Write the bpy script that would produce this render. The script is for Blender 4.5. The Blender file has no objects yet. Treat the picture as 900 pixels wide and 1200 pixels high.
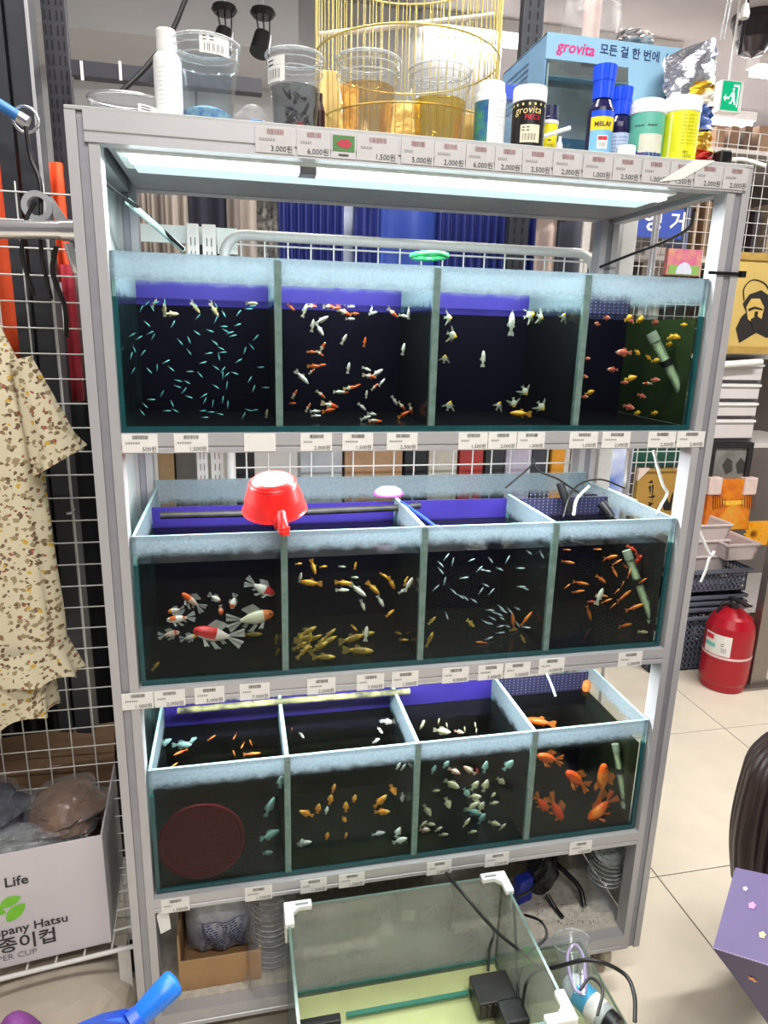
import bpy, math, random
from mathutils import Vector, Matrix, Euler
random.seed(7)
S = bpy.context.scene
COL = S.collection
# ------------------------------------------------------------------ camera, world, exposure
CAM = Vector((0.2125, -1.3061, 1.6845)); FPX = 802.7
ROT = (math.radians(75.399), math.radians(-1.442), math.radians(-12.021))
cd = bpy.data.cameras.new('camera'); cam = bpy.data.objects.new('camera', cd); COL.objects.link(cam)
cam.location = CAM; cam.rotation_euler = ROT
cd.sensor_fit = 'HORIZONTAL'; cd.sensor_width = 36.0; cd.lens = FPX / 900 * 36.0
cd.clip_start = 0.05; cd.clip_end = 60
S.camera = cam
RM = Euler(ROT, 'XYZ').to_matrix()
def ray(px, py): return RM @ Vector(((px - 450) / FPX, -(py - 600) / FPX, -1.0))
def at(px, py, y): v = ray(px, py); return CAM + v * ((y - CAM.y) / v.y)
def atz(px, py, z): v = ray(px, py); return CAM + v * ((z - CAM.z) / v.z)
def mpp(p): return ((RM.transposed() @ (Vector(p) - CAM)).z * -1) / FPX     # metres per pixel at a point
S.view_settings.view_transform = 'Standard'; S.view_settings.look = 'None'
S.view_settings.gamma = 1.0; S.view_settings.use_curve_mapping = False
S.view_settings.exposure = 0.3
S.cycles.transparent_max_bounces = 48; S.cycles.max_bounces = 10; S.cycles.volume_bounces = 0
S.cycles.caustics_reflective = False; S.cycles.caustics_refractive = False
w = bpy.data.worlds.new('world'); S.world = w; w.use_nodes = True
w.node_tree.nodes['Background'].inputs[0].default_value = (0.9, 0.95, 1.0, 1)
w.node_tree.nodes['Background'].inputs[1].default_value = 0.25
def area(name, loc, sx, sy, power, col=(1, .97, .93), rot=(0, 0, 0)):
    l = bpy.data.lights.new(name, 'AREA'); l.shape = 'RECTANGLE'; l.size = sx; l.size_y = sy; l.energy = power; l.color = col
    o = bpy.data.objects.new(name, l); COL.objects.link(o); o.location = loc; o.rotation_euler = rot; return o
CEIL = 3.4
LIGHT_ROWS = [(-2.4, 0.6), (-1.2, 0.6), (0.2, 0.4), (0.2, 2.9), (2.92, 2.07), (2.92, 4.2), (4.1, 1.2), (3.9, 3.4)]   # y, x centre of the ceiling tubes
for y, x in LIGHT_ROWS:
    area('ceiling_tube_light', (x, y, CEIL - 0.115), 1.5, 0.1, 42 if y < 0 else (34 if x < 1 and y < 1 else 66))
area('rack_lamp_light', (0.55, 0.065, 1.953), 1.0, 0.09, 13, (0.93, 1.0, 1.0))
area('shelf_lamp_light', (0.59, 0.10, 1.452), 1.05, 0.05, 10, (0.95, 1.0, 1.0))
area('shelf_lamp_light', (0.59, 0.10, 0.937), 1.05, 0.05, 8.5, (0.95, 1.0, 1.0))
# ------------------------------------------------------------------ materials
def lin(c):
    def f(v):
        v /= 255.0
        return v / 12.92 if v <= 0.04045 else ((v + 0.055) / 1.055) ** 2.4
    return tuple(f(v) for v in c) + (1.0,)
MATS = {}
def newmat(name):
    m = bpy.data.materials.new(name); m.use_nodes = True; nt = m.node_tree; nt.nodes.clear()
    return m, nt, nt.nodes, nt.links
def pm(name, c, rough=0.5, metal=0.0, var=0.08, scale=40.0, bump=0.0, spec=0.5, emit=None, trans=0.0, c2=None, stretch=None, alpha=None):
    """Principled material whose colour wanders a little with noise."""
    if name in MATS: return MATS[name]
    m, nt, N, L = newmat(name)
    out = N.new('ShaderNodeOutputMaterial'); b = N.new('ShaderNodeBsdfPrincipled')
    tc = N.new('ShaderNodeTexCoord'); no = N.new('ShaderNodeTexNoise'); no.inputs['Scale'].default_value = scale; no.inputs['Detail'].default_value = 4
    if stretch:
        mp = N.new('ShaderNodeMapping'); mp.inputs['Scale'].default_value = stretch
        L.new(tc.outputs['Object'], mp.inputs[0]); L.new(mp.outputs[0], no.inputs['Vector'])
    else: L.new(tc.outputs['Object'], no.inputs['Vector'])
    r = N.new('ShaderNodeValToRGB'); a = lin(c)
    r.color_ramp.elements[0].position = 0.3; r.color_ramp.elements[1].position = 0.7
    if c2: r.color_ramp.elements[0].color = a; r.color_ramp.elements[1].color = lin(c2)
    else:
        r.color_ramp.elements[0].color = tuple(max(0, v * (1 - var)) for v in a[:3]) + (1,)
        r.color_ramp.elements[1].color = tuple(min(1, v * (1 + var)) for v in a[:3]) + (1,)
    L.new(no.outputs['Fac'], r.inputs['Fac']); L.new(r.outputs['Color'], b.inputs['Base Color'])
    b.inputs['Roughness'].default_value = rough; b.inputs['Metallic'].default_value = metal
    b.inputs['Specular IOR Level'].default_value = spec
    if emit: b.inputs['Emission Color'].default_value = lin(c); b.inputs['Emission Strength'].default_value = emit
    if bump:
        bp = N.new('ShaderNodeBump'); bp.inputs['Strength'].default_value = bump; bp.inputs['Distance'].default_value = 0.01
        L.new(no.outputs['Fac'], bp.inputs['Height']); L.new(bp.outputs['Normal'], b.inputs['Normal'])
    if trans:
        t = N.new('ShaderNodeBsdfTranslucent'); L.new(r.outputs['Color'], t.inputs['Color']); mx = N.new('ShaderNodeMixShader'); mx.inputs[0].default_value = trans
        L.new(b.outputs[0], mx.inputs[1]); L.new(t.outputs[0], mx.inputs[2]); last = mx.outputs[0]
    else: last = b.outputs[0]
    if alpha is not None:
        t = N.new('ShaderNodeBsdfTransparent'); mx = N.new('ShaderNodeMixShader'); mx.inputs[0].default_value = alpha
        L.new(t.outputs[0], mx.inputs[1]); L.new(last, mx.inputs[2]); last = mx.outputs[0]
    L.new(last, out.inputs['Surface']); MATS[name] = m; return m
def schlick(N, L, ior, normal=None):
    """mirror share of a thin sheet, the same from both sides"""
    f0 = ((ior - 1) / (ior + 1)) ** 2; lw = N.new('ShaderNodeLayerWeight'); lw.inputs['Blend'].default_value = 0.5
    if normal is not None: L.new(normal, lw.inputs['Normal'])
    p = N.new('ShaderNodeMath'); p.operation = 'POWER'; p.inputs[1].default_value = 4; L.new(lw.outputs['Facing'], p.inputs[0])
    m = N.new('ShaderNodeMath'); m.operation = 'MULTIPLY_ADD'; m.inputs[1].default_value = 0.6; m.inputs[2].default_value = f0; L.new(p.outputs[0], m.inputs[0]); return m
def glass(name, tint, rough=0.03, ior=1.45, haze=0.0, hazecol=(225, 230, 232), bump=0.0, bscale=30, vol=None):
    """Clear sheet: see-through with a Fresnel mirror, optional haze of dust, optional absorbing body."""
    if name in MATS: return MATS[name]
    m, nt, N, L = newmat(name)
    out = N.new('ShaderNodeOutputMaterial'); t = N.new('ShaderNodeBsdfTransparent'); t.inputs[0].default_value = lin(tint)
    g = N.new('ShaderNodeBsdfGlossy'); g.inputs['Roughness'].default_value = rough
    tc = N.new('ShaderNodeTexCoord'); no = N.new('ShaderNodeTexNoise'); no.inputs['Scale'].default_value = bscale; no.inputs['Detail'].default_value = 5
    L.new(tc.outputs['Object'], no.inputs['Vector'])
    if bump:
        bp = N.new('ShaderNodeBump'); bp.inputs['Strength'].default_value = bump; bp.inputs['Distance'].default_value = 0.01
        L.new(no.outputs['Fac'], bp.inputs['Height']); L.new(bp.outputs['Normal'], g.inputs['Normal'])
    fr = schlick(N, L, ior, bp.outputs['Normal'] if vol else None)
    mx = N.new('ShaderNodeMixShader'); L.new(fr.outputs[0], mx.inputs[0]); L.new(t.outputs[0], mx.inputs[1]); L.new(g.outputs[0], mx.inputs[2]); last = mx.outputs[0]
    if haze:
        d = N.new('ShaderNodeBsdfDiffuse'); d.inputs[0].default_value = lin(hazecol); mm = N.new('ShaderNodeMath'); mm.operation = 'MULTIPLY'; mm.inputs[1].default_value = haze * 2
        L.new(no.outputs['Fac'], mm.inputs[0]); m2 = N.new('ShaderNodeMixShader'); L.new(mm.outputs[0], m2.inputs[0]); L.new(last, m2.inputs[1]); L.new(d.outputs[0], m2.inputs[2]); last = m2.outputs[0]
    L.new(last, out.inputs['Surface'])
    if vol:
        va = N.new('ShaderNodeVolumeAbsorption'); va.inputs['Color'].default_value = lin(vol[0]); va.inputs['Density'].default_value = vol[1]
        L.new(va.outputs[0], out.inputs['Volume'])
    MATS[name] = m; return m
def scaled_glass(name, band, tint=(240, 245, 243), top=0.66, low=0.0, col=(168, 186, 198), soft=0.012):
    """Aquarium glass with a crust of dried limescale above the height `band` (object space)."""
    m, nt, N, L = newmat(name)
    out = N.new('ShaderNodeOutputMaterial'); t = N.new('ShaderNodeBsdfTransparent'); t.inputs[0].default_value = lin(tint)
    g = N.new('ShaderNodeBsdfGlossy'); g.inputs['Roughness'].default_value = 0.03
    fr = schlick(N, L, 1.17)
    mx = N.new('ShaderNodeMixShader'); L.new(fr.outputs[0], mx.inputs[0]); L.new(t.outputs[0], mx.inputs[1]); L.new(g.outputs[0], mx.inputs[2])
    tc = N.new('ShaderNodeTexCoord'); sp = N.new('ShaderNodeSeparateXYZ'); L.new(tc.outputs['Object'], sp.inputs[0])
    no = N.new('ShaderNodeTexNoise'); no.inputs['Scale'].default_value = 45; no.inputs['Detail'].default_value = 6; no.inputs['Roughness'].default_value = 0.7
    L.new(tc.outputs['Object'], no.inputs['Vector'])
    n2 = N.new('ShaderNodeTexNoise'); n2.inputs['Scale'].default_value = 160; n2.inputs['Detail'].default_value = 3; L.new(tc.outputs['Object'], n2.inputs['Vector'])
    ms = N.new('ShaderNodeMath'); ms.operation = 'MULTIPLY_ADD'; ms.inputs[1].default_value = 0.03; ms.inputs[2].default_value = -0.015; L.new(no.outputs['Fac'], ms.inputs[0])
    ad = N.new('ShaderNodeMath'); ad.operation = 'ADD'; L.new(sp.outputs['Z'], ad.inputs[0]); L.new(ms.outputs[0], ad.inputs[1])
    mr = N.new('ShaderNodeMapRange'); mr.interpolation_type = 'SMOOTHSTEP'; mr.inputs['From Min'].default_value = band - soft; mr.inputs['From Max'].default_value = band + soft
    mr.inputs['To Min'].default_value = low; mr.inputs['To Max'].default_value = top; L.new(ad.outputs[0], mr.inputs[0])
    sp2 = N.new('ShaderNodeMapRange'); sp2.inputs['From Min'].default_value = 0.35; sp2.inputs['From Max'].default_value = 0.62; sp2.inputs['To Min'].default_value = 0.8; sp2.inputs['To Max'].default_value = 1.0
    L.new(n2.outputs['Fac'], sp2.inputs[0])
    mu = N.new('ShaderNodeMath'); mu.operation = 'MULTIPLY'; L.new(mr.outputs[0], mu.inputs[0]); L.new(sp2.outputs[0], mu.inputs[1])
    d = N.new('ShaderNodeBsdfDiffuse'); tr = N.new('ShaderNodeBsdfTranslucent'); d.inputs[0].default_value = lin(col); tr.inputs[0].default_value = lin(col)
    m2 = N.new('ShaderNodeMixShader'); m2.inputs[0].default_value = 0.5; L.new(d.outputs[0], m2.inputs[1]); L.new(tr.outputs[0], m2.inputs[2])
    m3 = N.new('ShaderNodeMixShader'); L.new(mu.outputs[0], m3.inputs[0]); L.new(mx.outputs[0], m3.inputs[1]); L.new(m2.outputs[0], m3.inputs[2])
    L.new(m3.outputs[0], out.inputs['Surface']); return m
def emis(name, c, s):
    m, nt, N, L = newmat(name); out = N.new('ShaderNodeOutputMaterial'); e = N.new('ShaderNodeEmission'); e.inputs[0].default_value = lin(c); e.inputs[1].default_value = s
    L.new(e.outputs[0], out.inputs['Surface']); return m
ALU = pm('aluminium', (180, 179, 182), 0.45, 0.25, 0.025, 12)
ALU2 = pm('aluminium_groove', (150, 150, 158), 0.5, 0.4, 0.05, 30)
ALUB = pm('aluminium_bright', (214, 214, 214), 0.35, 0.3, 0.05, 25)
WHITE = pm('white_plastic', (228, 228, 226), 0.4, 0, 0.03, 30)
WPANEL = pm('white_side_board', (214, 226, 224), 0.5, 0, 0.05, 12)
BLACK = pm('black_plastic', (22, 22, 24), 0.35, 0, 0.2, 60)
RUBBER = pm('black_rubber', (16, 16, 18), 0.55, 0, 0.2, 80)
TEAL = pm('teal_glass_edge', (18, 70, 74), 0.3, 0, 0.2, 30)
SILI = pm('silicone_seam', (128, 150, 146), 0.35, 0, 0.18, 60, 0.2, c2=(96, 124, 112), alpha=0.75)
SHELF = pm('shelf_board', (172, 174, 172), 0.6, 0, 0.08, 22)
DGREY = pm('dark_grey_metal', (62, 64, 70), 0.4, 0.3, 0.1, 30)
DGREY2 = pm('slotted_steel_dark', (52, 52, 60), 0.45, 0.3, 0.1, 30)
CHROME = pm('chrome', (228, 228, 232), 0.2, 0.85, 0.04, 20)
WIREW = pm('white_wire', (222, 222, 218), 0.35, 0, 0.04, 60)
PAPER = pm('label_paper', (226, 224, 220), 0.55, 0, 0.03, 60)
PAPERG = pm('strip_paper', (190, 188, 188), 0.3, 0, 0.04, 60)
INK = pm('print_ink', (52, 50, 52), 0.6, 0, 0.1, 60)
INKR = pm('print_red', (140, 92, 92), 0.6, 0, 0.1, 60)
CARD = pm('cardboard', (168, 132, 92), 0.8, 0, 0.08, 14, 0.05)
CARDD = pm('cardboard_brown', (128, 98, 72), 0.8, 0, 0.1, 14, 0.05)
# ------------------------------------------------------------------ mesh builder
TCACHE = {}
def text2d(body):
    if body in TCACHE: return TCACHE[body]
    c = bpy.data.curves.new('t', 'FONT'); c.body = body.lstrip('*'); c.offset = 0.018 if body[0] == '*' else 0.0; c.size = 1.0; c.resolution_u = 2; c.align_x = 'LEFT'
    o = bpy.data.objects.new('t', c); me = bpy.data.meshes.new_from_object(o)
    vs = [(v.co.x, v.co.y) for v in me.vertices]; fs = [tuple(p.vertices) for p in me.polygons]
    bpy.data.objects.remove(o); bpy.data.curves.remove(c); bpy.data.meshes.remove(me)
    TCACHE[body] = (vs, fs); return vs, fs
class MB:
    def __init__(s): s.v = []; s.f = []; s.m = []; s.sm = []
    def add(s, vs, fs, mi=0, smooth=False):
        b = len(s.v); s.v += [Vector(v) for v in vs]
        for f in fs: s.f.append(tuple(i + b for i in f)); s.m.append(mi); s.sm.append(smooth)
        return s
    def box(s, a, b, mi=0, M=None):
        x0, y0, z0 = a; x1, y1, z1 = b
        v = [Vector(p) for p in ((x0, y0, z0), (x1, y0, z0), (x1, y1, z0), (x0, y1, z0), (x0, y0, z1), (x1, y0, z1), (x1, y1, z1), (x0, y1, z1))]
        if M: v = [M @ p for p in v]
        return s.add(v, [(0, 3, 2, 1), (4, 5, 6, 7), (0, 1, 5, 4), (1, 2, 6, 5), (2, 3, 7, 6), (3, 0, 4, 7)], mi)
    def prism(s, pts, d, mi=0, smooth=False):
        """extrude a planar polygon (list of 3-D points) by vector d"""
        n = len(pts); d = Vector(d); v = [Vector(p) for p in pts]; v += [p + d for p in v]
        return s.add(v, [tuple(range(n - 1, -1, -1)), tuple(range(n, 2 * n))] + [(i, (i + 1) % n, n + (i + 1) % n, n + i) for i in range(n)], mi, smooth)
    def tube(s, pts, r, n=8, mi=0, caps=True, closed=False):
        pts = [Vector(p) for p in pts]; rs = r if isinstance(r, (list, tuple)) else [r] * len(pts); k = len(pts); rings = []
        up = Vector((0, 0, 1)); prev = None
        for i, p in enumerate(pts):
            if closed: t = pts[(i + 1) % k] - pts[i - 1]
            else: t = pts[min(i + 1, k - 1)] - pts[max(i - 1, 0)]
            t = t.normalized() if t.length > 1e-9 else Vector((0, 0, 1))
            if prev is None:
                a = t.cross(up if abs(t.z) < 0.9 else Vector((1, 0, 0))).normalized()
            else:
                a = prev - t * prev.dot(t)
                a = a.normalized() if a.length > 1e-6 else t.cross(Vector((1, 0, 0))).normalized()
            prev = a; b = t.cross(a)
            rings.append([p + (a * math.cos(2 * math.pi * j / n) + b * math.sin(2 * math.pi * j / n)) * rs[i] for j in range(n)])
        vs = [v for rg in rings for v in rg]; fs = []
        for i in range(k if closed else k - 1):
            i2 = (i + 1) % k
            for j in range(n): fs.append((i * n + j, i * n + (j + 1) % n, i2 * n + (j + 1) % n, i2 * n + j))
        s.add(vs, fs, mi, True)
        if caps and not closed:
            s.add(rings[0], [tuple(range(n - 1, -1, -1))], mi); s.add(rings[-1], [tuple(range(n))], mi)
        return s
    def lathe(s, prof, c=(0, 0, 0), n=24, mi=0, M=None, smooth=True, capb=True, capt=True):
        """prof: list of (r, z)[, mi]"""
        c = Vector(c); k = len(prof); vs = []
        for q in prof:
            for j in range(n):
                a = 2 * math.pi * j / n; p = Vector((q[0] * math.cos(a), q[0] * math.sin(a), q[1])); vs.append((M @ p if M else p) + c)
        for i in range(k - 1):
            mm = prof[i][2] if len(prof[i]) > 2 else mi
            fs = [(i * n + j, i * n + (j + 1) % n, (i + 1) * n + (j + 1) % n, (i + 1) * n + j) for j in range(n)]
            used = sorted({x for f in fs for x in f}); mp = {x: q for q, x in enumerate(used)}
            s.add([vs[x] for x in used], [tuple(mp[x] for x in f) for f in fs], mm, smooth)
        if capb and prof[0][0] > 1e-5: s.add(vs[:n], [tuple(range(n - 1, -1, -1))], prof[0][2] if len(prof[0]) > 2 else mi)
        if capt and prof[-1][0] > 1e-5: s.add(vs[-n:], [tuple(range(n))], prof[-2][2] if len(prof[-2]) > 2 else mi)
        return s
    def sheet(s, nu, nv, fn, mi=0, smooth=True, thick=0.0):
        vs = [Vector(fn(i / (nu - 1), j / (nv - 1))) for j in range(nv) for i in range(nu)]
        fs = [(j * nu + i, j * nu + i + 1, (j + 1) * nu + i + 1, (j + 1) * nu + i) for j in range(nv - 1) for i in range(nu - 1)]
        return s.add(vs, fs, mi, smooth)
    def text(s, body, o, R, U, size, mi=0, align='c', shear=0.0, lift=0.0008):
        vs, fs = text2d(body)
        if not vs: return s
        R = Vector(R).normalized(); U = Vector(U).normalized(); Nn = R.cross(U); o = Vector(o)
        x0 = min(v[0] for v in vs); x1 = max(v[0] for v in vs)
        sh = {'c': (x0 + x1) / 2, 'l': x0, 'r': x1}[align]
        return s.add([o + R * ((x - sh + shear * y) * size) + U * (y * size) + Nn * lift for x, y in vs], fs, mi)
    def textw(s, body, o, R, U, width, mi=0, align='c', shear=0.0, lift=0.0008):
        vs, fs = text2d(body); wd = max(v[0] for v in vs) - min(v[0] for v in vs)
        return s.text(body, o, R, U, width / wd, mi, align, shear, lift)
    def rect(s, o, R, U, w_, h_, mi=0, lift=0.0008):
        R = Vector(R).normalized(); U = Vector(U).normalized(); Nn = R.cross(U); o = Vector(o) + Nn * lift
        return s.add([o, o + R * w_, o + R * w_ + U * h_, o + U * h_], [(0, 1, 2, 3)], mi)
    def build(s, name, mats, parent=None, bevel=0.0, weld=True):
        loc = parent_world(parent) if parent else Vector((0, 0, 0))
        me = bpy.data.meshes.new(name); me.from_pydata([tuple(v - loc) for v in s.v], [], s.f)
        mats = mats if isinstance(mats, (list, tuple)) else [mats]
        for m in mats: me.materials.append(m)
        me.polygons.foreach_set('material_index', s.m); me.polygons.foreach_set('use_smooth', s.sm); me.update()
        o = bpy.data.objects.new(name, me); COL.objects.link(o)
        if parent: o.parent = parent
        if bevel:
            bv = o.modifiers.new('bevel', 'BEVEL'); bv.width = bevel; bv.segments = 2; bv.limit_method = 'ANGLE'
        return o
def parent_world(p):
    v = Vector((0, 0, 0))
    while p: v += p.location; p = p.parent
    return v
def tag(o, label=None, cat=None, group=None, kind=None):
    if label: o['label'] = label
    if cat: o['category'] = cat
    if group: o['group'] = group
    if kind: o['kind'] = kind
    return o
def empty(name, loc, label=None, cat=None, group=None, kind=None):
    o = bpy.data.objects.new(name, None); COL.objects.link(o); o.location = loc; o.empty_display_size = 0.05
    return tag(o, label, cat, group, kind)
def copy_of(o, parent, loc):
    c = o.copy(); COL.objects.link(c); c.parent = parent; c.location = loc; return c
def recenter(o):
    """put the origin of a single-mesh thing at the base of its geometry"""
    vs = o.data.vertices; n = len(vs); xs = [v.co for v in vs]
    c = Vector(((min(v.x for v in xs) + max(v.x for v in xs)) / 2, (min(v.y for v in xs) + max(v.y for v in xs)) / 2, min(v.z for v in xs)))
    o.data.transform(Matrix.Translation(-c)); o.location = o.location + c; return o
def curve(pts, n=24):
    """smooth Catmull-Rom through the points"""
    P = [Vector(p) for p in pts]; P = [P[0] * 2 - P[1]] + P + [P[-1] * 2 - P[-2]]; out = []
    for i in range(1, len(P) - 2):
        for k in range(n):
            t = k / n; a, b, c, d = P[i - 1:i + 3]
            out.append(0.5 * ((2 * b) + (c - a) * t + (2 * a - 5 * b + 4 * c - d) * t * t + (3 * b - a - 3 * c + d) * t ** 3))
    out.append(P[-2]); return out
X, Y, Z = Vector((1, 0, 0)), Vector((0, 1, 0)), Vector((0, 0, 1))
# ------------------------------------------------------------------ the room
FLOORM = pm('floor_tile', (222, 212, 194), 0.28, 0, 0.05, 7)
GROUT = pm('grout', (120, 112, 102), 0.8)
CEILM = pm('ceiling_paint', (150, 146, 146), 0.8, 0, 0.05, 3)
WALLM = pm('wall_paint', (168, 168, 172), 0.8, 0, 0.05, 2)
fl = MB().box((-2.6, -3.6, -0.12), (5.2, 4.6, -0.003)).build('floor', GROUT); tag(fl, kind='structure')
tx, ty = 0.82, 0.735; tile = None
for i in range(-5, 5):
    for j in range(-5, 6):
        x0, y0 = 1.51 + i * tx, 0.315 + j * ty
        if x0 < -2.6 or x0 + tx > 5.2 or y0 < -3.6 or y0 + ty > 4.6: continue
        if tile is None:
            tile = MB().box((0.0022, 0.0022, -0.02), (tx - 0.0022, ty - 0.0022, 0)).build('floor_tile', FLOORM, fl, bevel=0.0012); tile.location = (x0, y0, 0)
        else: copy_of(tile, fl, (x0, y0, 0))
tag(MB().box((-2.6, -3.6, CEIL), (5.2, 4.6, CEIL + 0.1)).build('ceiling', CEILM), kind='structure')
tag(MB().box((-2.7, -3.6, 0), (-2.6, 4.6, CEIL)).build('wall_left', WALLM), kind='structure')
tag(MB().box((5.2, -3.6, 0), (5.3, 4.6, CEIL)).build('wall_right', WALLM), kind='structure')
tag(MB().box((-2.6, 4.6, 0), (5.2, 4.7, CEIL)).build('wall_back', WALLM), kind='structure')
tag(MB().box((-2.6, -3.7, 0), (5.2, -3.6, CEIL)).build('wall_front', pm('wall_front_paint', (92, 90, 96), 0.85, 0, 0.1, 3)), kind='structure')
# partition wall behind the aisle (upper left of the photo) and the dropped beam on the right
pw = MB().box((-2.2, 2.9, 0), (1.75, 2.98, CEIL)).build('trim_1', pm('pale_wall', (212, 213, 216), 0.75, 0, 0.03, 2)); tag(pw, kind='structure')
for x in (-1.55, -0.75, 0.05, 0.85, 1.65):
    MB().box((x, 2.893, 0), (x + 0.012, 2.9, CEIL)).build('wall_joint', pm('joint_grey', (140, 142, 146), 0.7), pw)
tag(MB().box((-2.2, 2.35, 2.95), (0.55, 2.9, CEIL)).build('trim_2', pm('soffit_white', (214, 214, 216), 0.6, 0, 0.03, 3)), kind='structure')
tag(MB().box((1.9, 3.0, 2.34), (5.2, 3.3, 2.52)).build('trim_3', pm('beam_pale', (206, 196, 192), 0.7, 0, 0.03, 3)), kind='structure')
TUBE = emis('lit_tube', (255, 252, 246), 7.0)
lamp_labels = {4: 'lit ceiling tube lamp shining behind the gold birdcage'}
for i, (y, x) in enumerate(LIGHT_ROWS):
    o = empty('ceiling_light', (x, y, CEIL), lamp_labels.get(i, 'white ceiling strip light %s' % ('behind the viewer, farthest back', 'behind the viewer, near the rack', 'straight above the rack', 'overhead between the rack and the shop shelving', '', 'over the shop shelving at far right', 'far behind the rack, left one by the back wall', 'far behind the rack, right one by the back wall')[i]), 'ceiling light', 'ceiling strip lights')
    MB().box((x - 0.8, y - 0.06, CEIL - 0.06), (x + 0.8, y + 0.06, CEIL)).build('housing', WHITE, o)
    MB().box((x - 0.78, y - 0.045, CEIL - 0.10), (x + 0.78, y + 0.045, CEIL - 0.06)).build('diffuser', TUBE, o)
# ------------------------------------------------------------------ the display rack
XL, XR, YF, YB = -0.040, 1.222, -0.015, 0.470      # outer faces
PW, PD = 0.050, 0.040
TOPZ = 2.017
rack = empty('display_rack', (0.6, 0.2, 0.0), 'tall grey aluminium rack on casters holding three rows of fish tanks', 'display rack')
def post(x0, y0, y1):
    mb = MB(); x1 = x0 + PW
    prof = [(x0, y0), (x0 + 0.017, y0), (x0 + 0.017, y0 + 0.006), (x1 - 0.017, y0 + 0.006), (x1 - 0.017, y0), (x1, y0), (x1, y1), (x0, y1)]
    mb.prism([(x, y, 0.124) for x, y in prof], (0, 0, TOPZ - 0.124 - 0.001))
    o = mb.build('post', ALU, rack)
    MB().box((x0 + 0.018, y0 + 0.003, 0.126), (x1 - 0.018, y0 + 0.0065, TOPZ - 0.008)).build('groove_strip', ALU2, o)
    return o
for x0 in (XL, XR - PW): post(x0, YF, YF + PD)
for x0 in (XL, 1.15): post(x0, YB - PD, YB)
def hbeam(name, z0, z1, x0=XL + PW, x1=XR - PW, y0=YF, y1=YF + 0.03):
    mb = MB(); h = z1 - z0
    prof = [(y0, z0), (y0, z0 + h * .22), (y0 + .0025, z0 + h * .26), (y0 + .0025, z0 + h * .34), (y0, z0 + h * .38), (y0, z1), (y1, z1), (y1, z0)]
    mb.prism([(x0, y, z) for y, z in prof][::-1], (x1 - x0, 0, 0)); return mb.build(name, ALU, rack)
hbeam('top_rail', 1.971, TOPZ, x0=XL + 0.028, x1=XR - 0.02, y0=YF - 0.003)
hbeam('back_rail', 1.981, TOPZ, y0=YB - PD, y1=YB, x1=1.15)
for x0 in (XL + 0.006, XR - PW + 0.006):
    MB().box((x0, YF + PD, 1.974), (x0 + 0.03, YB - PD, TOPZ - 0.002)).build('side_rail', ALU, rack)
MB().box((XL, YF, TOPZ), (XR, YB, TOPZ + 0.006)).build('top_board', SHELF, rack, bevel=0.001)
MB().box((XL + PW, YF + 0.03, 1.983), (XR - PW, YB - PD, 1.988)).build('top_ceiling_board', pm('grey_sheet', (140, 140, 144), .5, .2), rack)
BEAMS = [(1.463, 1.499), (0.955, 0.991), (0.453, 0.4885)]
for z0, z1 in BEAMS:
    hbeam('shelf_rail', z0, z1)
    hbeam('back_rail', z0, z1, y0=YB - PD, y1=YB, x1=1.15)
    for x0 in (XL + 0.006, XR - PW + 0.006): MB().box((x0, YF + PD, z0), (x0 + 0.03, YB - PD, z1)).build('side_rail', ALU, rack)
    MB().box((XL + 0.036, YF + 0.03, z1 - 0.014), (XR - 0.044, YB - PD, z1)).build('shelf_board', SHELF, rack)
hbeam('base_rail', 0.124, 0.168)
hbeam('base_back_rail', 0.124, 0.168, y0=YB - PD, y1=YB, x1=1.15)
for x0 in (XL + 0.006, XR - PW + 0.006): MB().box((x0, YF + PD, 0.124), (x0 + 0.03, YB - PD, 0.168)).build('side_rail', ALU, rack)
MB().box((XL + 0.036, YF + 0.03, 0.155), (XR - 0.044, YB - PD, 0.170)).build('base_board', pm('base_board', (186, 180, 168), 0.7, 0, 0.2, 60), rack)
for z0, z1 in ((1.499, 1.971), (0.991, 1.463), (0.4885, 0.955), (0.170, 0.453)):
    MB().box((XL + 0.002, YF + PD, z0), (XL + 0.007, YB - PD, z1)).build('side_board', WPANEL, rack)
MB().box((XR - PW + 0.036, YF + PD, 0.170), (XR - PW + 0.042, YB - PD, 0.453)).build('side_board', pm('grey_side_board', (170, 166, 160), 0.6), rack)
for x in (0.03, 1.165):
    for y in (0.06, 0.40):
        o = MB().box((x - 0.025, y - 0.02, 0.112), (x + 0.025, y + 0.02, 0.124)).box((x - 0.022, y - 0.005, 0.03), (x - 0.018, y + 0.03, 0.112)).box((x + 0.018, y - 0.005, 0.03), (x + 0.022, y + 0.03, 0.112)).build('caster', ALU, rack)
        M = Matrix.Translation((x, y + 0.012, 0.043)) @ Matrix.Rotation(math.pi / 2, 4, 'Y')
        MB().lathe([(0.012, -0.016), (0.034, -0.016), (0.043, -0.011), (0.043, 0.011), (0.034, 0.016), (0.012, 0.016)], n=20, M=M).build('wheel', pm('wheel_rubber', (190, 180, 160), 0.6), o)
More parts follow.
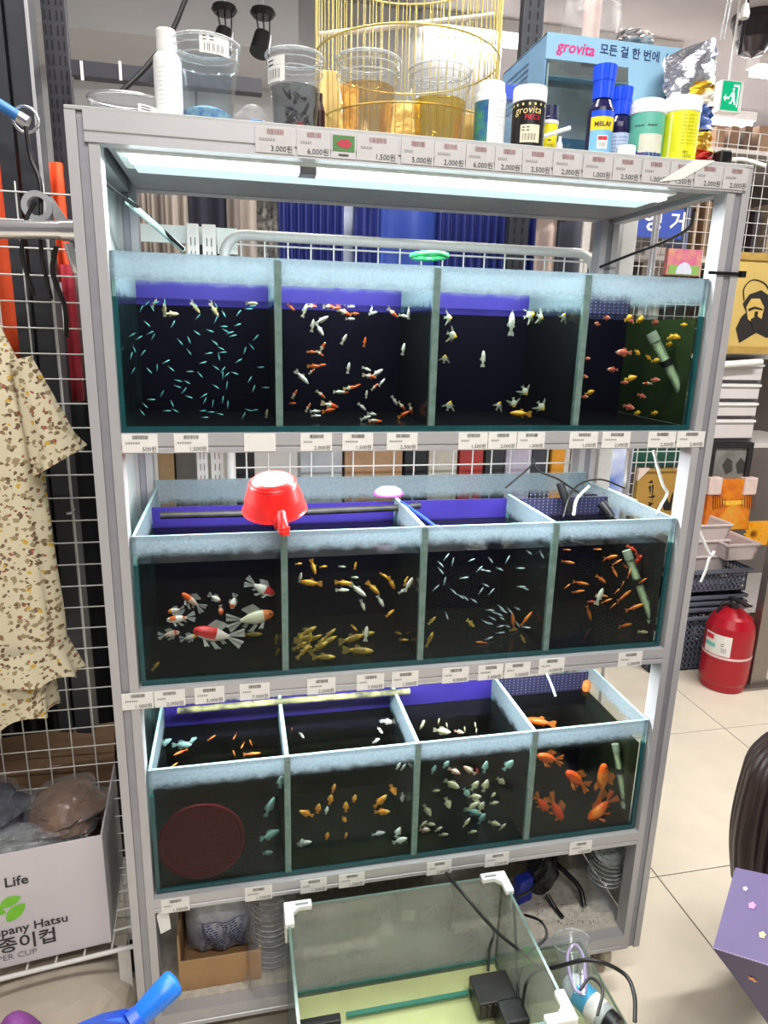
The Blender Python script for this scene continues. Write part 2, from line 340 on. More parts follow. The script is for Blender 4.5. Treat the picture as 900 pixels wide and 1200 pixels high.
# price labels: paper, barcode, a smudged name line and the price, all printed flat on one card
def label(px0, px1, zc, h, price, y=YF, mat=PAPER, photo=False, red=False):
    a = at(px0, 0, y); cz = zc
    def xat(px):      # x on the face of the rail at this pixel column and height
        lo = at(px, 0, y); hi = at(px, 1200, y); t = (cz - lo.z) / (hi.z - lo.z); return lo.x + (hi.x - lo.x) * t
    x0, x1 = xat(px0), xat(px1); w_ = x1 - x0; mb = MB()
    mb.box((x0, y - 0.0016, zc - h / 2), (x1, y - 0.0002, zc + h / 2)); o = Vector((x0, y - 0.0016, zc - h / 2))
    if photo:
        mb.rect(o + X * w_ * .06 + Z * h * .28, X, Z, w_ * .88, h * .62, 3); el = [(o + X * w_ * (.5 + .3 * math.cos(a_)) + Z * h * (.58 + .17 * math.sin(a_) * (1 + .4 * math.cos(a_)))) - Y * .0012 for a_ in [k * math.pi / 6 for k in range(12)]]
        mb.add(el, [tuple(range(12))], 4); mb.rect(o + X * w_ * .3 + Z * h * .1, X, Z, w_ * .4, h * .07, 1)
    elif price is not None:
        rnd = random.Random(int(px0)); bx = .30
        while bx < .72:
            bw = rnd.choice((.008, .014, .02)); mb.rect(o + X * w_ * bx + Z * h * .72, X, Z, w_ * bw, h * .2, 2 if red else 1); bx += bw + rnd.choice((.01, .016))
        bx = .1
        for k in range(rnd.choice((4, 5, 6))):
            mb.rect(o + X * w_ * bx + Z * h * .47, X, Z, w_ * .05, h * .09, 5); bx += .07
        mb.text(price, o + X * w_ * .94 + Z * h * .08, X, Z, h * .3, 1, 'r')
    return mb.build('price_label', [mat, INK, INKR, pm('photo_green', (70, 120, 60), .4), pm('photo_fish_red', (170, 40, 60), .4), pm('print_faint', (150, 148, 148), .6)], rack)
zt = 1.995
tp = [(299, 345, '3,000원'), (348, 387, '6,000원'), (418, 466, '1,500원'), (470, 508, '5,000원'), (509, 545, '2,000원'), (546, 579, '6,000원'), (580, 611, '2,000원'), (612, 646, '2,500원'), (648, 681, '2,000원'),
      (683, 717, '1,000원'), (718, 750, '2,500원'), (752, 783, '1,000원'), (785, 812, '1,500원'), (814, 846, '2,000원'), (847, 876, '2,000원')]
for a, b, p in tp: label(a, b, zt, 0.040, p, YF - 0.003, PAPERG, red=True)
label(388, 417, zt, 0.040, '', YF - 0.003, PAPERG, photo=True)
for a, b, p in [(143, 185, '500원'), (204, 244, '1,500원'), (286, 323, None), (352, 389, '2,000원'), (401, 437, '1,500원'), (453, 489, '2,500원'), (537, 571, '1,500원'), (572, 605, '2,000원'), (606, 638, '1,000원'), (667, 700, '1,000원'), (705, 738, '2,000원'), (759, 791, '2,500원'), (793, 825, '2,000원')]:
    label(a, b, 1.482, 0.034, p)
for a, b, p in [(143, 180, '1,000원'), (181, 217, '2,000원'), (228, 263, '3,000원'), (281, 316, '7,000원'), (360, 393, '2,000원'), (418, 450, '7,000원'), (459, 490, '1,500원'), (518, 549, '4,000원'), (560, 589, '3,000원'), (591, 621, '3,000원'), (631, 661, '4,000원'), (724, 752, '5,000원')]:
    label(a, b, 0.968 if a < 600 else 0.972, 0.036, p)
for a, b, p in [(189, 222, '1,500원'), (287, 319, '1,500원'), (352, 383, '1,500원'), (397, 427, '1,500원'), (500, 529, '2,000원'), (568, 596, '2,000원'), (667, 693, '3,000원')]:
    label(a, b, 0.468, 0.036, p)
# torn strip of white tape stuck slantwise over the top labels
q = [at(772, 213, YF - 0.006), at(800, 210, YF - 0.006), at(838, 188, YF - 0.006), at(815, 187, YF - 0.006)]
MB().prism(q, (0, 0.001, 0)).build('tape_strip', PAPER, rack)
# black cable tie round the right post
zt_ = at(860, 321, YF).z
MB().box((XR - PW - 0.02, YF - 0.004, zt_ - 0.003), (XR + 0.004, YF - 0.001, zt_ + 0.003)).box((XR, YF - 0.004, zt_ - 0.006), (XR + 0.016, YF + 0.008, zt_ + 0.006)).build('cable_tie', BLACK, rack)
# lamp under the top board
lf = empty('tube_lamp', (0.55, 0.07, 1.974), 'bright white twin strip lamp under the rack top, above the highest tanks', 'lamp')
MB().box((0.03, 0.014, 1.965), (1.08, 0.135, 1.9825)).build('housing', pm('lamp_housing', (226, 234, 232), 0.4), lf, bevel=0.002)
LEDM = emis('led_strip', (236, 252, 255), 4.5)
LEDS = emis('led_cover', (214, 240, 242), 0.95)
MB().box((0.05, 0.016, 1.955), (1.06, 0.044, 1.966)).build('led_tube', LEDM, lf)
for y0 in (0.050, 0.090): MB().box((0.05, y0, 1.957), (1.06, y0 + 0.036, 1.966)).build('diffuser', LEDS, lf, bevel=.003)
MB().box((0.335, 0.0151, 1.953), (0.365, 0.047, 1.968)).build('clip', ALU2, lf)
for zz, nm in ((1.463, 'slim white strip lamp hidden under the shelf over the middle tanks'), (0.948, 'slim white strip lamp hidden under the shelf over the lowest tanks')):
    o = empty('strip_lamp', (0.59, 0.10, zz), nm, 'lamp')
    MB().box((0.05, 0.07, zz - 0.009), (1.13, 0.13, zz)).build('housing', WHITE, o)
# ------------------------------------------------------------------ the three rows of tanks
BLUE = pm('blue_partition', (46, 36, 116), 0.35, 0, 0.12, 8)
MESHB = pm('dark_mesh_partition', (34, 34, 62), 0.6, 0, 0.3, 300)
BEDB = pm('black_tank_bed', (13, 13, 14), 0.9, 0, 0.4, 60, spec=.1)
DIV = [[.2934, .591, .901], [.299, .588, .881], [.300, .593, .876]]
X01 = [(0.010, 1.168), (0.014, 1.168), (0.014, 1.168)]
Z0 = [1.504, 0.996, 0.4935]; TH = [.3055, .306, .3035]; WL = [.231, .249, .240]; BAND = [.262, .272, .263]
YP = 0.274
VOL = [((110, 108, 150), 2.0), ((106, 104, 130), 1.8), ((124, 126, 116), 1.5)]

tag_t = ['top-row aquarium split in four with pale limescale band, above the red dipper', 'middle-row aquarium split in four, with the red dipper resting on it', 'lowest rack aquarium split in four, holding orange goldfish at its right end']
TANKS = []
DIVG = None
for r in range(3):
    x0, x1 = X01[r]; z0 = Z0[r] - 0.0; H = TH[r]; wl = WL[r]; g = 0.006
    zb = z0 - 0.004
    A = empty('aquarium', ((x0 + x1) / 2, 0.2, zb), tag_t[r], 'aquarium', 'rack aquariums'); TANKS.append(A)
    SG = scaled_glass('limescale_glass', BAND[r] + 0.004)
    SG2 = scaled_glass('limescale_divider', wl + 0.012, tint=(170, 195, 195), top=0.72, low=0.03, col=(160, 176, 186))
    EM = [SG, TEAL]
    def pane(name, a, b, mats, edge=None):
        mb = MB(); mb.box(a, b)
        if edge:
            dims = [b[i] - a[i] for i in range(3)]; th = dims.index(min(dims))
            for k, f in enumerate(mb.f):
                n = (mb.v[f[1]] - mb.v[f[0]]).cross(mb.v[f[2]] - mb.v[f[1]]); ax = max(range(3), key=lambda i: abs(n[i]))
                if ax != th: mb.m[k] = 1
        return mb.build(name, mats, A)
    TOPE = pm('glass_rim', (150, 188, 186), 0.25, 0, 0.15, 40)
    pane('front_pane', (x0, 0, z0), (x1, g, z0 + H), [SG, TOPE], True)
    pane('back_pane', (x0, .418, z0), (x1, .424, z0 + H + .02), [SG, TOPE], True)
    for xx in (x0, x1 - g): pane('side_pane', (xx, g, z0), (xx + g, .418, z0 + H), [SG2 if xx == x0 else SG, TOPE], True)
    pane('bottom_pane', (x0, 0, zb), (x1, .424, z0), [BEDB])
    xs = [x0 + g] + DIV[r] + [x1 - g]
    for d in DIV[r]:
        pane('divider', (d - .004, g, z0), (d + .004, YP, z0 + H - .002), [SG2, TOPE], True)
        MB().box((d - .0065, -.0006, z0 + .004), (d + .0065, .010, z0 + H - .004)).build('silicone_seam', SILI, A)
    for i in range(4):
        a, b = xs[i] + (.004 if i else 0), xs[i + 1] - .004
        tallb = H - ((.030 if r == 0 else .013) if i < 3 else .016)
        pb = MB().box((a, YP, z0), (b, YP + .006, z0 + tallb)).build('partition', BLUE if i < 3 else MESHB, A)
        MB().box((a, g, z0 + .0005), (b, YP, z0 + .004)).build('tank_bed', BEDB, A)
        MB().box((a, YP - .0025, z0 + .004), (b, YP - .0005, z0 + wl - .004)).build('painted_depth_dark', pm('painted_depth_dark_%d' % r, (16, 13, 26) if r < 2 else (17, 17, 15), 0.9, 0, 0.3, 14, spec=.1), A)  # dark sheet paints in the underwater darkness that refraction would give
        if i == 3:
            mb = MB()
            for k in range(int((b - a) / .012)):
                for j in range(7): mb.rect((a + .006 + k * .012, YP, z0 + wl + .002 + j * .008), X, Z, .0035, .0035, 0)
            s = mb.build('mesh_hole', pm('mesh_light', (96, 96, 140), .6), A); tag(s, kind='stuff')
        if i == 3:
            MB().box((b - .0022, g + .002, z0 + .005), (b - .0012, YP - .004, z0 + wl - .004)).build('painted_reflection', pm('painted_reflection_%d' % r, ((34, 46, 20), (24, 22, 22), (30, 34, 18))[r], .9, 0, .4, 12, spec=.1, stretch=(1, 1, .25)), A)  # algae-tinted sheet paints in the side pane's dark total reflection
        else: MB().box((b - .0022, g + .002, z0 + .005), (b - .0012, YP - .004, z0 + wl - .004)).build('painted_reflection', pm('reflection_black', (15, 15, 17), .9, 0, .3, 12, spec=.1), A)  # near-black sheet paints in the divider's dark underwater reflection
        W = glass('water_%d' % r, (248, 250, 249), 0.03, 1.13, bump=0.25, bscale=14, vol=VOL[r])
        MB().box((a + .0006, g + .0006, z0 + .0045), (b - .0026, YP - .003, z0 + wl)).build('water', W, A)
    # teal lines where the glass is cut
    MB().box((x0, -.0012, zb), (x1, .004, zb + .010)).build('bottom_seam', TEAL, A)
    for xx in (x0, x1 - .008): MB().box((xx, -.0012, zb + .010), (xx + .008, .008, z0 + wl)).build('corner_seam', TEAL, A)
# ------------------------------------------------------------------ fish
EYE = pm('fish_eye', (14, 14, 14), 0.2)
def fish_mesh(name, prof, tail, dorsal, mats, patch=None, belly=None, nr=8):
    """prof: (x, half height, half width, z centre) from nose (x=.5) to tail root; unit length along x.
    mats: body, fin, patch, eye"""
    mb = MB(); vs = []
    for x, h, wd, zc in prof:
        for j in range(nr):
            a = 2 * math.pi * j / nr; vs.append((x, wd * math.cos(a), zc + h * math.sin(a)))
    k = len(prof); fs = []; ms = []
    for i in range(k - 1):
        for j in range(nr):
            fs.append((i * nr + j, (i + 1) * nr + j, (i + 1) * nr + (j + 1) % nr, i * nr + (j + 1) % nr))
            ms.append(2 if patch and patch(i, j, nr) else 0)
    b = len(mb.v); mb.v += [Vector(v) for v in vs]
    for f, m in zip(fs, ms): mb.f.append(f); mb.m.append(m); mb.sm.append(True)
    mb.f.append(tuple(range(nr))); mb.m.append(ms[0]); mb.sm.append(False)
    xr = prof[-1][0]; th = 0.006
    def fin(pts, t=th, y=0, mi=1): mb.prism([(p[0], y - t / 2, p[1]) for p in pts], (0, t, 0), mi)
    for pts in tail: fin(pts)
    for pts in dorsal: fin(pts)
    hx, hh, hw, hz = prof[1]
    for sgn in (-1, 1): mb.lathe([(0.0, -.01), (.018, 0.004), (0, .014)], (hx - .01, sgn * hw * .92, hz + hh * .35), 6, 3, Matrix.Rotation(sgn * -math.pi / 2, 4, 'X'))
    me = bpy.data.meshes.new(name); me.from_pydata([tuple(v) for v in mb.v], [], mb.f)
    for m in mats: me.materials.append(m)
    me.polygons.foreach_set('material_index', mb.m); me.polygons.foreach_set('use_smooth', mb.sm); me.update(); return me
def fm(n, c, r=0.35, **k): return pm('fish_' + n, c, r, 0, k.pop('var', 0.12), 9, spec=.5, **k)
def finm(n, c): return pm('fin_' + n, c, .5, 0, .1, 20, alpha=.62)
SLIM = [(.5, .012, .010, 0), (.42, .05, .035, 0), (.25, .085, .055, 0), (.05, .09, .055, 0), (-.15, .06, .035, 0), (-.28, .03, .016, 0)]
STAIL = [[(-.26, .02), (-.5, .12), (-.44, 0), (-.5, -.12), (-.26, -.02)]]
SDORS = [[(.08, .08), (-.02, .15), (-.06, .075)], [(0, -.085), (-.1, -.14), (-.13, -.06)]]
LIVE = [(.5, .015, .015, .01), (.42, .07, .055, 0), (.25, .12, .085, 0), (.05, .13, .085, -.005), (-.13, .085, .05, 0), (-.25, .05, .02, 0)]
LTAIL = [[(-.23, .05), (-.4, .14), (-.5, .12), (-.46, 0), (-.5, -.12), (-.4, -.14), (-.23, -.05)]]
LDORS = [[(.1, .12), (.0, .22), (-.1, .18), (-.08, .1)], [(-.02, -.11), (-.1, -.18), (-.14, -.07)]]
DEEP = [(.5, .02, .015, .01), (.42, .09, .05, 0), (.25, .18, .075, 0), (.05, .2, .07, 0), (-.13, .13, .045, 0), (-.25, .06, .018, 0)]
DDORS = [[(.2, .17), (.05, .29), (-.16, .24), (-.14, .12)], [(.1, -.18), (-.02, -.27), (-.17, -.2), (-.14, -.11)]]
ANGEL = [(.5, .02, .012, 0), (.4, .12, .04, 0), (.22, .26, .055, 0), (.02, .3, .05, 0), (-.13, .18, .03, 0), (-.22, .07, .014, 0)]
ATAIL = [[(-.2, .06), (-.5, .16), (-.42, 0), (-.5, -.16), (-.2, -.06)]]
ADORS = [[(.15, .27), (-.2, .62), (-.33, .66), (-.1, .2)], [(.12, -.28), (-.2, -.66), (-.34, -.72), (-.1, -.2)], [(.28, -.22), (.12, -.62), (.2, -.25)]]
SLV = fm('silver', (178, 196, 204), .25); KO = dict(o=(232, 98, 30), w=(232, 228, 214), y=(240, 186, 40))
FM = {}
def fdef(k, prof, tail, dors, body, fin, patch=None, pf=None, rough=.35):
    FM[k] = fish_mesh('fish_' + k, prof, tail, dors, [fm(k, body, rough), finm(k, fin), fm(k + '_patch', patch or body, rough), EYE], pf)
stripe = lambda i, j, n: j in (0, 3, 7, 4) and i < 5
top = lambda i, j, n: j in (0, 1, 2, 3) and i in (1, 2)
head = lambda i, j, n: i < 2
mid = lambda i, j, n: i in (2, 3) and j in (0, 1, 2, 3)
fdef('neon', SLIM, STAIL, SDORS, (104, 124, 132), (130, 150, 156), (120, 226, 226), stripe, .2)
fdef('silver', SLIM, STAIL, SDORS, (150, 164, 172), (150, 160, 166), (214, 226, 230), lambda i, j, n: j in (0, 3) and i < 4, .2)
fdef('pale', LIVE, LTAIL, LDORS, (214, 200, 160), (206, 196, 160), (170, 150, 90), mid)
fdef('white', LIVE, LTAIL, LDORS, (236, 232, 216), (226, 222, 206))
fdef('orange', LIVE, LTAIL, LDORS, (226, 92, 26), (232, 140, 60), (238, 196, 130), lambda i, j, n: j in (5, 6) and i > 1)
fdef('koi', LIVE, LTAIL, LDORS, (222, 84, 24), (226, 200, 160), (238, 226, 204), lambda i, j, n: i in (3, 4) or (i == 0))
fdef('gold', LIVE, LTAIL, LDORS, (240, 160, 24), (238, 170, 60), (246, 196, 80), mid)
fdef('yellow', LIVE, LTAIL, LDORS, (206, 168, 62), (196, 170, 90), (150, 120, 50), mid)
fdef('red', LIVE, LTAIL, LDORS, (214, 60, 34), (214, 100, 70))
fdef('swordtail', SLIM, STAIL, SDORS, (234, 110, 34), (232, 130, 50), (242, 150, 60), top)
fdef('cichlid', DEEP, LTAIL, DDORS, (240, 160, 34), (240, 190, 60), (246, 196, 60), mid)
fdef('pink', DEEP, LTAIL, DDORS, (206, 92, 74), (206, 120, 90), (224, 150, 130), head)
fdef('angel', ANGEL, ATAIL, ADORS, (204, 206, 184), (190, 194, 170), (240, 196, 60), head)
fdef('teal', DEEP, LTAIL, DDORS, (148, 190, 186), (150, 190, 186), (200, 216, 206), lambda i, j, n: j in (5, 6))
fdef('cream', DEEP, LTAIL, DDORS, (206, 200, 164), (190, 188, 160), (226, 220, 200), head)
fdef('blush', DEEP, LTAIL, DDORS, (226, 170, 150), (220, 180, 160), (236, 220, 208), mid)
fdef('parrot', DEEP, LTAIL, DDORS, (240, 150, 40), (240, 160, 60), (246, 190, 90), head)
fdef('snow', DEEP, LTAIL, DDORS, (232, 234, 230), (220, 224, 220))
NAMES = {'neon': 'tetra', 'silver': 'tetra', 'pale': 'guppy', 'white': 'guppy', 'orange': 'platy', 'koi': 'guppy', 'gold': 'molly', 'yellow': 'loach', 'red': 'platy', 'swordtail': 'swordtail', 'cichlid': 'cichlid',
         'pink': 'cichlid', 'angel': 'angelfish', 'teal': 'gourami', 'cream': 'gourami', 'blush': 'gourami', 'parrot': 'cichlid', 'snow': 'cichlid'}
def place_fish(kind, p, L, ang, label, group, yaw=None, top_view=False, roll=0.0, name=None):
    o = bpy.data.objects.new(name or (NAMES[kind] + '_fish' if not NAMES[kind].endswith('fish') else NAMES[kind]), FM[kind]); COL.objects.link(o)
    a = math.radians(ang); o.location = p; o.scale = (L, L, L)
    if top_view: o.rotation_euler = (0, 0, a)
    else:
        psi = random.uniform(-.45, .45) if yaw is None else yaw
        if math.cos(a) >= 0: o.rotation_euler = (roll, -math.asin(math.sin(a)), psi)
        else: o.rotation_euler = (roll, -math.asin(math.sin(a)), math.pi + psi)
    return tag(o, label, 'fish', group)
ROWN = ['top', 'middle', 'bottom']; COLN = ['leftmost', 'second', 'third', 'rightmost']
def fish(r, c, ox, oy, sc, data, wording, dlen=30, ymin=.02, ymax=.13, grow=1.0):
    """data: {kind: [(cx, cy, angle, length?), ...]} read off an enlarged view whose corner is (ox, oy) and whose zoom is sc"""
    xs = [X01[r][0] + .006] + DIV[r] + [X01[r][1] - .006]; lo, hi = xs[c] + .006, xs[c + 1] - .006
    for kind, lst in data.items():
        lab = '%s, %s row %s tank' % (wording[kind], ROWN[r], COLN[c])
        grp = '%s fish of the %s row %s tank' % (kind, ROWN[r], COLN[c])
        for k, d in enumerate(lst):
            px, py = ox + d[0] / sc, oy + d[1] / sc; Lp = (d[3] if len(d) > 3 else dlen) / sc * grow
            for t in range(40):
                y = random.uniform(ymin, ymax); p = at(px, py, y); L = max(.012, Lp * mpp(p))
                hx = L * .5 * (abs(math.cos(math.radians(d[2]))) + .25); hz = L * .5 * (abs(math.sin(math.radians(d[2]))) + .3)
                p.x = min(max(p.x, lo + hx), hi - hx); p.z = min(max(p.z, Z0[r] + .006 + hz * .8), Z0[r] + WL[r] - hz * .8)
                p.y = max(p.y, g + L * .22)
                if all((p - q).length > .32 * (L + l2) for q, l2 in TAKEN): break
            TAKEN.append((p.copy(), L)); place_fish(kind, p, L, d[2], lab, grp)
def surf(r, c, ox, oy, sc, data, wording, grow=1.0):
    for kind, lst in data.items():
        lab = '%s, %s row %s tank' % (wording[kind], ROWN[r], COLN[c])
        for d in lst:
            zz = Z0[r] + WL[r] - .028; p = atz(ox + d[0] / sc, oy + d[1] / sc, zz); L = d[3] / sc * mpp(p) * grow
            p.y = min(max(p.y, .02 + L * .3), YP - .02 - L * .3); a = math.radians(d[2]); a = math.degrees(math.atan2(math.sin(a) * 1.8, math.cos(a)))
            TAKEN.append((p.copy(), L)); place_fish(kind, p, L, a, lab, '%s fish near the surface, %s row %s tank' % (kind, ROWN[r], COLN[c]), top_view=True)
TAKEN = []
def N3(l): return [t if len(t) > 3 else t + (34,) for t in l]
fish(0, 0, 120, 320, 4.286, {
 'neon': [(222,155,40),(250,175,-60),(195,180,60),(265,150,20),(312,125,90),(480,220,45),(465,160,-50),(570,160,-60),(755,165,10),(735,180,0),(685,200,50),(610,205,-60),(570,235,60),(355,255,60),(225,255,-45),(240,300,25),(255,320,55),(150,310,30),(475,300,-35),(540,290,-20),(610,268,0),(620,290,-30),(655,315,15),(680,260,20),(770,325,45),(435,335,-65),(390,345,-50),(565,350,-40),(595,378,-25),(605,398,5),(435,395,-55),(535,403,10),(585,420,-80),(750,370,-50),(715,390,70),(685,440,30),(795,473,0),(150,380,-70),(145,415,70),(205,400,50),(155,490,55),(235,490,-50),(275,475,85),(320,445,25),(345,480,-40),(440,495,0),(490,510,-50),(570,475,-35),(605,485,50),(605,515,85),(625,510,40),(665,503,-20),(625,565,80),(740,535,60),(760,580,70),(820,575,0),(380,540,-15),(425,548,-25),(378,570,-20),(410,590,50),(435,622,-20),(510,615,30),(515,640,60),(570,570,-30),(215,665,-40),(200,700,-50),(245,635,0),(350,655,-70),(365,690,-25),(325,692,0),(300,605,60),(505,692,0),(515,725,0),(590,708,-10),(545,698,0),(555,655,80),(630,660,85),(735,688,-15),(765,688,10),(710,715,60),(605,635,80),(185,325,30),(505,450,15),(640,300,20)],
 'pale': [(312,185,90,60),(345,205,0,70),(465,140,-50,60),(560,150,-60,70),(750,152,0,55),(825,705,80,40),(260,125,60,40)]},
 {'neon': 'tiny slim tetra with a glowing turquoise stripe', 'pale': 'pale gold guppy larger than the tetras around it'}, 34, grow=1.15)
fish(0, 1, 325, 330, 4.737, {
 'koi': [(190,138,0,60),(285,140,0,70),(370,170,-20,90),(640,150,-40,70),(250,365,60,60),(235,398,-30,50),(190,500,40,40),(540,585,40,50),(400,590,10,70),(370,615,0,50),(240,625,-40,60),(290,685,-15,100),(170,700,60,50),(690,690,-50,60),(740,705,-70,60),(510,525,-10,75),(95,625,60,50)],
 'orange': [(330,138,5,50),(430,178,0,50),(485,335,80,50),(190,390,0,50),(200,470,0,70),(245,465,10,50),(440,580,20,50),(285,715,10,80),(700,760,30,70),(545,775,0,70),(75,125,-40,50),(85,675,0,34)],
 'white': [(150,135,70,70),(405,207,0,50),(520,145,70,40),(530,175,15,55),(730,140,90,55),(700,190,-10,55),(370,320,60,60),(235,265,-60,75),(195,245,80,65),(245,215,30,80),(700,375,80,62),(395,480,80,58),(135,530,-45,95),(340,612,0,60),(470,695,-40,58),(525,735,-10,60),(210,720,0,58),(215,745,0,50),(490,765,20,60),(550,510,30,80),(580,560,45,55),(495,625,85,42),(650,660,-55,62),(495,485,-20,50),(410,122,0,40),(530,770,0,50)]},
 {'koi': 'orange guppy with a white band', 'orange': 'plain orange platy', 'white': 'creamy white guppy'}, grow=1.1)
fish(0, 2, 505, 330, 4.737, {'angel': [(95,200,0,60),(115,295,-20,70),(545,180,20,66),(605,190,-20,66),(735,195,60,56),(100,690,70,60),(375,690,60,56),(460,670,-80,60),(520,605,-60,62),(610,690,-50,66),(75,430,80,50)],
 'white': [(450,200,90,130),(290,430,90,90)], 'gold': [(500,733,178,130)]},
 {'angel': 'pale angelfish with trailing fins', 'white': 'narrow white fish hanging upright', 'gold': 'lone long yellow fish near the floor'})
fish(0, 3, 670, 330, 5.0, {'cichlid': [(335,185,20,80),(405,182,15,80),(660,252,0,45),(580,325,15,65),(635,322,-15,65),(725,370,0,65),(630,465,10,60),(385,415,-25,60),(450,445,-30,50),(345,565,15,72),(105,650,20,62),(385,768,0,60),(570,770,0,60)],
 'pink': [(150,248,170,50),(205,212,0,60),(350,228,-50,50),(490,238,0,65),(305,415,180,95),(240,515,180,65),(75,555,-15,45),(90,450,0,40),(310,590,0,50),(410,670,-20,58),(335,735,-15,74),(490,575,0,55),(75,675,0,46)], 'koi': [(445,597,180,68)]},
 {'cichlid': 'small yellow-orange cichlid', 'pink': 'dusky pink-red cichlid', 'koi': 'single orange and white fish'})
# the fancy goldfish of the middle row: each its own builder call, with tail, fins and eyes as parts
def goldfish(hx, hy, tx_, ty_, ydep, body, patchc, tailc, label, r, fat=.30, pf=None, name='goldfish', zmin=None):
    h = at(hx, hy, ydep); t = at(tx_, ty_, ydep + .005)
    ax = (h - t); L = ax.length; ax.normalize(); c = (h + t) / 2
    side = Vector((0, 1, 0)); side = (side - ax * side.dot(ax)).normalized(); up = side.cross(ax).normalized() * -1
    if up.z < 0 or (abs(up.z) < .2 and up.x < 0): up = -up; 
    o = empty(name, c, label, 'goldfish', 'goldfish')
    fr = lambda x, y, z: c + ax * (x * L) + side * (y * L) + up * (z * L)
    prof = [(.50, .03, .03), (.47, .085, .075), (.40, .125, .11), (.30, .155, .13), (.18, .175, .135), (.06, .165, .12), (-.05, .12, .085), (-.14, .07, .045), (-.2, .05, .025)]
    mb = MB(); n = 14; vs = [fr(x, fat / .3 * w_ * math.cos(2 * math.pi * j / n), fat / .3 * h_ * math.sin(2 * math.pi * j / n) + (-.01 if x < .3 else 0)) for x, h_, w_ in prof for j in range(n)]
    for i in range(len(prof) - 1):
        for j in range(n):
            mi = 1 if pf and pf(i, j / n) else 0
            mb.f.append((i * n + j, (i + 1) * n + j, (i + 1) * n + (j + 1) % n, i * n + (j + 1) % n)); mb.m.append(mi); mb.sm.append(True)
    mb.v = vs; mb.f.append(tuple(range(n))); mb.m.append(mb.m[0]); mb.sm.append(False)
    b = mb.build('body', [pm('gf_%d_%d_%d' % body, body, .35, 0, .08, 60, .05), pm('gf_%d_%d_%d' % patchc, patchc, .35, 0, .08, 60)], o)
    TM = pm('gftail_%d_%d_%d' % tailc, tailc, .5, 0, .12, 60, alpha=.55)
    def flap(nm, pts, y0, y1, par=o):
        # soft curved fin: a strip fan with a wave
        nu, nv = 9, 5
        def fn(u, v):
            a, bq, cq, dq = pts; p0 = (a[0] * (1 - u) + bq[0] * u, a[1] * (1 - u) + bq[1] * u); p1 = (cq[0] * (1 - u) + dq[0] * u, cq[1] * (1 - u) + dq[1] * u)
            x = p0[0] * (1 - v) + p1[0] * v; z = p0[1] * (1 - v) + p1[1] * v
            return fr(x, y0 * (1 - v) + y1 * v + .018 * math.sin(u * 9 + v * 3) * v, z)
        q = MB().sheet(nu, nv, fn); return q.build(nm, TM, par)
    flap('tail_fin', [(-.17, .04), (-.19, .0), (-.46, .2), (-.5, .03)], 0, .05); flap('tail_fin', [(-.19, .0), (-.17, -.04), (-.5, -.03), (-.44, -.2)], 0, -.05)
    flap('dorsal_fin', [(.26, .15), (-.02, .1), (.12, .3), (-.14, .24)], 0, .01)
    flap('pelvic_fin', [(.14, -.15), (.06, -.14), (.02, -.27), (-.1, -.24)], -.05, -.09); flap('pectoral_fin', [(.3, -.08), (.24, -.1), (.24, -.2), (.14, -.18)], -.11, -.2)
    flap('anal_fin', [(-.02, -.1), (-.1, -.07), (-.12, -.2), (-.2, -.16)], 0, .02)
    for sgn in (-1, 1):
        e = MB(); q = fr(.43, sgn * .10 * fat / .3, .03); e.lathe([(0, -.016 * L), (.02 * L, 0), (0, .016 * L)], q, 8, 0, Matrix.Rotation(math.pi / 2, 4, 'X')); e.build('eye', EYE, o)
    TAKEN.append((c.copy(), L)); return o
WH, RED_, ORG = (236, 228, 220), (206, 40, 44), (232, 96, 34)
def g1(cx, cy): return 150 + cx / 4.737, 640 + cy / 4.737
capf = lambda i, a: i in (1, 2, 3) and .0 <= a <= .5
def gf1(hx, hy, tx2, ty2, *a, **k): h = g1(hx, hy); t = g1(tx2, ty2); return goldfish(h[0], h[1], t[0], t[1], *a, **k)
gf1(812, 268, 650, 190, .045, WH, RED_, (226, 224, 224), 'white goldfish with a round red cap, uppermost in the middle row left tank', 1, .27, capf)
gf1(808, 372, 545, 430, .05, (224, 216, 190), (228, 120, 60), (206, 204, 196), 'large cream goldfish with an orange head, below the red-capped goldfish', 1, .24, lambda i, a: i < 3)
gf1(362, 468, 645, 515, .03, (234, 214, 208), RED_, (224, 218, 214), 'large white goldfish with a wide red head patch and long flowing tail', 1, .25, lambda i, a: i in (1, 2, 3, 4) and .1 <= a <= .5 or i < 2)
gf1(300, 262, 425, 355, .07, (236, 196, 180), ORG, (206, 202, 200), 'slender orange-headed goldfish diving upward left of the small ones, middle row', 1, .2, lambda i, a: i < 4)
gf1(514, 305, 445, 265, .08, WH, ORG, (214, 210, 206), 'small white goldfish with orange face, second from the tank centre, middle row', 1, .3, lambda i, a: i < 2)
gf1(517, 380, 512, 325, .06, (232, 150, 110), ORG, (214, 190, 176), 'tiniest orange and white goldfish seen head on, middle row left tank', 1, .4, lambda i, a: i in (2, 3, 4))
gf1(576, 348, 596, 262, .07, WH, ORG, (210, 208, 204), 'small goldfish pointing down with an orange face, left of the red-capped one', 1, .34, lambda i, a: i in (2, 3))
gf1(222, 365, 315, 345, .1, (230, 214, 200), (238, 150, 30), (200, 198, 196), 'goldfish with a yellow-orange face at the far left of the school', 1, .3, lambda i, a: i < 3)
gf1(215, 412, 375, 388, .055, WH, ORG, (214, 212, 210), 'white goldfish with orange saddle patches above the small pink one', 1, .24, lambda i, a: i in (2, 3, 6) and .0 < a < .5)
gf1(285, 478, 165, 500, .06, (236, 200, 186), (214, 84, 60), (206, 202, 200), 'pale pink goldfish with red cheek, lowest left of the school', 1, .26, lambda i, a: i == 2)
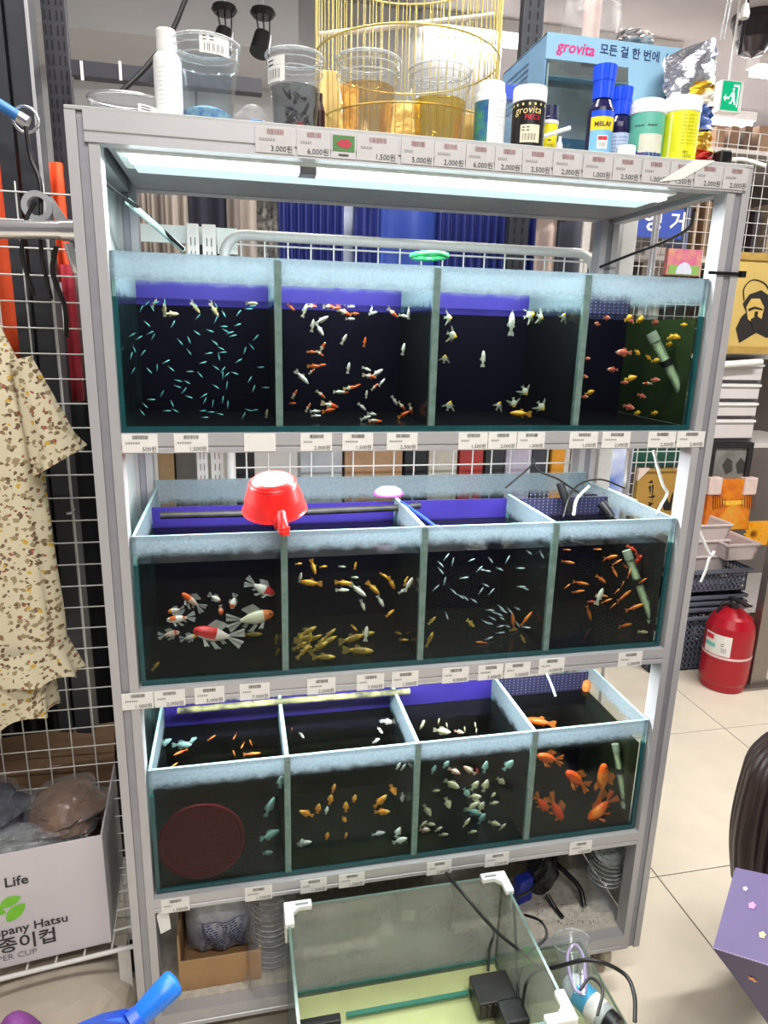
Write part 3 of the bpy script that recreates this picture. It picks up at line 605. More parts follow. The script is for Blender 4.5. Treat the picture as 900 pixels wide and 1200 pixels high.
gf1(384, 497, 285, 518, .065, WH, (240, 160, 50), (214, 212, 206), 'small white goldfish with an orange-yellow face under the red-headed one', 1, .26, lambda i, a: i < 3)
fish(1, 0, 150, 640, 4.737, {'yellow': [(140,690,50,66),(832,530,80,66),(830,625,60,50),(690,490,0,110)]}, {'yellow': 'thin yellow loach near the floor'})
fish(1, 1, 325, 640, 5.0, {
 'gold': [(125,103,0,40),(210,120,-75,90),(270,120,0,45),(457,115,80,45),(200,215,180,125),(385,215,0,95),(560,245,-45,100),(625,172,-30,55),(668,215,-60,90),(762,205,70,60),(660,393,45,60),(450,478,-45,48),(760,548,0,50),(730,615,-30,50)],
 'white': [(135,185,80,60),(380,258,0,75),(470,255,-35,115),(500,345,-70,70),(605,322,-60,75),(735,262,35,60),(380,120,0,40),(455,183,0,40),(520,515,85,90),(790,225,60,90)],
 'yellow': [(175,500,20,110),(150,540,0,110),(130,585,30,90),(180,560,-60,90),(150,620,40,100),(170,640,60,90),(240,610,30,120),(290,615,20,120),(270,650,5,130),(300,640,30,100),(250,565,50,70),(430,600,0,160),(470,635,0,170),(510,650,15,110),(120,610,60,70),(190,545,80,80),(210,655,20,100),(130,560,70,90),(165,590,-20,90)]},
 {'gold': 'golden orange molly', 'white': 'white guppy', 'yellow': 'mottled yellow loach piled near the floor'}, grow=1.1)
fish(1, 2, 490, 630, 5.294, {
 'silver': [(175,120,45),(140,165,-45),(140,205,-50),(215,150,80),(450,140,-50),(555,135,60),(505,195,-25),(430,207,-15),(400,200,-20),(635,190,0),(285,250,10),(740,90,-35),(785,105,-60),(110,312,40),(165,270,80),(220,335,-40),(265,365,-35),(295,375,-45),(345,390,-35),(390,330,60),(420,295,-30),(455,335,55),(665,317,-25),(640,305,0),(470,465,-30),(515,435,-40),(530,455,-30),(570,455,-50),(615,440,-30),(500,475,-25),(440,530,-20),(420,525,-30),(510,550,0),(555,550,-30),(510,590,10),(440,625,20),(445,450,0),(178,485,-70),(730,625,-55),(670,557,0),(330,140,10),(380,195,40),(460,500,-30),(520,500,-35)],
 'swordtail': [(590,520,100,115),(680,505,55,120),(390,680,180,75)], 'yellow': [(85,515,50,70),(70,640,60,105),(325,530,-45,95),(650,635,-60,66),(585,645,0,66)]},
 {'silver': 'slim silver tetra', 'swordtail': 'slender orange swordtail among silver tetras', 'yellow': 'mottled yellow loach'}, 58)
fish(1, 3, 640, 620, 5.294, {
 'swordtail': [(130,128,0,44),(135,205,-10,84),(320,125,0,50),(400,175,0,125),(440,205,30,66),(490,230,-40,60),(425,265,-60,70),(515,275,70,60),(340,310,-35,100),(215,335,-10,100),(130,355,20,55),(200,387,10,76),(345,412,-10,78),(375,445,30,70),(415,475,25,60),(485,415,20,135),(440,385,50,45),(475,340,60,40),(265,520,-70,105),(550,485,20,125),(505,597,-5,125),(600,320,20,66)],
 'red': [(640,240,-60,80),(690,190,60,80),(280,450,0,50),(530,120,-30,70),(570,170,-50,70)], 'white': [(330,420,75,110)], 'pale': [(605,638,-10,72)]},
 {'swordtail': 'slender bright orange swordtail', 'red': 'deep red platy', 'white': 'lone white fish pointing up', 'pale': 'lone pale gold fish at the floor'}, grow=1.08)
fish(2, 0, 165, 800, 4.8, {'teal': [(740,855,0,125),(725,700,60,120),(715,1030,20,66),(130,1015,-60,66),(140,1095,-60,66),(785,560,85,80)], 'cream': [(165,880,85,110)]},
 {'teal': 'silvery turquoise gourami', 'cream': 'brownish cream gourami swimming upright'}, ymin=.045, ymax=.10)
surf(2, 0, 165, 800, 4.8, {'teal': [(150,285,30,80),(230,350,-5,110),(290,325,30,70)], 'swordtail': [(530,300,240,70),(575,350,240,70),(620,340,110,70),(525,398,110,64),(625,400,0,100),(225,390,200,90),(185,465,30,60),(400,275,30,64)]},
 {'teal': 'pale turquoise gourami seen through the surface', 'swordtail': 'small orange swordtail seen through the surface'})
fish(2, 1, 325, 800, 5.218, {'parrot': [(345,645,75,60),(325,715,80,75),(250,770,80,75),(178,800,155,98),(420,760,90,75),(472,708,80,58),(410,835,-60,56),(305,938,80,58),(420,935,80,45),(708,655,-65,85),(630,725,40,110),(640,790,10,100)],
 'snow': [(302,780,80,56),(765,700,-85,75),(737,915,70,80),(750,965,25,100),(615,1022,0,86),(165,1105,10,92),(148,980,80,64),(780,515,40,50),(740,500,60,50)]},
 {'parrot': 'plump orange cichlid', 'snow': 'plump white cichlid'}, ymax=.08)
surf(2, 1, 325, 800, 5.218, {'snow': [(148,322,-50,64),(645,168,-10,84),(628,292,-60,70),(640,222,0,44),(605,355,20,64)], 'parrot': [(75,190,90,34)]}, {'snow': 'white cichlid seen through the surface', 'parrot': 'single orange cichlid seen through the surface'})
fish(2, 2, 470, 780, 5.218, {
 'cream': [(310,725,-30,112),(450,735,60,84),(515,735,75,92),(610,705,-45,84),(450,800,10,84),(435,860,20,92),(490,865,70,84),(570,840,0,62),(565,790,60,44),(285,840,-70,92),(160,885,-60,92),(230,1000,20,54),(570,965,-20,84),(620,990,20,62),(435,1045,0,60),(260,1040,0,60),(130,1085,20,60),(180,970,0,60),(215,765,10,48),(400,960,40,70),(460,830,-40,70)],
 'teal': [(515,620,80,86),(655,610,55,98),(400,775,-60,84),(440,895,-10,122),(490,985,65,84),(275,605,60,62),(200,635,70,62)], 'blush': [(420,640,150,92),(145,1005,-25,88),(325,645,-25,84)], 'red': [(465,640,-70,46)]},
 {'cream': 'mottled cream gourami', 'teal': 'turquoise tinted gourami', 'blush': 'pinkish white gourami', 'red': 'single small red fish'}, ymax=.10)
surf(2, 2, 470, 780, 5.218, {'cream': [(130,360,40,96),(230,340,50,66),(250,400,-15,110),(390,390,70,56),(455,365,70,66),(460,400,50,56),(280,365,80,56)], 'blush': [(355,405,-20,64)], 'red': [(660,310,-50,64)]},
 {'cream': 'cream gourami seen through the surface', 'blush': 'pink gourami seen through the surface', 'red': 'red fish beside the divider, seen through the surface'})
def gf4(hx, hy, tx2, ty2, *a, **k): return goldfish(600 + hx / 5.294, 770 + hy / 5.294, 600 + tx2 / 5.294, 770 + ty2 / 5.294, *a, **k)
O1, O2, O3 = (240, 96, 18), (244, 130, 36), (226, 72, 20)
gf4(158, 612, 318, 645, .06, O1, O2, O2, 'orange goldfish against the divider, just below the waterline, bottom right tank', 2, .26)
gf4(338, 712, 478, 815, .045, O1, O3, O2, 'orange goldfish with a bright round head, centre of the bottom right tank', 2, .26, lambda i, a: i < 3)
gf4(570, 662, 558, 890, .05, O2, O1, O2, 'orange goldfish swimming straight up beside the glass tube', 2, .22, lambda i, a: i < 3)
gf4(474, 1012, 645, 845, .035, O1, O2, O1, 'big orange goldfish heading down left at the bottom, largest of the tank', 2, .27, lambda i, a: i in (3, 4))
gf4(222, 950, 140, 850, .05, O3, O1, O2, 'small red-orange goldfish nose down beside the divider, bottom right tank', 2, .3)
gf4(312, 1012, 228, 850, .04, O3, O1, O2, 'slim red-orange goldfish nose down, right of the small one', 2, .22)
p = atz(634, 846, Z0[2] + WL[2] - .03); gq = empty('goldfish', p, 'orange goldfish at the surface, seen from above next to the divider', 'goldfish', 'goldfish')
s_ = fish_mesh('body', [(q[0], q[1], q[2] * 1.6, q[3]) for q in LIVE], LTAIL, LDORS, [pm('gf_%d_%d_%d' % O1, O1), finm('orange', (232, 140, 60)), pm('gf_%d_%d_%d' % O1, O1), EYE])
b_ = bpy.data.objects.new('body', s_); COL.objects.link(b_); b_.parent = gq; b_.scale = (.08, .08, .08); b_.rotation_euler = (0, 0, math.radians(150))
# ------------------------------------------------------------------ inside the tanks: tubes, pipes, cables
CLEARTUBE = glass('clear_tube', (232, 240, 222), 0.05, 1.5, 0.3, (216, 228, 196), bscale=60)
def heater(name, a, b, r_, label, col=True):
    a, b = Vector(a), Vector(b); o = empty(name, b, label, 'tube'); d = (b - a)
    MB().tube([a + d * .04, b - d * .04], r_, 12, 0).build('glass_tube', CLEARTUBE, o)
    MB().tube([a, a + d * .12], r_ * 1.15, 12).build('end_cap', pm('cap_grey', (140, 150, 130), .4), o)
    MB().tube([a + d * .38, a + d * .46], r_ * 1.2, 12).build('collar', BLACK, o)
    MB().tube([b - d * .08, b], r_ * 1.25, 12).build('end_cap', pm('cap_clear', (170, 184, 160), .4), o)
    MB().tube([a + d * .15, b - d * .15], r_ * .6, 8).build('core', pm('tube_core', (222, 232, 200), .4), o)
heater('clear_filter_tube', at(763, 390, .075), at(806, 474, .03), .010, 'clear greenish tube with a dark collar leaning in the top right tank')
heater('clear_filter_tube', at(734, 645, .085), at(766, 732, .03), .009, 'clear tube leaning among orange swordtails in the middle right tank')
heater('clear_filter_tube', at(721, 872, .08), at(733, 946, .035), .008, 'pale clear tube beside the goldfish in the bottom right tank')
CRUST = pm('crusted_pipe', (24, 26, 26), .7, 0, .1, 30, .3, c2=(150, 150, 100))
def pipe(name, pts, r_, label, mat=CRUST, cat='pipe', n=10):
    o = MB().tube(pts, r_, n).build(name, mat); recenter(o); return tag(o, label, cat)
pipe('water_pipe', [at(188, 604, .23), at(330, 601, .23), at(468, 595, .23), at(492, 592, .235)], 0.008, 'dark crusted water pipe along the back of the middle row, behind the dipper', pm('dark_pipe', (14, 15, 18), .6, 0, .1, 24, .3, c2=(44, 44, 42)))
pipe('water_pipe', [at(208, 833, .23), at(330, 822, .23), at(480, 810, .23)], .008, 'yellow-crusted water pipe along the back of the bottom row left tanks')
CABLE = pm('cable_black', (20, 20, 22), .45, 0, .2, 60)
def cable(pts, r_, label, mat=CABLE, cat='cable', name='cable'):
    o = MB().tube(curve(pts, 8), r_, 6).build(name, mat); recenter(o); return tag(o, label, cat)
cable([at(592, 572, .33), at(604, 562, .33), at(622, 546, .33), at(624, 538, .33), at(632, 552, .32), at(655, 562, .31), at(680, 578, .30), at(700, 580, .27)], .0026, 'black cable looping over the back of the middle right tank')
cable([at(660, 606, .20), at(668, 580, .23), at(682, 566, .27), at(705, 562, .30), at(732, 572, .32)], .0026, 'second black cable arching over the middle right tank beside the power head')
cable([at(703, 313, .42), at(740, 298, .34), at(772, 286, .24), at(806, 268, .10), at(814, 246, .05)], .0035, 'thick black cable rising from the top right tank to the lamp')
ph = empty('power_head', at(672, 600, .23), 'black power head hanging at the back of the middle right tank', 'pump')
MB().tube([at(656, 566, .26), at(668, 600, .24)], [.010, .012], 10).build('body', BLACK, ph); MB().tube([at(705, 590, .25), at(718, 606, .22)], [.014, .008], 10).build('nozzle', BLACK, ph)
cable([at(672, 604, .2), at(676, 585, .22), at(690, 570, .26)], .004, 'milky air hose dipping into the middle right tank', pm('milky_hose', (190, 200, 196), .4), 'hose', 'air_hose')
cable([at(640, 788, .24), at(646, 802, .22), at(651, 816, .2)], .0035, 'milky hose pouring into the goldfish tank at bottom right', pm('milky_hose', (190, 200, 196), .4), 'hose', 'air_hose')
fo = MB().lathe([(0, -.016), (.011, -.012), (.012, .004), (.010, .016), (0, .019)], atz(687, 804, Z0[2] + WL[2] + .006), 12).build('float', pm('float_orange', (250, 140, 70), .4)); recenter(fo); tag(fo, 'small orange float on the water of the bottom right tank', 'float')
ds = empty('maroon_reflection', at(238, 1008, .15), 'dark maroon round plastic tray standing against the glass in the bottom row leftmost tank', 'tray')  # solid disc stands in for a maroon reflection in the front glass
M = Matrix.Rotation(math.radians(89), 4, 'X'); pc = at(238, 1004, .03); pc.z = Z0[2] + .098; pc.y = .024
MB().lathe([(0, -.004), (.085, -.004), (.094, 0), (.094, .006), (.088, .006), (.082, .001), (0, .001)], pc, 32, 0, M).build('reflection_disc', pm('maroon', (74, 10, 22), .8, 0, .1, 30, spec=.05), ds)
# ------------------------------------------------------------------ red dipper on the middle row
dp = empty('dipper', at(322, 622, .02), 'bright red plastic dipper resting upside down on the middle tank divider', 'dipper')
REDP = pm('red_plastic', (236, 40, 38), .32, 0, .05, 20)
c0 = at(322, 596, .075); tl = Matrix.Rotation(math.radians(14), 4, 'X') @ Matrix.Rotation(math.radians(-4), 4, 'Y'); c0.z = max(c0.z, 1.330)
MB().lathe([(.064, -.002), (.067, 0), (.064, .004), (.058, .03), (.049, .055), (.042, .066), (.036, .069), (0, .069)], c0, 36, 0, tl, capb=False).build('bowl', REDP, dp)
MB().lathe([(.046, .057), (.0485, .060), (.046, .063)], c0, 36, 0, tl, capb=False, capt=False).build('foot_ring', REDP, dp)
hp = [c0 + tl @ Vector((0, -.056, .012)), c0 + tl @ Vector((.002, -.072, .0)), at(330, 603, -.025), at(333, 624, -.035)]
MB().tube(hp, [.012, .0085, .0095, .011], 10).build('handle', REDP, dp); MB().tube([at(333, 618, -.034), at(334, 627, -.0355)], [.0115, .009], 12).build('handle_end', REDP, dp)
# net with blue handle, middle row
nt_ = empty('hand_net', at(505, 612, .1), 'small fish net with blue handle and white bag across the middle dividers', 'net')
MB().tube([at(470, 588, .22), at(496, 606, .1), at(514, 620, .03)], .0035, 8).build('handle', pm('blue_handle', (30, 60, 200), .4), nt_)
MB().tube([at(512, 617, .04), at(525, 625, .01)], .005, 8).build('grip', BLACK, nt_)
cc = at(455, 578, .28); ring = [cc + Vector((.035 * math.cos(a), .02 * math.sin(a), .004 * math.sin(a))) for a in [k * math.pi / 10 for k in range(20)]]
MB().tube(ring, .003, 6, closed=True).build('rim', pm('pink_rim', (236, 70, 190), .4), nt_)
MB().lathe([(.034, 0), (.032, .008), (.02, .016), (0, .018)], cc, 20, 0, Matrix.Scale(.6, 4, (0, 1, 0)), capb=False).build('net_bag', pm('net_white', (220, 226, 236), .7, alpha=.75), nt_)
# green ring net lying on the top row
gn = empty('green_net', at(503, 302, .2), 'bright green round net frame lying on the top row tanks', 'net')
gc = at(503, 300, .10); gc.z = max(gc.z, Z0[0] + TH[0] + .006); ring = [gc + Vector((.034 * math.cos(a), .05 * math.sin(a), 0)) for a in [k * math.pi / 12 for k in range(24)]]
MB().tube(ring, .005, 8, closed=True).build('rim', pm('green_plastic', (50, 170, 90), .4), gn)
for a in (0, .8, 1.6, 2.4): MB().tube([gc + Vector((.034 * math.cos(a), .05 * math.sin(a), .0)), gc - Vector((.034 * math.cos(a), .05 * math.sin(a), .0))], .0016, 6).build('spoke', pm('green_plastic', (50, 170, 90), .4), gn)
# stray cables in the lit top bay
cable([at(114, 195, .03), at(117, 208, .05), at(140, 228, .12), at(170, 250, .25), at(215, 292, .33)], .0035, 'black cable sagging across the upper left corner of the rack')
pipe('glass_strut', [at(150, 236, .2), at(214, 292, .36)], .007, 'pale glass strip leaning in the upper left corner of the rack', pm('pale_glass', (190, 216, 208), .2), 'strip')
# ------------------------------------------------------------------ things standing on the rack top
TB = TOPZ + .0065
PLA = glass('clear_plastic', (250, 251, 252), 0.06, 1.35, 0.05, bscale=50)
PLB = glass('clear_plastic_rim', (240, 244, 246), 0.08, 1.6, 0.3, bscale=50)
def base_at(px, py, y): p = at(px, py, y); return Vector((p.x, y, TB))
def cup(px, yt, yb, rt, y, label, liquid, lvl, extra=None, gcol=None):
    """clear tumbler: pixel column, rim centre row, base row, rim radius in pixels"""
    t = at(px, yt, y); b = at(px, yb, y); R = rt * mpp(t); R2 = R * .74; H = t.z - TB; c = Vector((b.x, y, TB))
    o = empty('plastic_cup', c, label, 'cup', 'clear cups on the rack top')
    M = Matrix.Identity(4)
    MB().lathe([(0, .001), (R2, .001), (R2 * 1.0, .004), (R2 * 1.03, H * .25), (R * .93, H * .8), (R * .96, H * .82), (R * .965, H * .95), (R * .985, H * .97)], c, 32, 0).build('wall', PLA, o)
    MB().tube([c + Vector((R * .99 * math.cos(a), R * .99 * math.sin(a), H * .98)) for a in [k * math.pi / 18 for k in range(36)]], .0028, 6, closed=True).build('rim', PLB, o)
    for zz in (.8, .9): MB().tube([c + Vector((R * .965 * math.cos(a), R * .965 * math.sin(a), H * zz)) for a in [k * math.pi / 18 for k in range(36)]], .0012, 5, closed=True).build('ridge', PLB, o)
    if liquid:
        f = lambda z: R2 * .97 + (R * .93 - R2) * (z / (H * .8)) * .97
        MB().lathe([(0, .003), (f(0) * .97, .003), (f(H * lvl) * .97, H * lvl), (0, H * lvl)], c, 28, 0).build('water', liquid, o)
    return o, c, R, R2, H
WCLEAR = glass('cup_water', (236, 242, 246), 0.03, 1.2); WAMB = glass('cup_amber', (244, 226, 188), 0.03, 1.2); WYEL = glass('cup_yellow', (240, 222, 130), 0.03, 1.2)
WDARK = glass('cup_smoke', (206, 208, 210), 0.03, 1.2)
def sticker(o, c, R, H, a0, a1, z0, z1, lines=True, mat=PAPER):
    mb = MB(); n = 8; vs = []
    for k in range(n + 1):
        a = a0 + (a1 - a0) * k / n
        for z in (z0, z1): vs.append(c + Vector((R * math.cos(a), R * math.sin(a), z)))
    mb.add(vs, [(2 * k, 2 * k + 2, 2 * k + 3, 2 * k + 1) for k in range(n)], 0)
    if lines:
        for k in range(14):
            a = a0 + (a1 - a0) * (.15 + .7 * k / 14); r2 = R + .0006
            if k % 3 == 1: continue
            da = (a1 - a0) * .02; mb.add([c + Vector((r2 * math.cos(q_), r2 * math.sin(q_), z)) for q_, z in ((a, z0 + (z1 - z0) * .12), (a + da, z0 + (z1 - z0) * .12), (a + da, z0 + (z1 - z0) * .5), (a, z0 + (z1 - z0) * .5))], [(0, 1, 2, 3)], 1)
        for j in (.65, .82):
            da = (a1 - a0) * .5; mb.add([c + Vector((R + .0006) * math.cos(q_) if False else ((R + .0006) * math.cos(q_), (R + .0006) * math.sin(q_), z)) for q_, z in ((a0 + da * .2, z0 + (z1 - z0) * j), (a0 + da * .9, z0 + (z1 - z0) * j), (a0 + da * .9, z0 + (z1 - z0) * (j + .06)), (a0 + da * .2, z0 + (z1 - z0) * (j + .06)))], [(0, 1, 2, 3)], 1)
    return mb.build('sticker', [mat, INK], o)
def curved_text(body, o, c, R, ac, z, width, mat, mats_name='lettering', parent=None, shear=0.0):
    vs, fs = text2d(body); w0 = min(v[0] for v in vs); w1 = max(v[0] for v in vs); s_ = width / (w1 - w0); mb = MB()
    mb.add([c + Vector(((R + .0009) * math.cos(ac + ((x + shear * y) - (w0 + w1) / 2) * s_ / R), (R + .0009) * math.sin(ac + ((x + shear * y) - (w0 + w1) / 2) * s_ / R), z + y * s_)) for x, y in vs], fs, 0)
    return mb.build(mats_name, mat, o)
CAMA = -math.pi / 2      # direction towards the viewer
def facing(c): d = CAM - c; return math.atan2(d.y, d.x)
o, c, R, R2, H = cup(243, 52, 140, 40, .11, 'clear plastic cup of water with blue stones, leftmost of the four cups', WCLEAR, .78)
MB().lathe([(0, .004), (R2 * .93, .004), (R2 * .97, H * .24), (R2 * .5, H * .30), (0, H * .27)], c, 20).build('blue_gravel', pm('blue_gravel', (44, 110, 170), .6, 0, .3, 90, .4, c2=(150, 190, 200)), o)
sticker(o, c, R * .98, H, facing(c) - .15, facing(c) + .75, H * .78, H * .98)
o, c, R, R2, H = cup(346, 66, 148, 34, .11, 'clear plastic cup holding dark water plants, second of the four cups', WDARK, .62)
mb = MB()
for k in range(26):
    a = random.uniform(0, 6.28); rr = random.uniform(.1, .6) * R2; z = random.uniform(.2, .6) * H; p = c + Vector((rr * math.cos(a), rr * math.sin(a), z))
    mb.tube([p, p + Vector((random.uniform(-.014, .014), random.uniform(-.014, .014), random.uniform(-.005, .018)))], [.004, .001], 5)
tag(mb.build('dark_plant', pm('dark_plant', (24, 20, 26), .6, 0, .3, 60), o), kind='stuff')
MB().lathe([(0, -.006), (.008, -.003), (.008, .003), (0, .006)], c + Vector((.008, -.012, H * .2)), 10).build('red_bead', pm('bead_red', (170, 30, 40), .4), o)
sticker(o, c, R * .98, H, facing(c) - 1.2, facing(c) - .35, H * .62, H * .9)
cup(430, 70, 157, 38, .11, 'clear plastic cup of pale amber water, third of the four cups', WAMB, .68)
cup(513, 82, 164, 37, .11, 'clear plastic cup of yellow water, rightmost of the four cups', WYEL, .62)
def bottle(name, px, yt, y, rpx, prof, parts_mats, label, cat='bottle', yb=None, group=None):
    """prof in units of (radius px share, height share)"""
    t = at(px, yt, y); H = t.z - TB; R = rpx * mpp(t); b = at(px, yb or (yt + 90), y); c = Vector((b.x, y, TB)); o = empty(name, c, label, cat, group)
    for nm, pr, m in zip(*[iter(parts_mats)] * 3): MB().lathe([(r_ * R, h * H) for r_, h in pr], c, 28).build(nm, m, o)
    return o, c, R, H
# white pump bottle
o, c, R, H = bottle('spray_bottle', 199, 36, .09, 16, None, ['body', [(0, .0), (1, .0), (1.02, .02), (1.02, .66), (.98, .72), (.8, .76), (0, .77)], pm('bottle_white', (236, 238, 238), .35), 'cap', [(.72, .77), (.74, .80), (.70, .98), (.66, 1), (0, 1)], WHITE], 'tall white plastic bottle with white cap at the left of the cups', yb=136)
for k in range(9): curved_text('- ---- -- -----', o, c, R * 1.02, facing(c) - .25, H * (.22 + .045 * k), R * 1.1, pm('faint_ink', (120, 124, 132), .5), 'printed_line')
sticker(o, c, R * 1.025, H, facing(c) + .35, facing(c) + 1.0, H * .02, H * .14)
# low clear case with black inside
lc = base_at(150, 128, .12); cs = empty('clear_case', lc, 'low round clear plastic case with a black lining at the rack top left', 'case')
Mz = Matrix.Scale(.75, 4, (0, 1, 0)); MB().lathe([(0, 0), (.064, 0), (.066, .002), (.066, .045), (.06, .05), (0, .05)], lc, 32, 0, Mz).build('clear_shell', PLA, cs)
MB().lathe([(0, .002), (.050, .002), (.052, .016), (0, .018)], lc - Vector((.008, 0, 0)), 28, 0, Mz).build('black_lining', BLACK, cs)
MB().tube([lc + Vector((.066 * math.cos(a), .05 * math.sin(a), .048)) for a in [k * math.pi / 16 for k in range(32)]], .003, 6, closed=True).build('rim', CHROME, cs)
sticker(cs, lc, .0665, .05, -1.2, -.5, .006, .03)
# crumpled bags etc.
def crumple(name, c, sx, sy, sz, mat, label, cat, amp=.35, seed=1, group=None, parent=None):
    rnd = random.Random(seed); n, m = 30, 20; vs = []; ph_ = [(rnd.uniform(1, 4), rnd.uniform(2, 5), rnd.uniform(0, 6)) for _ in range(6)]
    for j in range(m):
        th = math.pi * (j / (m - 1)) - math.pi / 2
        for i in range(n):
            a = 2 * math.pi * i / n; d = 1 + amp * sum(math.sin(f * a + g_ * th * 2 + p_) for f, g_, p_ in [(round(f), g_, p_) for f, g_, p_ in ph_]) / 6 + rnd.uniform(-amp, amp) * .12 + amp * .14 * (abs(math.sin(7 * a + 5 * th)) + abs(math.sin(11 * a - 8 * th + 1)) - 1.2)
            vs.append(Vector(c) + Vector((sx * d * math.cos(th) * math.cos(a), sy * d * math.cos(th) * math.sin(a), sz * (math.sin(th) + 1) * (1 if j < m - 1 else 1))))
    fs = [(j * n + i, j * n + (i + 1) % n, (j + 1) * n + (i + 1) % n, (j + 1) * n + i) for j in range(m - 1) for i in range(n)]
    mb = MB().add(vs, fs, 0, False); ob = mb.build(name, mat, parent)
    if not parent: recenter(ob); tag(ob, label, cat, group)
    return ob
FILM = glass('film', (250, 250, 251), 0.06, 1.55, 0.04, bump=.9, bscale=40)
crumple('plastic_bag', base_at(296, 148, .22), .035, .03, .045, FILM, 'small crumpled clear bag between the first two cups', 'bag', .3, 3)
bb = MB().box(tuple(base_at(300, 150, .17) + Vector((-.012, -.006, 0))), tuple(base_at(300, 150, .17) + Vector((.012, .006, .05)))).build('blue_packet', pm('packet_blue', (90, 140, 190), .4), bevel=.002); recenter(bb); tag(bb, 'small pale blue packet standing between the first two cups', 'packet')
GOLDF = pm('gold_foil', (222, 184, 104), .35, .45, .2, 30, .4); GOLDB = pm('gold_box', (220, 186, 116), .4, .25, .1, 20)
def boxthing(name, px0, px1, yt, y, d, mat, label, cat='box', zb=None, rot=0, bevel=.002):
    a = at(px0, yt + 60, y); b = at(px1, yt + 60, y); t = at((px0 + px1) / 2, yt, y); z0 = TB if zb is None else zb
    o = MB().box((a.x, y, z0), (b.x, y + d, t.z)).build(name, mat, None, bevel); recenter(o); return tag(o, label, cat)
boxthing('gold_box', 374, 398, 82, .22, .05, GOLDB, 'tall gold carton behind the second cup')
boxthing('gold_box', 450, 492, 120, .24, .06, GOLDF, 'low shiny gold foil box between the amber and yellow cups')
boxthing('gold_box', 538, 554, 132, .16, .05, GOLDB, 'narrow gold carton beside the white blue-labelled bottle')
boxthing('gold_box', 396, 420, 98, .26, .05, GOLDF, 'gold foil box behind the amber cup')
o, c, R, H = bottle('dark_bottle', 374, 110, .16, 7, None, ['body', [(0, 0), (1, 0), (1, .7), (.6, .85), (.6, 1), (0, 1)], pm('bottle_brown', (50, 26, 30), .3)], 'small dark brown bottle behind the second cup', yb=150)
# white bottle with a blue label
o, c, R, H = bottle('treatment_bottle', 572, 98, .08, 18.5, None, ['body', [(0, 0), (1, 0), (1.0, .80), (.93, .86), (.5, .88)], pm('bottle_white', (236, 238, 238), .35), 'cap', [(.86, .84), (.9, .88), (.86, .99), (.8, 1), (0, 1)], WHITE], 'white bottle with a blue and green fish label, left of the black jar', yb=168)
sticker(o, c, R * 1.01, H, facing(c) - 1.3, facing(c) - .1, H * .04, H * .72, False, pm('label_blue_green', (34, 70, 150), .4, 0, 0, 60, c2=(70, 140, 90)))
curved_text('----------', o, c, R * 1.01, facing(c) + .5, H * .7, R * .8, pm('faint_ink', (120, 124, 132), .5), 'printed_line')
for k in range(8): curved_text('--------', o, c, R * 1.01, facing(c) + .55, H * (.2 + .055 * k), R * .6, pm('faint_ink', (120, 124, 132), .5), 'printed_line')
# clear blister packs
bp_ = empty('blister_pack', base_at(612, 160, .15), 'clear plastic blister pack with blue insert behind the black jar', 'pack')
pa, pb2 = at(588, 95, .15), at(640, 95, .15); MB().box((pa.x, .14, TB), (pb2.x, .18, pa.z - .003)).build('clear_shell', PLA, bp_, bevel=.004); MB().box((pa.x + .01, .15, pa.z - .03), (pa.x + .04, .17, pa.z - .006)).build('blue_insert', pm('insert_blue', (30, 80, 220), .4), bp_)
# black jar
o, c, R, H = bottle('food_jar', 617, 104, .07, 19.5, None, ['body', [(0, 0), (1, 0), (1, .76), (.9, .78)], pm('jar_black', (22, 20, 20), .35), 'lid', [(.98, .77), (1.02, .78), (1.02, .97), (.98, 1), (0, 1)], pm('lid_white', (224, 226, 230), .35)], 'black fish food jar with white lid and gold lettering', 'jar', yb=172)
fa = facing(c); curved_text('grovita', o, c, R, fa - .05, H * .58, R * 1.6, pm('ink_gold', (226, 206, 140), .4), 'lettering', None, .15); curved_text('PIECE', o, c, R, fa + .25, H * .49, R * .9, pm('ink_red', (206, 40, 60), .4))
sticker(o, c, R * 1.005, H, fa - .45, fa + .75, H * .16, H * .42, True, pm('cream_sticker', (214, 206, 180), .5)); sticker(o, c, R * 1.005, H, fa - 1.5, fa + 1.5, H * .70, H * .735, False, pm('ink_gold', (226, 206, 140), .4))
sticker(o, c, R * 1.004, H, fa - 1.5, fa + 1.5, H * .02, H * .05, False, pm('ink_gold', (226, 206, 140), .4))
o, c, R, H = bottle('yellow_jar', 642, 124, .10, 9.5, None, ['body', [(0, 0), (1, 0), (1, .68), (.9, .70)], pm('jar_yellow', (238, 222, 40), .35), 'cap', [(.95, .68), (1.0, .70), (1.0, .78), (.9, .8), (.9, .99), (0, 1)], pm('cap_navy', (28, 30, 70), .35), 'ring', [(1.0, .66), (1.06, .67), (1.06, .72), (1.0, .73)], WHITE], 'small yellow bottle with navy cap tucked right of the black jar', yb=174)
sticker(o, c, R * 1.01, H, facing(c) - .2, facing(c) + .9, H * .1, H * .5, True, pm('jar_yellow', (238, 222, 40), .35))
pn = pipe('white_tag', [at(636, 160, .06), at(668, 150, .06)], .004, 'white slanted plastic strip lying in front of the boxed aquarium', WHITE, 'strip')
o, c, R, H = bottle('dropper', 655, 160, .05, 3.6, None, ['body', [(0, 0), (1, 0), (1, .6), (.5, .8), (.5, 1), (0, 1)], WHITE], 'tiny white dropper bottle below the slanted strip', yb=178)
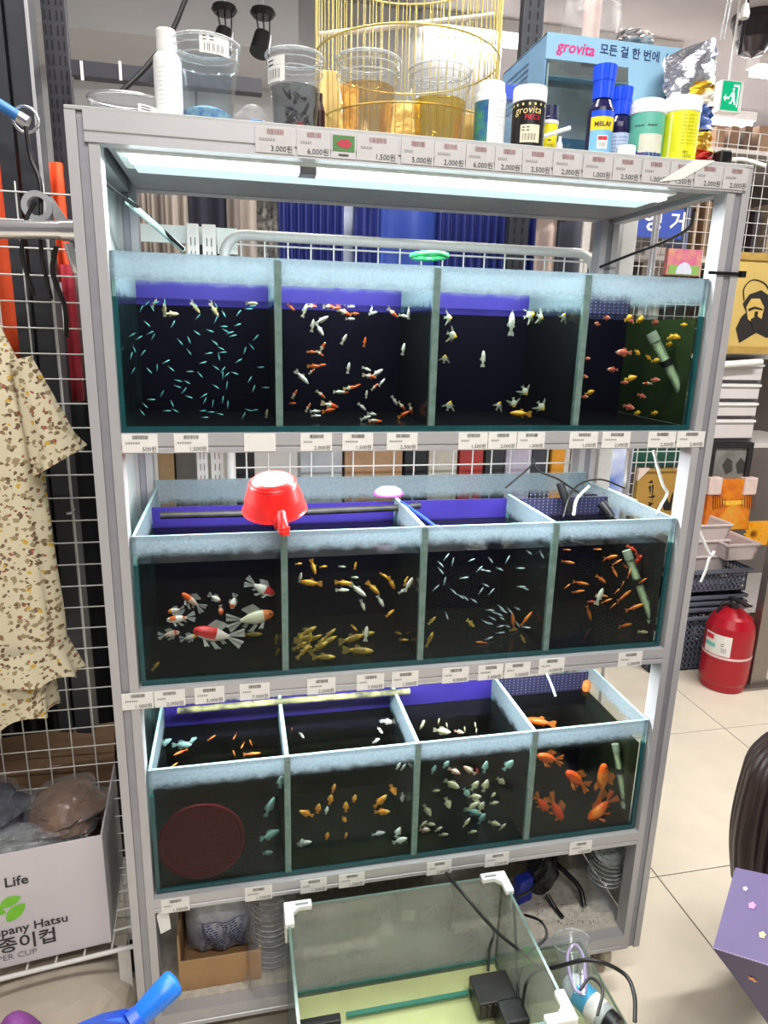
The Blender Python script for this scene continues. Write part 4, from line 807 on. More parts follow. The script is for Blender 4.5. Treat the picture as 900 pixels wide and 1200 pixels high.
# blue capped bottles
CAPB = pm('cap_blue', (24, 76, 226), .35); NAVY = pm('bottle_navy', (26, 24, 66), .2)
def ribbed(o, c, R, z0, z1, r0, r1, nm='cap'):
    mb = MB(); n = 40; vs = []
    for z, rr in ((z0, r0), (z1, r1)):
        for j in range(n): a = 2 * math.pi * j / n; q_ = R * rr * (1 + (.04 if j % 2 else -.02)); vs.append(c + Vector((q_ * math.cos(a), q_ * math.sin(a), z)))
    mb.add(vs, [(j, (j + 1) % n, n + (j + 1) % n, n + j) for j in range(n)] + [tuple(range(n, 2 * n)), tuple(range(n - 1, -1, -1))], 0); return mb.build(nm, CAPB, o)
for px, yt, yb, rp, y, lab, big in ((700, 77, 179, 15.5, .07, 'tall navy bottle with ribbed blue cap and yellow banded label', 1), (722, 103, 182, 14, .10, 'shorter navy bottle with ribbed blue cap and pale blue label', 0)):
    o, c, R, H = bottle('medicine_bottle', px, yt, y, rp, None, ['body', [(0, 0), (1, 0), (1, .50), (.95, .56), (.7, .64), (.62, .66), (.62, .68)], NAVY], lab, yb=yb)
    ribbed(o, c, R, H * .66, H * .84, .72, .76, 'cap'); ribbed(o, c, R, H * .84, H * 1.0, .80, .86, 'cap_top'); fa = facing(c)
    if big:
        sticker(o, c, R * 1.01, H, fa - .75, fa + 1.4, H * .02, H * .33, False, pm('label_sky', (120, 176, 214), .4)); sticker(o, c, R * 1.012, H, fa - .75, fa + 1.4, H * .32, H * .46, False, pm('label_yellow', (238, 206, 40), .4))
        sticker(o, c, R * 1.012, H, fa - .75, fa + 1.4, H * .455, H * .52, False, CAPB); curved_text('*MELAF', o, c, R * 1.013, fa + .25, H * .355, R * 1.3, INK)
        sticker(o, c, R * 1.016, H, fa - .1, fa + .7, H * .12, H * .26, True, PAPER); sticker(o, c, R * 1.02, H, fa - .05, fa + .65, H * .21, H * .25, False, pm('ink_red', (206, 40, 60), .4))
    else:
        sticker(o, c, R * 1.01, H, fa - .9, fa + 1.3, H * .02, H * .42, False, pm('label_pale_blue', (176, 194, 226), .4))
        for k in range(7): curved_text('---- ------', o, c, R * 1.015, fa + .1, H * (.08 + .045 * k), R * 1.4, pm('ink_navy', (70, 80, 140), .5), 'printed_line')
o, c, R, H = bottle('flat_lid', 733, 172, .04, 11, None, ['lid', [(0, 0), (1, 0), (1, .9), (.95, 1), (0, 1)], WHITE], 'flat white lid in front of the short navy bottle', 'lid', yb=182)
o, c, R, H = bottle('food_jar', 753, 119, .08, 21, None, ['body', [(0, 0), (1, 0), (1, .78), (.95, .8)], pm('jar_teal', (96, 176, 156), .35), 'lid', [(1.0, .78), (1.03, .79), (1.03, .9), (.95, .97), (.85, 1), (0, 1)], pm('lid_white', (224, 226, 230), .35)], 'teal fish food jar with white lid, left of the yellow jar', 'jar', yb=186)
fa = facing(c); sticker(o, c, R * 1.006, H, fa - .9, fa + 1.2, H * .01, H * .2, False, pm('label_navy', (60, 60, 130), .4)); sticker(o, c, R * 1.008, H, fa - .3, fa + 1.1, H * .18, H * .46, False, pm('label_sand', (206, 206, 190), .4)); curved_text('--- ---', o, c, R * 1.01, fa, H * .55, R * 1.2, INK, 'printed_line')
o, c, R, H = bottle('food_jar', 792, 116, .07, 21, None, ['body', [(0, 0), (1, 0), (1, .78), (.95, .8)], pm('jar_lime', (214, 214, 34), .35), 'lid', [(1.0, .78), (1.03, .79), (1.03, .95), (.98, 1), (0, 1)], pm('lid_white', (224, 226, 230), .35)], 'yellow fish food jar with white lid, in front of the foil bag', 'jar', yb=188)
fa = facing(c)
for k in range(9): curved_text('--- ----- --', o, c, R * 1.01, fa + .55, H * (.3 + .05 * k), R * .85, pm('ink_olive', (110, 110, 40), .5), 'printed_line')
sticker(o, c, R * 1.008, H, fa + .2, fa + 1.0, H * .1, H * .22, True, pm('jar_lime', (214, 214, 34), .35)); sticker(o, c, R * 1.006, H, fa - .55, fa - .42, H * .02, H * .76, False, pm('stripe_pale', (236, 236, 150), .4))
# foil bag
fb = empty('foil_bag', base_at(812, 188, .14), 'crumpled gold and blue foil bag of fish food behind the yellow jar', 'bag')
def bag(parts, y):
    for nm, pts, mat in parts:
        q = [at(px, py, y) for px, py in pts]; n = 9; mb = MB(); a, b, c_, d = q
        rnd = random.Random(len(nm))
        def fn(u, v, s_): 
            p = (a * (1 - u) + b * u) * (1 - v) + (d * (1 - u) + c_ * u) * v
            bul = .028 * math.sin(math.pi * u) ** .6 + .006 * math.sin(9 * u + 7 * v) + .005 * math.sin(17 * v + 5 * u)
            return p + Vector((0, s_ * bul, 0))
        mb.sheet(n, n, lambda u, v: fn(u, v, -1)).sheet(n, n, lambda u, v: fn(u, v, 1)); mb.build(nm, mat, fb)
SILVF = pm('silver_foil', (200, 204, 216), .22, .8, .15, 40, .6)
bag([('clear_top', [(778, 68), (840, 45), (836, 100), (780, 120)], SILVF), ('gold_band', [(783, 104), (836, 96), (834, 114), (790, 122)], pm('foil_gold', (226, 176, 40), .3, .6, .2, 40, .5)), ('white_panel', [(800, 112), (834, 110), (833, 130), (800, 130)], pm('foil_white', (222, 214, 200), .4)),
     ('blue_panel', [(782, 122), (834, 126), (832, 156), (784, 158)], pm('foil_blue', (70, 100, 170), .35, .3, .2, 40, .4)), ('gold_base', [(784, 154), (833, 152), (831, 183), (800, 184)], pm('foil_gold2', (206, 160, 50), .3, .6, .3, 40, .5)), ('red_hem', [(800, 180), (832, 179), (831, 190), (800, 190)], pm('foil_red', (200, 40, 40), .4))], .14)
cl = empty('lamp_clamp', base_at(846, 186, .10), 'black clamp with white cable at the right end of the rack top', 'clamp'); q = base_at(846, 186, .10)
MB().box((q.x - .014, .085, TB), (q.x + .014, .115, TB + .05)).build('jaw', BLACK, cl, bevel=.004); MB().tube(curve([q + Vector((.01, -.02, .03)), q + Vector((.03, -.03, .03)), q + Vector((.06, -.06, .014))], 6), .004, 6).build('cord', WHITE, cl)
# boxed aquarium
BXB = pm('box_sky_blue', (150, 196, 224), .5, 0, .03, 20)
F0 = at(642, 37, .20); x0 = F0.x; zt_ = F0.z; zh = at(640, 68, .2).z; x1 = at(830, 70, .20).x; d1 = .245
bx = empty('boxed_aquarium', (x0, .2, TB), 'pale blue boxed aquarium with a pink wordmark and open window front', 'box')
MB().box((x0, .20, zh), (x1, .203, zt_)).build('header_panel', BXB, bx); MB().box((x0, .203, zt_ - .003), (x1, .225, zt_)).build('top_panel', BXB, bx); MB().box((x0, .42, zt_ - .003), (x1, .20 + d1, zt_)).build('top_panel', BXB, bx); MB().box((x0, .226, zt_ - .0045), (x1, .419, zt_ - .001)).build('glass_top', glass('box_glass', (230, 236, 236), .04, 1.5), bx)
MB().prism([(x0, .203, TB), (x0, .20 + d1, TB), (x0, .20 + d1, zt_), (x0, .203, zt_)], (.003, 0, 0)).build('side_panel', pm('box_side_blue', (120, 160, 196), .5), bx)
for k in range(7): MB().rect((x0, .42, zt_ - .03 - k * .012), -Y, Z, .13, .004, 0).build('printed_line', pm('box_print', (90, 120, 160), .5), bx)
MB().box((x0, .443, TB), (x1, .446, zt_)).build('back_panel', pm('box_back', (170, 172, 172), .6), bx); MB().box((x0, .203, TB), (x1, .443, TB + .006)).build('floor_panel', pm('box_floor', (150, 152, 152), .6), bx)
cx = at(790, 110, .2).x
pts = [Vector((cx - .115 + .115 * (1 - math.cos(t)), .2, zh - .12 * math.sin(t))) for t in [k * math.pi / 20 for k in range(11)]]
MB().prism([Vector((x1, .2, zh)), Vector((cx - .115, .2, zh))] + pts[1:] + [Vector((x1, .2, zh - .12))], (0, .003, 0)).build('curved_panel', BXB, bx)
MB().box((x0 + .008, .208, TB + .007), (x0 + .012, .212, zh)).build('glass_corner', pm('glass_corner', (190, 214, 216), .2), bx)
MB().box((x0 + .006, .206, TB + .008), (x1 - .004, .209, zh + .005)).build('glass_front', glass('box_glass', (230, 236, 236), .04, 1.5), bx)
MB().box((x0 + .02, .40, TB + .1), (x1 - .02, .405, TB + .13)).build('blue_strip', pm('strip_blue', (84, 130, 166), .5), bx)
s_ = at(652, 57, .2); MB().textw('*grovita', (s_.x, .2, s_.z - .004), (X + Z * -.02), Z, at(697, 55, .2).x - s_.x, 0, 'l', .2).build('wordmark', pm('wordmark_pink', (226, 40, 130), .4), bx)
s_ = at(703, 61, .2); MB().textw('*모든 걸 한 번에 스타트', (s_.x, .2, s_.z - .002), (X + Z * -.02), Z, at(806, 70, .2).x - s_.x, 0, 'l').build('slogan', pm('ink_navy_box', (40, 60, 110), .4), bx)
crumple('crumpled_packet', (at(748, 50, .23).x, .255, zt_ + .001), .042, .04, .022, pm('packet_mix', (50, 50, 56), .3, .3, 0, 30, .6, c2=(196, 186, 180)), 'crumpled dark foil packet lying on top of the boxed aquarium', 'packet', .4, 5)
rl = empty('clear_roll', (at(695, 40, .34).x, .34, zt_), 'tall clear plastic film roll standing on the boxed aquarium', 'roll')
rr = 34 * mpp(at(695, 20, .34)); MB().lathe([(rr, 0), (rr * 1.02, .06), (rr * .98, .12), (rr, .22)], (at(692, 40, .34).x, .34, zt_ + .001), 24).build('film', FILM, rl); MB().lathe([(rr * .3, 0), (rr * .3, .22)], (at(692, 40, .34).x, .34, zt_ + .001), 14).build('tube', pm('tube_pinkish', (214, 190, 180), .6, alpha=.8), rl)
# gold birdcage
CAGEM = pm('cage_gold', (204, 186, 110), .3, .6, .1, 30)
cgx, cgy, cgr = .588, .29, .193; cg = empty('birdcage', (cgx, cgy, TB), 'round gold wire birdcage standing behind the cups', 'birdcage')
for zz, t_ in ((TB + .004, .003), (TB + .085, .0022), (TB + .215, .0022), (TB + .40, .0022)):
    MB().tube([(cgx + cgr * math.cos(a), cgy + cgr * math.sin(a), zz) for a in [k * math.pi / 24 for k in range(48)]], t_, 6, closed=True).build('ring', CAGEM, cg)
wm = MB().tube([(cgx, cgy, TB), (cgx, cgy, TB + .40)], .0011, 5).build('cage_wire', CAGEM, cg); wm.location = (cgr, 0, 0.002)
for k in range(1, 76):
    a = 2 * math.pi * k / 76; copy_of(wm, cg, (cgr * math.cos(a), cgr * math.sin(a), .002))
for k in range(12):
    a = math.pi * 2 * k / 12; MB().tube([(cgx + cgr * math.cos(a) * math.cos(t), cgy + cgr * math.sin(a) * math.cos(t), TB + .402 + .14 * math.sin(t)) for t in [j * math.pi / 12 for j in range(7)]], .0011, 5).build('dome_wire', CAGEM, cg)
MB().lathe([(0, 0), (cgr * .99, 0), (cgr * .99, .003), (0, .003)], (cgx, cgy, TB), 40).build('tray', pm('cage_tray', (190, 180, 150), .5), cg)
MB().tube([(cgx - .188, cgy, at(382, 42, cgy).z), (cgx + .188, cgy, at(580, 18, cgy).z)], .006, 8).build('perch', pm('perch_beige', (214, 206, 196), .6), cg)
# ------------------------------------------------------------------ bottom bay: things on the base board and the loose glass tanks
BZ = 0.1705
def fbox(name, a, b, mat, label, cat='box', bevel=.002, rz=0.0, group=None):
    o = MB().box(a, b).build(name, mat, None, bevel); recenter(o); o.rotation_euler = (0, 0, rz); return tag(o, label, cat, group)
cbx = empty('open_carton', (.145, .12, BZ), 'small torn brown carton at the left of the base shelf', 'carton')
MB().box((.045, .035, BZ), (.235, .040, BZ + .085)).build('front_flap', CARD, cbx, bevel=.001); MB().box((.045, .040, BZ), (.050, .24, BZ + .16)).build('side_flap', CARD, cbx); MB().box((.230, .040, BZ), (.235, .24, BZ + .085)).build('side_flap', CARD, cbx)
MB().box((.045, .24, BZ), (.235, .245, BZ + .15)).build('back_flap', CARD, cbx); MB().box((.05, .04, BZ), (.23, .24, BZ + .004)).build('floor_flap', CARD, cbx)
sb = empty('sachet_bag', (.14, .13, BZ + .006), 'grey plastic refill bag with blue printed panel inside the torn carton', 'bag')
GREYB = pm('grey_bag', (170, 174, 186), .35, 0, .1, 18, .5)
def pillow(u, v, s_): return Vector((.058 + .165 * u, .14 + s_ * .045 * math.sin(math.pi * u) ** .5 * math.sin(math.pi * min(1, v * 1.02)) ** .4 - .03 * v + .004 * math.sin(19 * u + 11 * v), BZ + .008 + .235 * v))
MB().sheet(14, 14, lambda u, v: pillow(u, v, -1)).sheet(14, 14, lambda u, v: pillow(u, v, 1)).build('pouch', GREYB, sb)
mb = MB()
def onp(u, v): return pillow(u, v, -1) + Vector((0, -.0016, 0))
def pq(u0, u1, v0, v1, mi):
    n = 8
    for k in range(n):
        a, b = u0 + (u1 - u0) * k / n, u0 + (u1 - u0) * (k + 1) / n
        o_ = Vector((0, -.0006 * (1 + mi), 0)); mb.add([onp(a, v0) + o_, onp(b, v0) + o_, onp(b, v1) + o_, onp(a, v1) + o_], [(0, 1, 2, 3)], mi)
for j in range(7): pq(.2, .9, .1 + .065 * j, .165 + .065 * j, 0)
rnd = random.Random(4)
for j in range(13):
    u = .24
    while u < .84: w_ = rnd.uniform(.03, .1); pq(u, min(.86, u + w_), .12 + .034 * j, .134 + .034 * j, 1); u += w_ + .02
pq(.2, .9, .565, .572, 1)
mb.build('printed_panel', [pm('panel_pale', (176, 180, 198), .4), pm('print_navy', (60, 64, 120), .5)], sb)
crumple('black_bag', (.09, .22, BZ + .17), .06, .05, .03, pm('black_bag', (18, 18, 20), .3, 0, .2, 30, .6), 'crumpled black plastic above the torn carton', 'bag', .4, 8)
# sleeve of stacked clear cups in film
cs = empty('cup_sleeve', (.262, -.01, BZ), 'tall sleeve of stacked clear cups wrapped in crinkled film', 'cup stack')
mb = MB(); prof = [(0, 0)]
for k in range(17): prof += [(.042, .008 + k * .0155), (.0465, .016 + k * .0155), (.0465, .019 + k * .0155)]
cc = Vector((.262, .085, BZ + .005)); MB().lathe(prof, cc, 28).build('cups', glass('cup_stack', (240, 240, 244), .1, 1.4, .06), cs)
for k in range(0, 17, 1): MB().tube([cc + Vector((.047 * math.cos(a), .047 * math.sin(a), .0175 + k * .0155)) for a in [j * math.pi / 12 for j in range(24)]], .0011, 4, closed=True).build('cup_rim', PLB, cs)
rnd = random.Random(12)
def wrap(u, v):
    a = 2 * math.pi * u; f = .056 + .010 * math.sin(3 * a + 4 * v) * (1 - v) + .012 * (1 - v) ** 2 + .005 * math.sin(7 * a + 9 * v) + .003 * math.sin(13 * a - 17 * v)
    return Vector((.262 + f * math.cos(a), .062 - .035 * (1 - v) + f * .8 * math.sin(a), BZ + .003 + .26 * v))
MB().sheet(40, 16, wrap).build('film_wrap', FILM, cs)
wb = MB().prism([(.018, .0, .39), (.040, .0, .40), (.038, .0, .44), (.020, .0, .452), (.012, .0, .44)], (0, .006, 0)).build('white_bracket', WHITE); recenter(wb); wb.location.y = -.006; tag(wb, 'white plastic hook hanging inside the left post at the base bay', 'hook')
# back of the bay: dark boxes and bags
fbox('navy_box', (.34, .34, BZ), (.72, .42, .445), pm('navy_box', (26, 28, 74), .45, 0, .1, 12), 'wide navy carton at the back of the base bay, behind the loose tank')
fbox('pale_carton', (.66, .30, BZ), (.745, .335, .44), pm('pale_lilac', (186, 176, 184), .5), 'pale upright carton beside the navy box in the base bay', 'carton')
fbox('dark_carton', (.86, .36, BZ), (1.12, .425, .43), pm('dark_carton', (26, 26, 30), .4, 0, .3, 40), 'black carton with faint print behind the cup stack, base bay right')
kb = atz(640, 1058, BZ); kc = atz(706, 1066, BZ); kx, ky = kc.x, kc.y + .02
crumple('black_bag', (kb.x, kb.y + .04, BZ), .042, .04, .085, pm('black_bag', (18, 18, 20), .3, 0, .2, 30, .6), 'upright black plastic bag in the middle right of the base bay', 'bag', .35, 21)
crumple('black_bag', (.80, .32, BZ + .08), .05, .05, .08, pm('black_bag2', (24, 24, 28), .35, 0, .2, 30, .6), 'black bundle hanging behind the blue packet in the base bay', 'bag', .3, 22)
kb2 = atz(616, 1062, BZ)
fbox('blue_packet', (kb2.x - .024, kb2.y + .01, BZ), (kb2.x + .024, kb2.y + .04, BZ + .075), pm('packet_cobalt', (36, 52, 160), .35, 0, .15, 30, .4), 'small cobalt blue packet behind the loose tank', 'packet', .004, .3)
cable([(kb.x + .03, kb.y + .08, BZ + .09), (kb.x + .06, kb.y + .06, BZ + .06), (kx - .05, ky + .03, BZ + .04), (kx - .05, ky - .01, BZ + .01)], .007, 'thick black hose end lying beside the black bag', BLACK, 'hose', 'black_hose')
cable([(kb.x, kb.y + .0, BZ + .03), (kb.x + .012, kb.y - .03, BZ + .01), (kb.x + .02, kb.y - .06, BZ + .006)], .006, 'short black cord trailing from the black bag', BLACK, 'cord', 'cord')
ks = empty('cup_stack', (kx, ky, BZ), 'leaning stack of clear plastic cups at the right of the base bay', 'cup stack')
tl = Matrix.Translation((kx, ky, BZ + .006)) @ Matrix.Rotation(math.radians(4), 4, 'Y')
prof = [(0, 0), (.036, 0)] + [q for k in range(6) for q in ((.038 + .001 * k, .08 + .013 * k), (.044, .084 + .013 * k), (.044, .088 + .013 * k))]
MB().lathe(prof, (0, 0, 0), 26, 0, tl).build('cups', PLA, ks)
for k in range(6): MB().tube([tl @ Vector((0.045 * math.cos(a), .045 * math.sin(a), .087 + .013 * k)) for a in [j * math.pi / 12 for j in range(24)]], .0016, 5, closed=True).build('cup_rim', PLB, ks)
t2 = tl @ Matrix.Translation((-.004, 0, .19)) @ Matrix.Rotation(math.radians(55), 4, 'X')
MB().lathe([(.052, 0), (.054, .004), (.044, .008), (.04, .004), (.012, .006), (0, .006)], (0, 0, 0), 26, 0, t2).build('dome_lid', PLB, ks)
mb = MB(); rnd = random.Random(9)
for k in range(70):
    x_, y_ = rnd.uniform(.86, 1.14), rnd.uniform(.03, .2); a = rnd.uniform(0, 6.3); l_ = rnd.uniform(.002, .008)
    mb.tube([(x_, y_, BZ + .001), (x_ + l_ * math.cos(a), y_ + l_ * math.sin(a), BZ + .0015)], .0009, 4)
tag(mb.build('debris', pm('debris_dark', (70, 64, 58), .8)), 'dark crumbs and scraps scattered on the base shelf', 'debris', None, 'stuff')
# lower wide tank under the loose one, with its lid plate
GRIM = pm('loose_rim', (92, 114, 106), .25, 0, .15, 40); LG = glass('loose_glass', (244, 248, 243), .03, 1.35, .03, (170, 176, 166), bscale=12)
LG2 = glass('loose_glass_dusty', (240, 244, 240), .05, 1.35, .30, (200, 202, 198), bscale=5)
def gtank(name, x0, x1, y0, y1, z0, z1, label, back=None, brackets=False):
    o = empty(name, ((x0 + x1) / 2, (y0 + y1) / 2, z0), label, 'glass tank'); t = .006
    def p_(nm, a, b, m):
        mb = MB().box(a, b); dims = [b[i] - a[i] for i in range(3)]; th = dims.index(min(dims))
        for k, f in enumerate(mb.f):
            n = (mb.v[f[1]] - mb.v[f[0]]).cross(mb.v[f[2]] - mb.v[f[1]])
            if max(range(3), key=lambda i: abs(n[i])) != th: mb.m[k] = 1
        mb.build(nm, [m, GRIM], o)
    p_('front_pane', (x0, y0, z0), (x1, y0 + t, z1), LG); p_('back_pane', (x0, y1 - t, z0), (x1, y1, z1), back or LG)
    p_('side_pane', (x0, y0 + t, z0), (x0 + t, y1 - t, z1), LG); p_('side_pane', (x1 - t, y0 + t, z0), (x1, y1 - t, z1), back or LG)
    p_('bottom_pane', (x0 + t, y0 + t, z0), (x1 - t, y1 - t, z0 + t), LG)
    for y_ in (y0 + .0, y1 - .008): MB().box((x0, y_, z0), (x1, y_ + .008, z0 + .007)).build('bottom_seam', pm('teal_seam', (60, 120, 112), .3), o)
    if brackets:
        for cx_, cy_, sx, sy in ((x0, y1, 1, -1), (x1, y1, -1, -1), (x1, y0, -1, 1), (x0, y0, 1, 1)):
            a = .062; w2 = .020; zt = z1 + .006
            P = [(0, 0), (a, 0), (a, w2), (w2 + .012, w2), (w2, w2 + .012), (w2, a), (0, a)]
            P = [(cx_ + sx * (px - .006), cy_ + sy * (py - .006)) for px, py in P]
            if sx * sy < 0: P = P[::-1]
            b = MB().prism([(px, py, z1 - .006) for px, py in P], (0, 0, .013))
            b.box((min(cx_ - sx * .006, cx_ - sx * .001), min(cy_ - sy * .006, cy_ + sy * .05), z1 - .05), (max(cx_ - sx * .006, cx_ - sx * .001), max(cy_ - sy * .006, cy_ + sy * .05), z1))
            b.box((min(cx_, cx_ + sx * .05), min(cy_ - sy * .006, cy_ - sy * .001), z1 - .028), (max(cx_, cx_ + sx * .05), max(cy_ - sy * .006, cy_ - sy * .001), z1))
            k = b.build('corner_bracket', WHITE, o, bevel=.0025)
            MB().box((min(cx_ + sx * .02, cx_ + sx * .048), min(cy_ + sy * .004, cy_ + sy * .009), z1 + .0068), (max(cx_ + sx * .02, cx_ + sx * .048), max(cy_ + sy * .004, cy_ + sy * .009), z1 + .0078)).build('slot', ALU2, k)
    return o
gtank('glass_tank', .292, 1.036, -.44, -.03, .0, .192, 'wide low glass tank on the floor under the white-cornered tank')
MB_ = MB().box((.300, -.42, .010), (1.02, -.05, .040)).build('foam_board', pm('foam_pale', (230, 226, 186), .7, 0, .06, 12)); recenter(MB_); tag(MB_, 'pale yellow foam board lying inside the wide low tank', 'foam board')
lidp = MB().box((.292, -.44, .1935), (1.036, -.03, .1985)).build('lid_plate', [glass('lid_glass', (244, 248, 243), .03, 1.35, .08, (170, 176, 166), bscale=12)], None, .001); recenter(lidp); tag(lidp, 'clear glass cover plate lying on the wide low tank', 'glass plate')
fbd = MB().box((.31, -.40, .1995), (.79, -.06, .2035)).build('foam_sheet', pm('foam_yellow', (236, 232, 178), .7, 0, .06, 14)); recenter(fbd); tag(fbd, 'pale yellow-green foam sheet under the white-cornered tank', 'foam sheet')
TK = gtank('glass_tank', .291, .801, -.405, -.045, .204, .450, 'small empty glass tank with white plastic corner brackets, in front of the rack', LG2, True)
zi = .2165
fp = empty('filter_pump', (.755, -.16, zi), 'black box filter pump standing in the right corner of the white-cornered tank', 'pump')
MB().box((.70, -.20, zi), (.79, -.125, zi + .045)).build('body', pm('pump_dark', (34, 30, 30), .4, 0, .2, 30), fp, bevel=.004); MB().box((.735, -.262, zi), (.792, -.205, zi + .06)).build('motor', BLACK, fp, bevel=.006)
for k in range(5): MB().box((.705 + .015 * k, -.202, zi + .01), (.712 + .015 * k, -.200, zi + .04)).build('grille_slot', pm('slot_dark', (60, 56, 54), .5), fp)
MB().tube([(.76, -.2635, zi + .03), (.76, -.268, zi + .03)], .007, 12).build('dial', ALU2, fp)
cl_ = empty('clip_tray', (.345, -.20, zi), 'black and teal plastic clip lying in the left corner of the white-cornered tank', 'clip')
MB().box((.31, -.155, zi), (.40, -.135, zi + .018)).build('arm', BLACK, cl_, bevel=.003); MB().box((.31, -.20, zi), (.37, -.16, zi + .010)).build('plate', pm('teal_plate', (110, 170, 160), .3), cl_); MB().box((.31, -.235, zi), (.40, -.21, zi + .016)).build('arm', BLACK, cl_, bevel=.003)
MB().box((.415, -.135, zi - .004), (.70, -.125, zi + .002)).build('glass_strip', pm('strip_teal', (60, 126, 110), .2), cl_)
ob = MB().lathe([(0, 0), (.018, .004), (.02, .014), (.012, .024), (0, .027)], (.385, -.262, zi), 14).build('orange_ball', pm('knob_orange', (236, 150, 90), .5)); recenter(ob); tag(ob, 'small orange ball in the left of the white-cornered tank', 'ball')
# filter block behind the dusty back pane
fbk = empty('filter_block', (.62, .05, BZ), 'black ribbed filter block seen through the back of the white-cornered tank', 'filter')
MM = Matrix.Translation((.64, .07, BZ + .10)) @ Matrix.Rotation(math.radians(8), 4, 'Y')
MB().box((-.075, -.03, -.035), (.075, .03, .035), 0, MM).build('block', BLACK, fbk, bevel=.004); MB().box((-.06, -.034, -.005), (-.03, -.030, .025), 0, MM).build('label', pm('label_grey', (120, 120, 116), .5), fbk)
for k in range(7): MB().box((-.02 + .014 * k, -.036, -.045), (-.012 + .014 * k, -.03, .03), 0, MM).build('rib', BLACK, fbk)
MB().box((.54, .035, BZ), (.72, .105, BZ + .058)).build('stand', pm('stand_grey', (176, 176, 168), .6), fbk)
# cup and bottle on the cover plate
zc = .199
cu = empty('plastic_cup', (.905, -.13, zc), 'clear plastic cup holding purple cord, lying on the cover plate', 'cup')
tl = Matrix.Translation((.925, -.235, zc + .045)) @ Matrix.Rotation(math.radians(-18), 4, 'Z') @ Matrix.Rotation(math.radians(-80), 4, 'X') 
MB().lathe([(0, 0), (.031, 0), (.033, .01), (.042, .15), (.044, .152)], (0, 0, 0), 28, 0, tl).build('wall', PLA, cu); MB().tube([tl @ Vector((.044 * math.cos(a), .044 * math.sin(a), .153)) for a in [j * math.pi / 14 for j in range(28)]], .0022, 6, closed=True).build('rim', PLB, cu)
MB().tube(curve([tl @ Vector(p_) for p_ in ((.0, -.015, .02), (.02, -.02, .09), (.005, -.022, .13), (-.018, -.02, .10), (-.012, -.02, .03), (.012, -.018, .03), (.022, -.015, .1))], 6), .0035, 6).build('purple_cord', pm('cord_lilac', (170, 150, 196), .5), cu)
gb = MB().tube([(.865, -.085, .25), (.862, -.10, .25)], [.019, .019], 16).build('green_disc', pm('cap_green', (10, 140, 70), .35)); recenter(gb); tag(gb, 'round green cap beside the lying cup', 'cap')
tb = empty('tonic_bottle', (.935, -.36, zc), 'plastic bottle with turquoise label and black cap lying on the cover plate', 'bottle')
tp_ = atz(712, 1196, zc + .03); tl = Matrix.Translation((tp_.x, tp_.y, zc + .032)) @ Matrix.Rotation(math.radians(25), 4, 'Z') @ Matrix.Rotation(math.radians(-88), 4, 'X')
MB().lathe([(0, 0), (.026, .002), (.029, .008), (.029, .10), (.02, .112), (0, .114)], (0, 0, 0), 26, 0, tl).build('body', pm('bottle_clearish', (196, 206, 206), .25, alpha=.7), tb)
MB().lathe([(.0294, .045), (.0294, .078)], (0, 0, 0), 26, 0, tl, capb=False, capt=False).build('turquoise_label', pm('label_turq', (30, 160, 206), .4), tb); MB().lathe([(.0294, .016), (.0294, .044)], (0, 0, 0), 26, 0, tl, capb=False, capt=False).build('white_label', PAPER, tb)
MB().lathe([(0, -.028), (.024, -.026), (.026, -.02), (.026, 0)], (0, 0, 0), 22, 0, tl).build('cap', BLACK, tb)
K = lambda *a: [at(*q) for q in a]
cable(K((523, 1023, -.02), (545, 1050, -.09), (580, 1090, -.14), (620, 1122, -.18), (640, 1135, -.22), (690, 1125, -.28), (730, 1140, -.30), (743, 1165, -.34), (744, 1198, -.38)), .0042, 'thick black cable crossing the white-cornered tank from its back rim')
cable(K((608, 1192, -.22), (606, 1150, -.16), (604, 1090, -.10), (604, 1055, -.05), (622, 1043, 0), (640, 1020, .12)), .0034, 'black cable climbing the right side pane of the white-cornered tank')
cable(K((612, 1180, -.24), (618, 1150, -.22), (638, 1136, -.22), (652, 1160, -.28), (668, 1195, -.36)), .0034, 'black cable looping out of the tank corner past the bottle')
cable(K((615, 1072, .0), (634, 1080, -.08), (640, 1098, -.12), (618, 1120, -.15), (608, 1150, -.18), (606, 1185, -.22)), .0032, 'thin black cable curling around the green cap')
cable(K((680, 1160, -.36), (692, 1146, -.34), (706, 1160, -.36), (700, 1190, -.40)), .003, 'short black cable arching over the tonic bottle')
cable(K((572, 1138, -.10), (574, 1110, -.06), (578, 1090, -.04), (560, 1060, 0.0)), .0032, 'black cable behind the back pane of the white-cornered tank')
# blue scoop handle in the very front
sh = empty('scoop', at(110, 1200, -.34), 'bright blue plastic scoop whose rounded grip rises at lower left', 'scoop')
BLS = pm('scoop_blue', (30, 110, 210), .35, 0, .05, 20); h0, h1 = at(206, 1149, -.30), at(168, 1186, -.33)
dv = (h0 - h1); MB().tube([h1 - dv * .25, h1, h1 + dv * .55, h1 + dv * .92, h1 + dv * 1.0, h1 + dv * 1.04], [.015, .019, .0225, .023, .018, .006], 18).build('grip', BLS, sh)
MB().tube([h1 - dv * .35, h1 - dv * .1], [.023, .019], 14).build('collar', pm('scoop_blue_dark', (40, 80, 190), .35), sh)
p1 = h1 - dv * .3; P = [p1 + Vector((.014, -.004, 0)), p1 + Vector((-.012, .004, .012)), at(120, 1196, -.36), at(40, 1230, -.42), at(60, 1290, -.42), at(150, 1240, -.36)]
MB().prism(P, (0, .004, .012)).build('blade', pm('scoop_blue_dark', (40, 80, 190), .35), sh, bevel=.002)
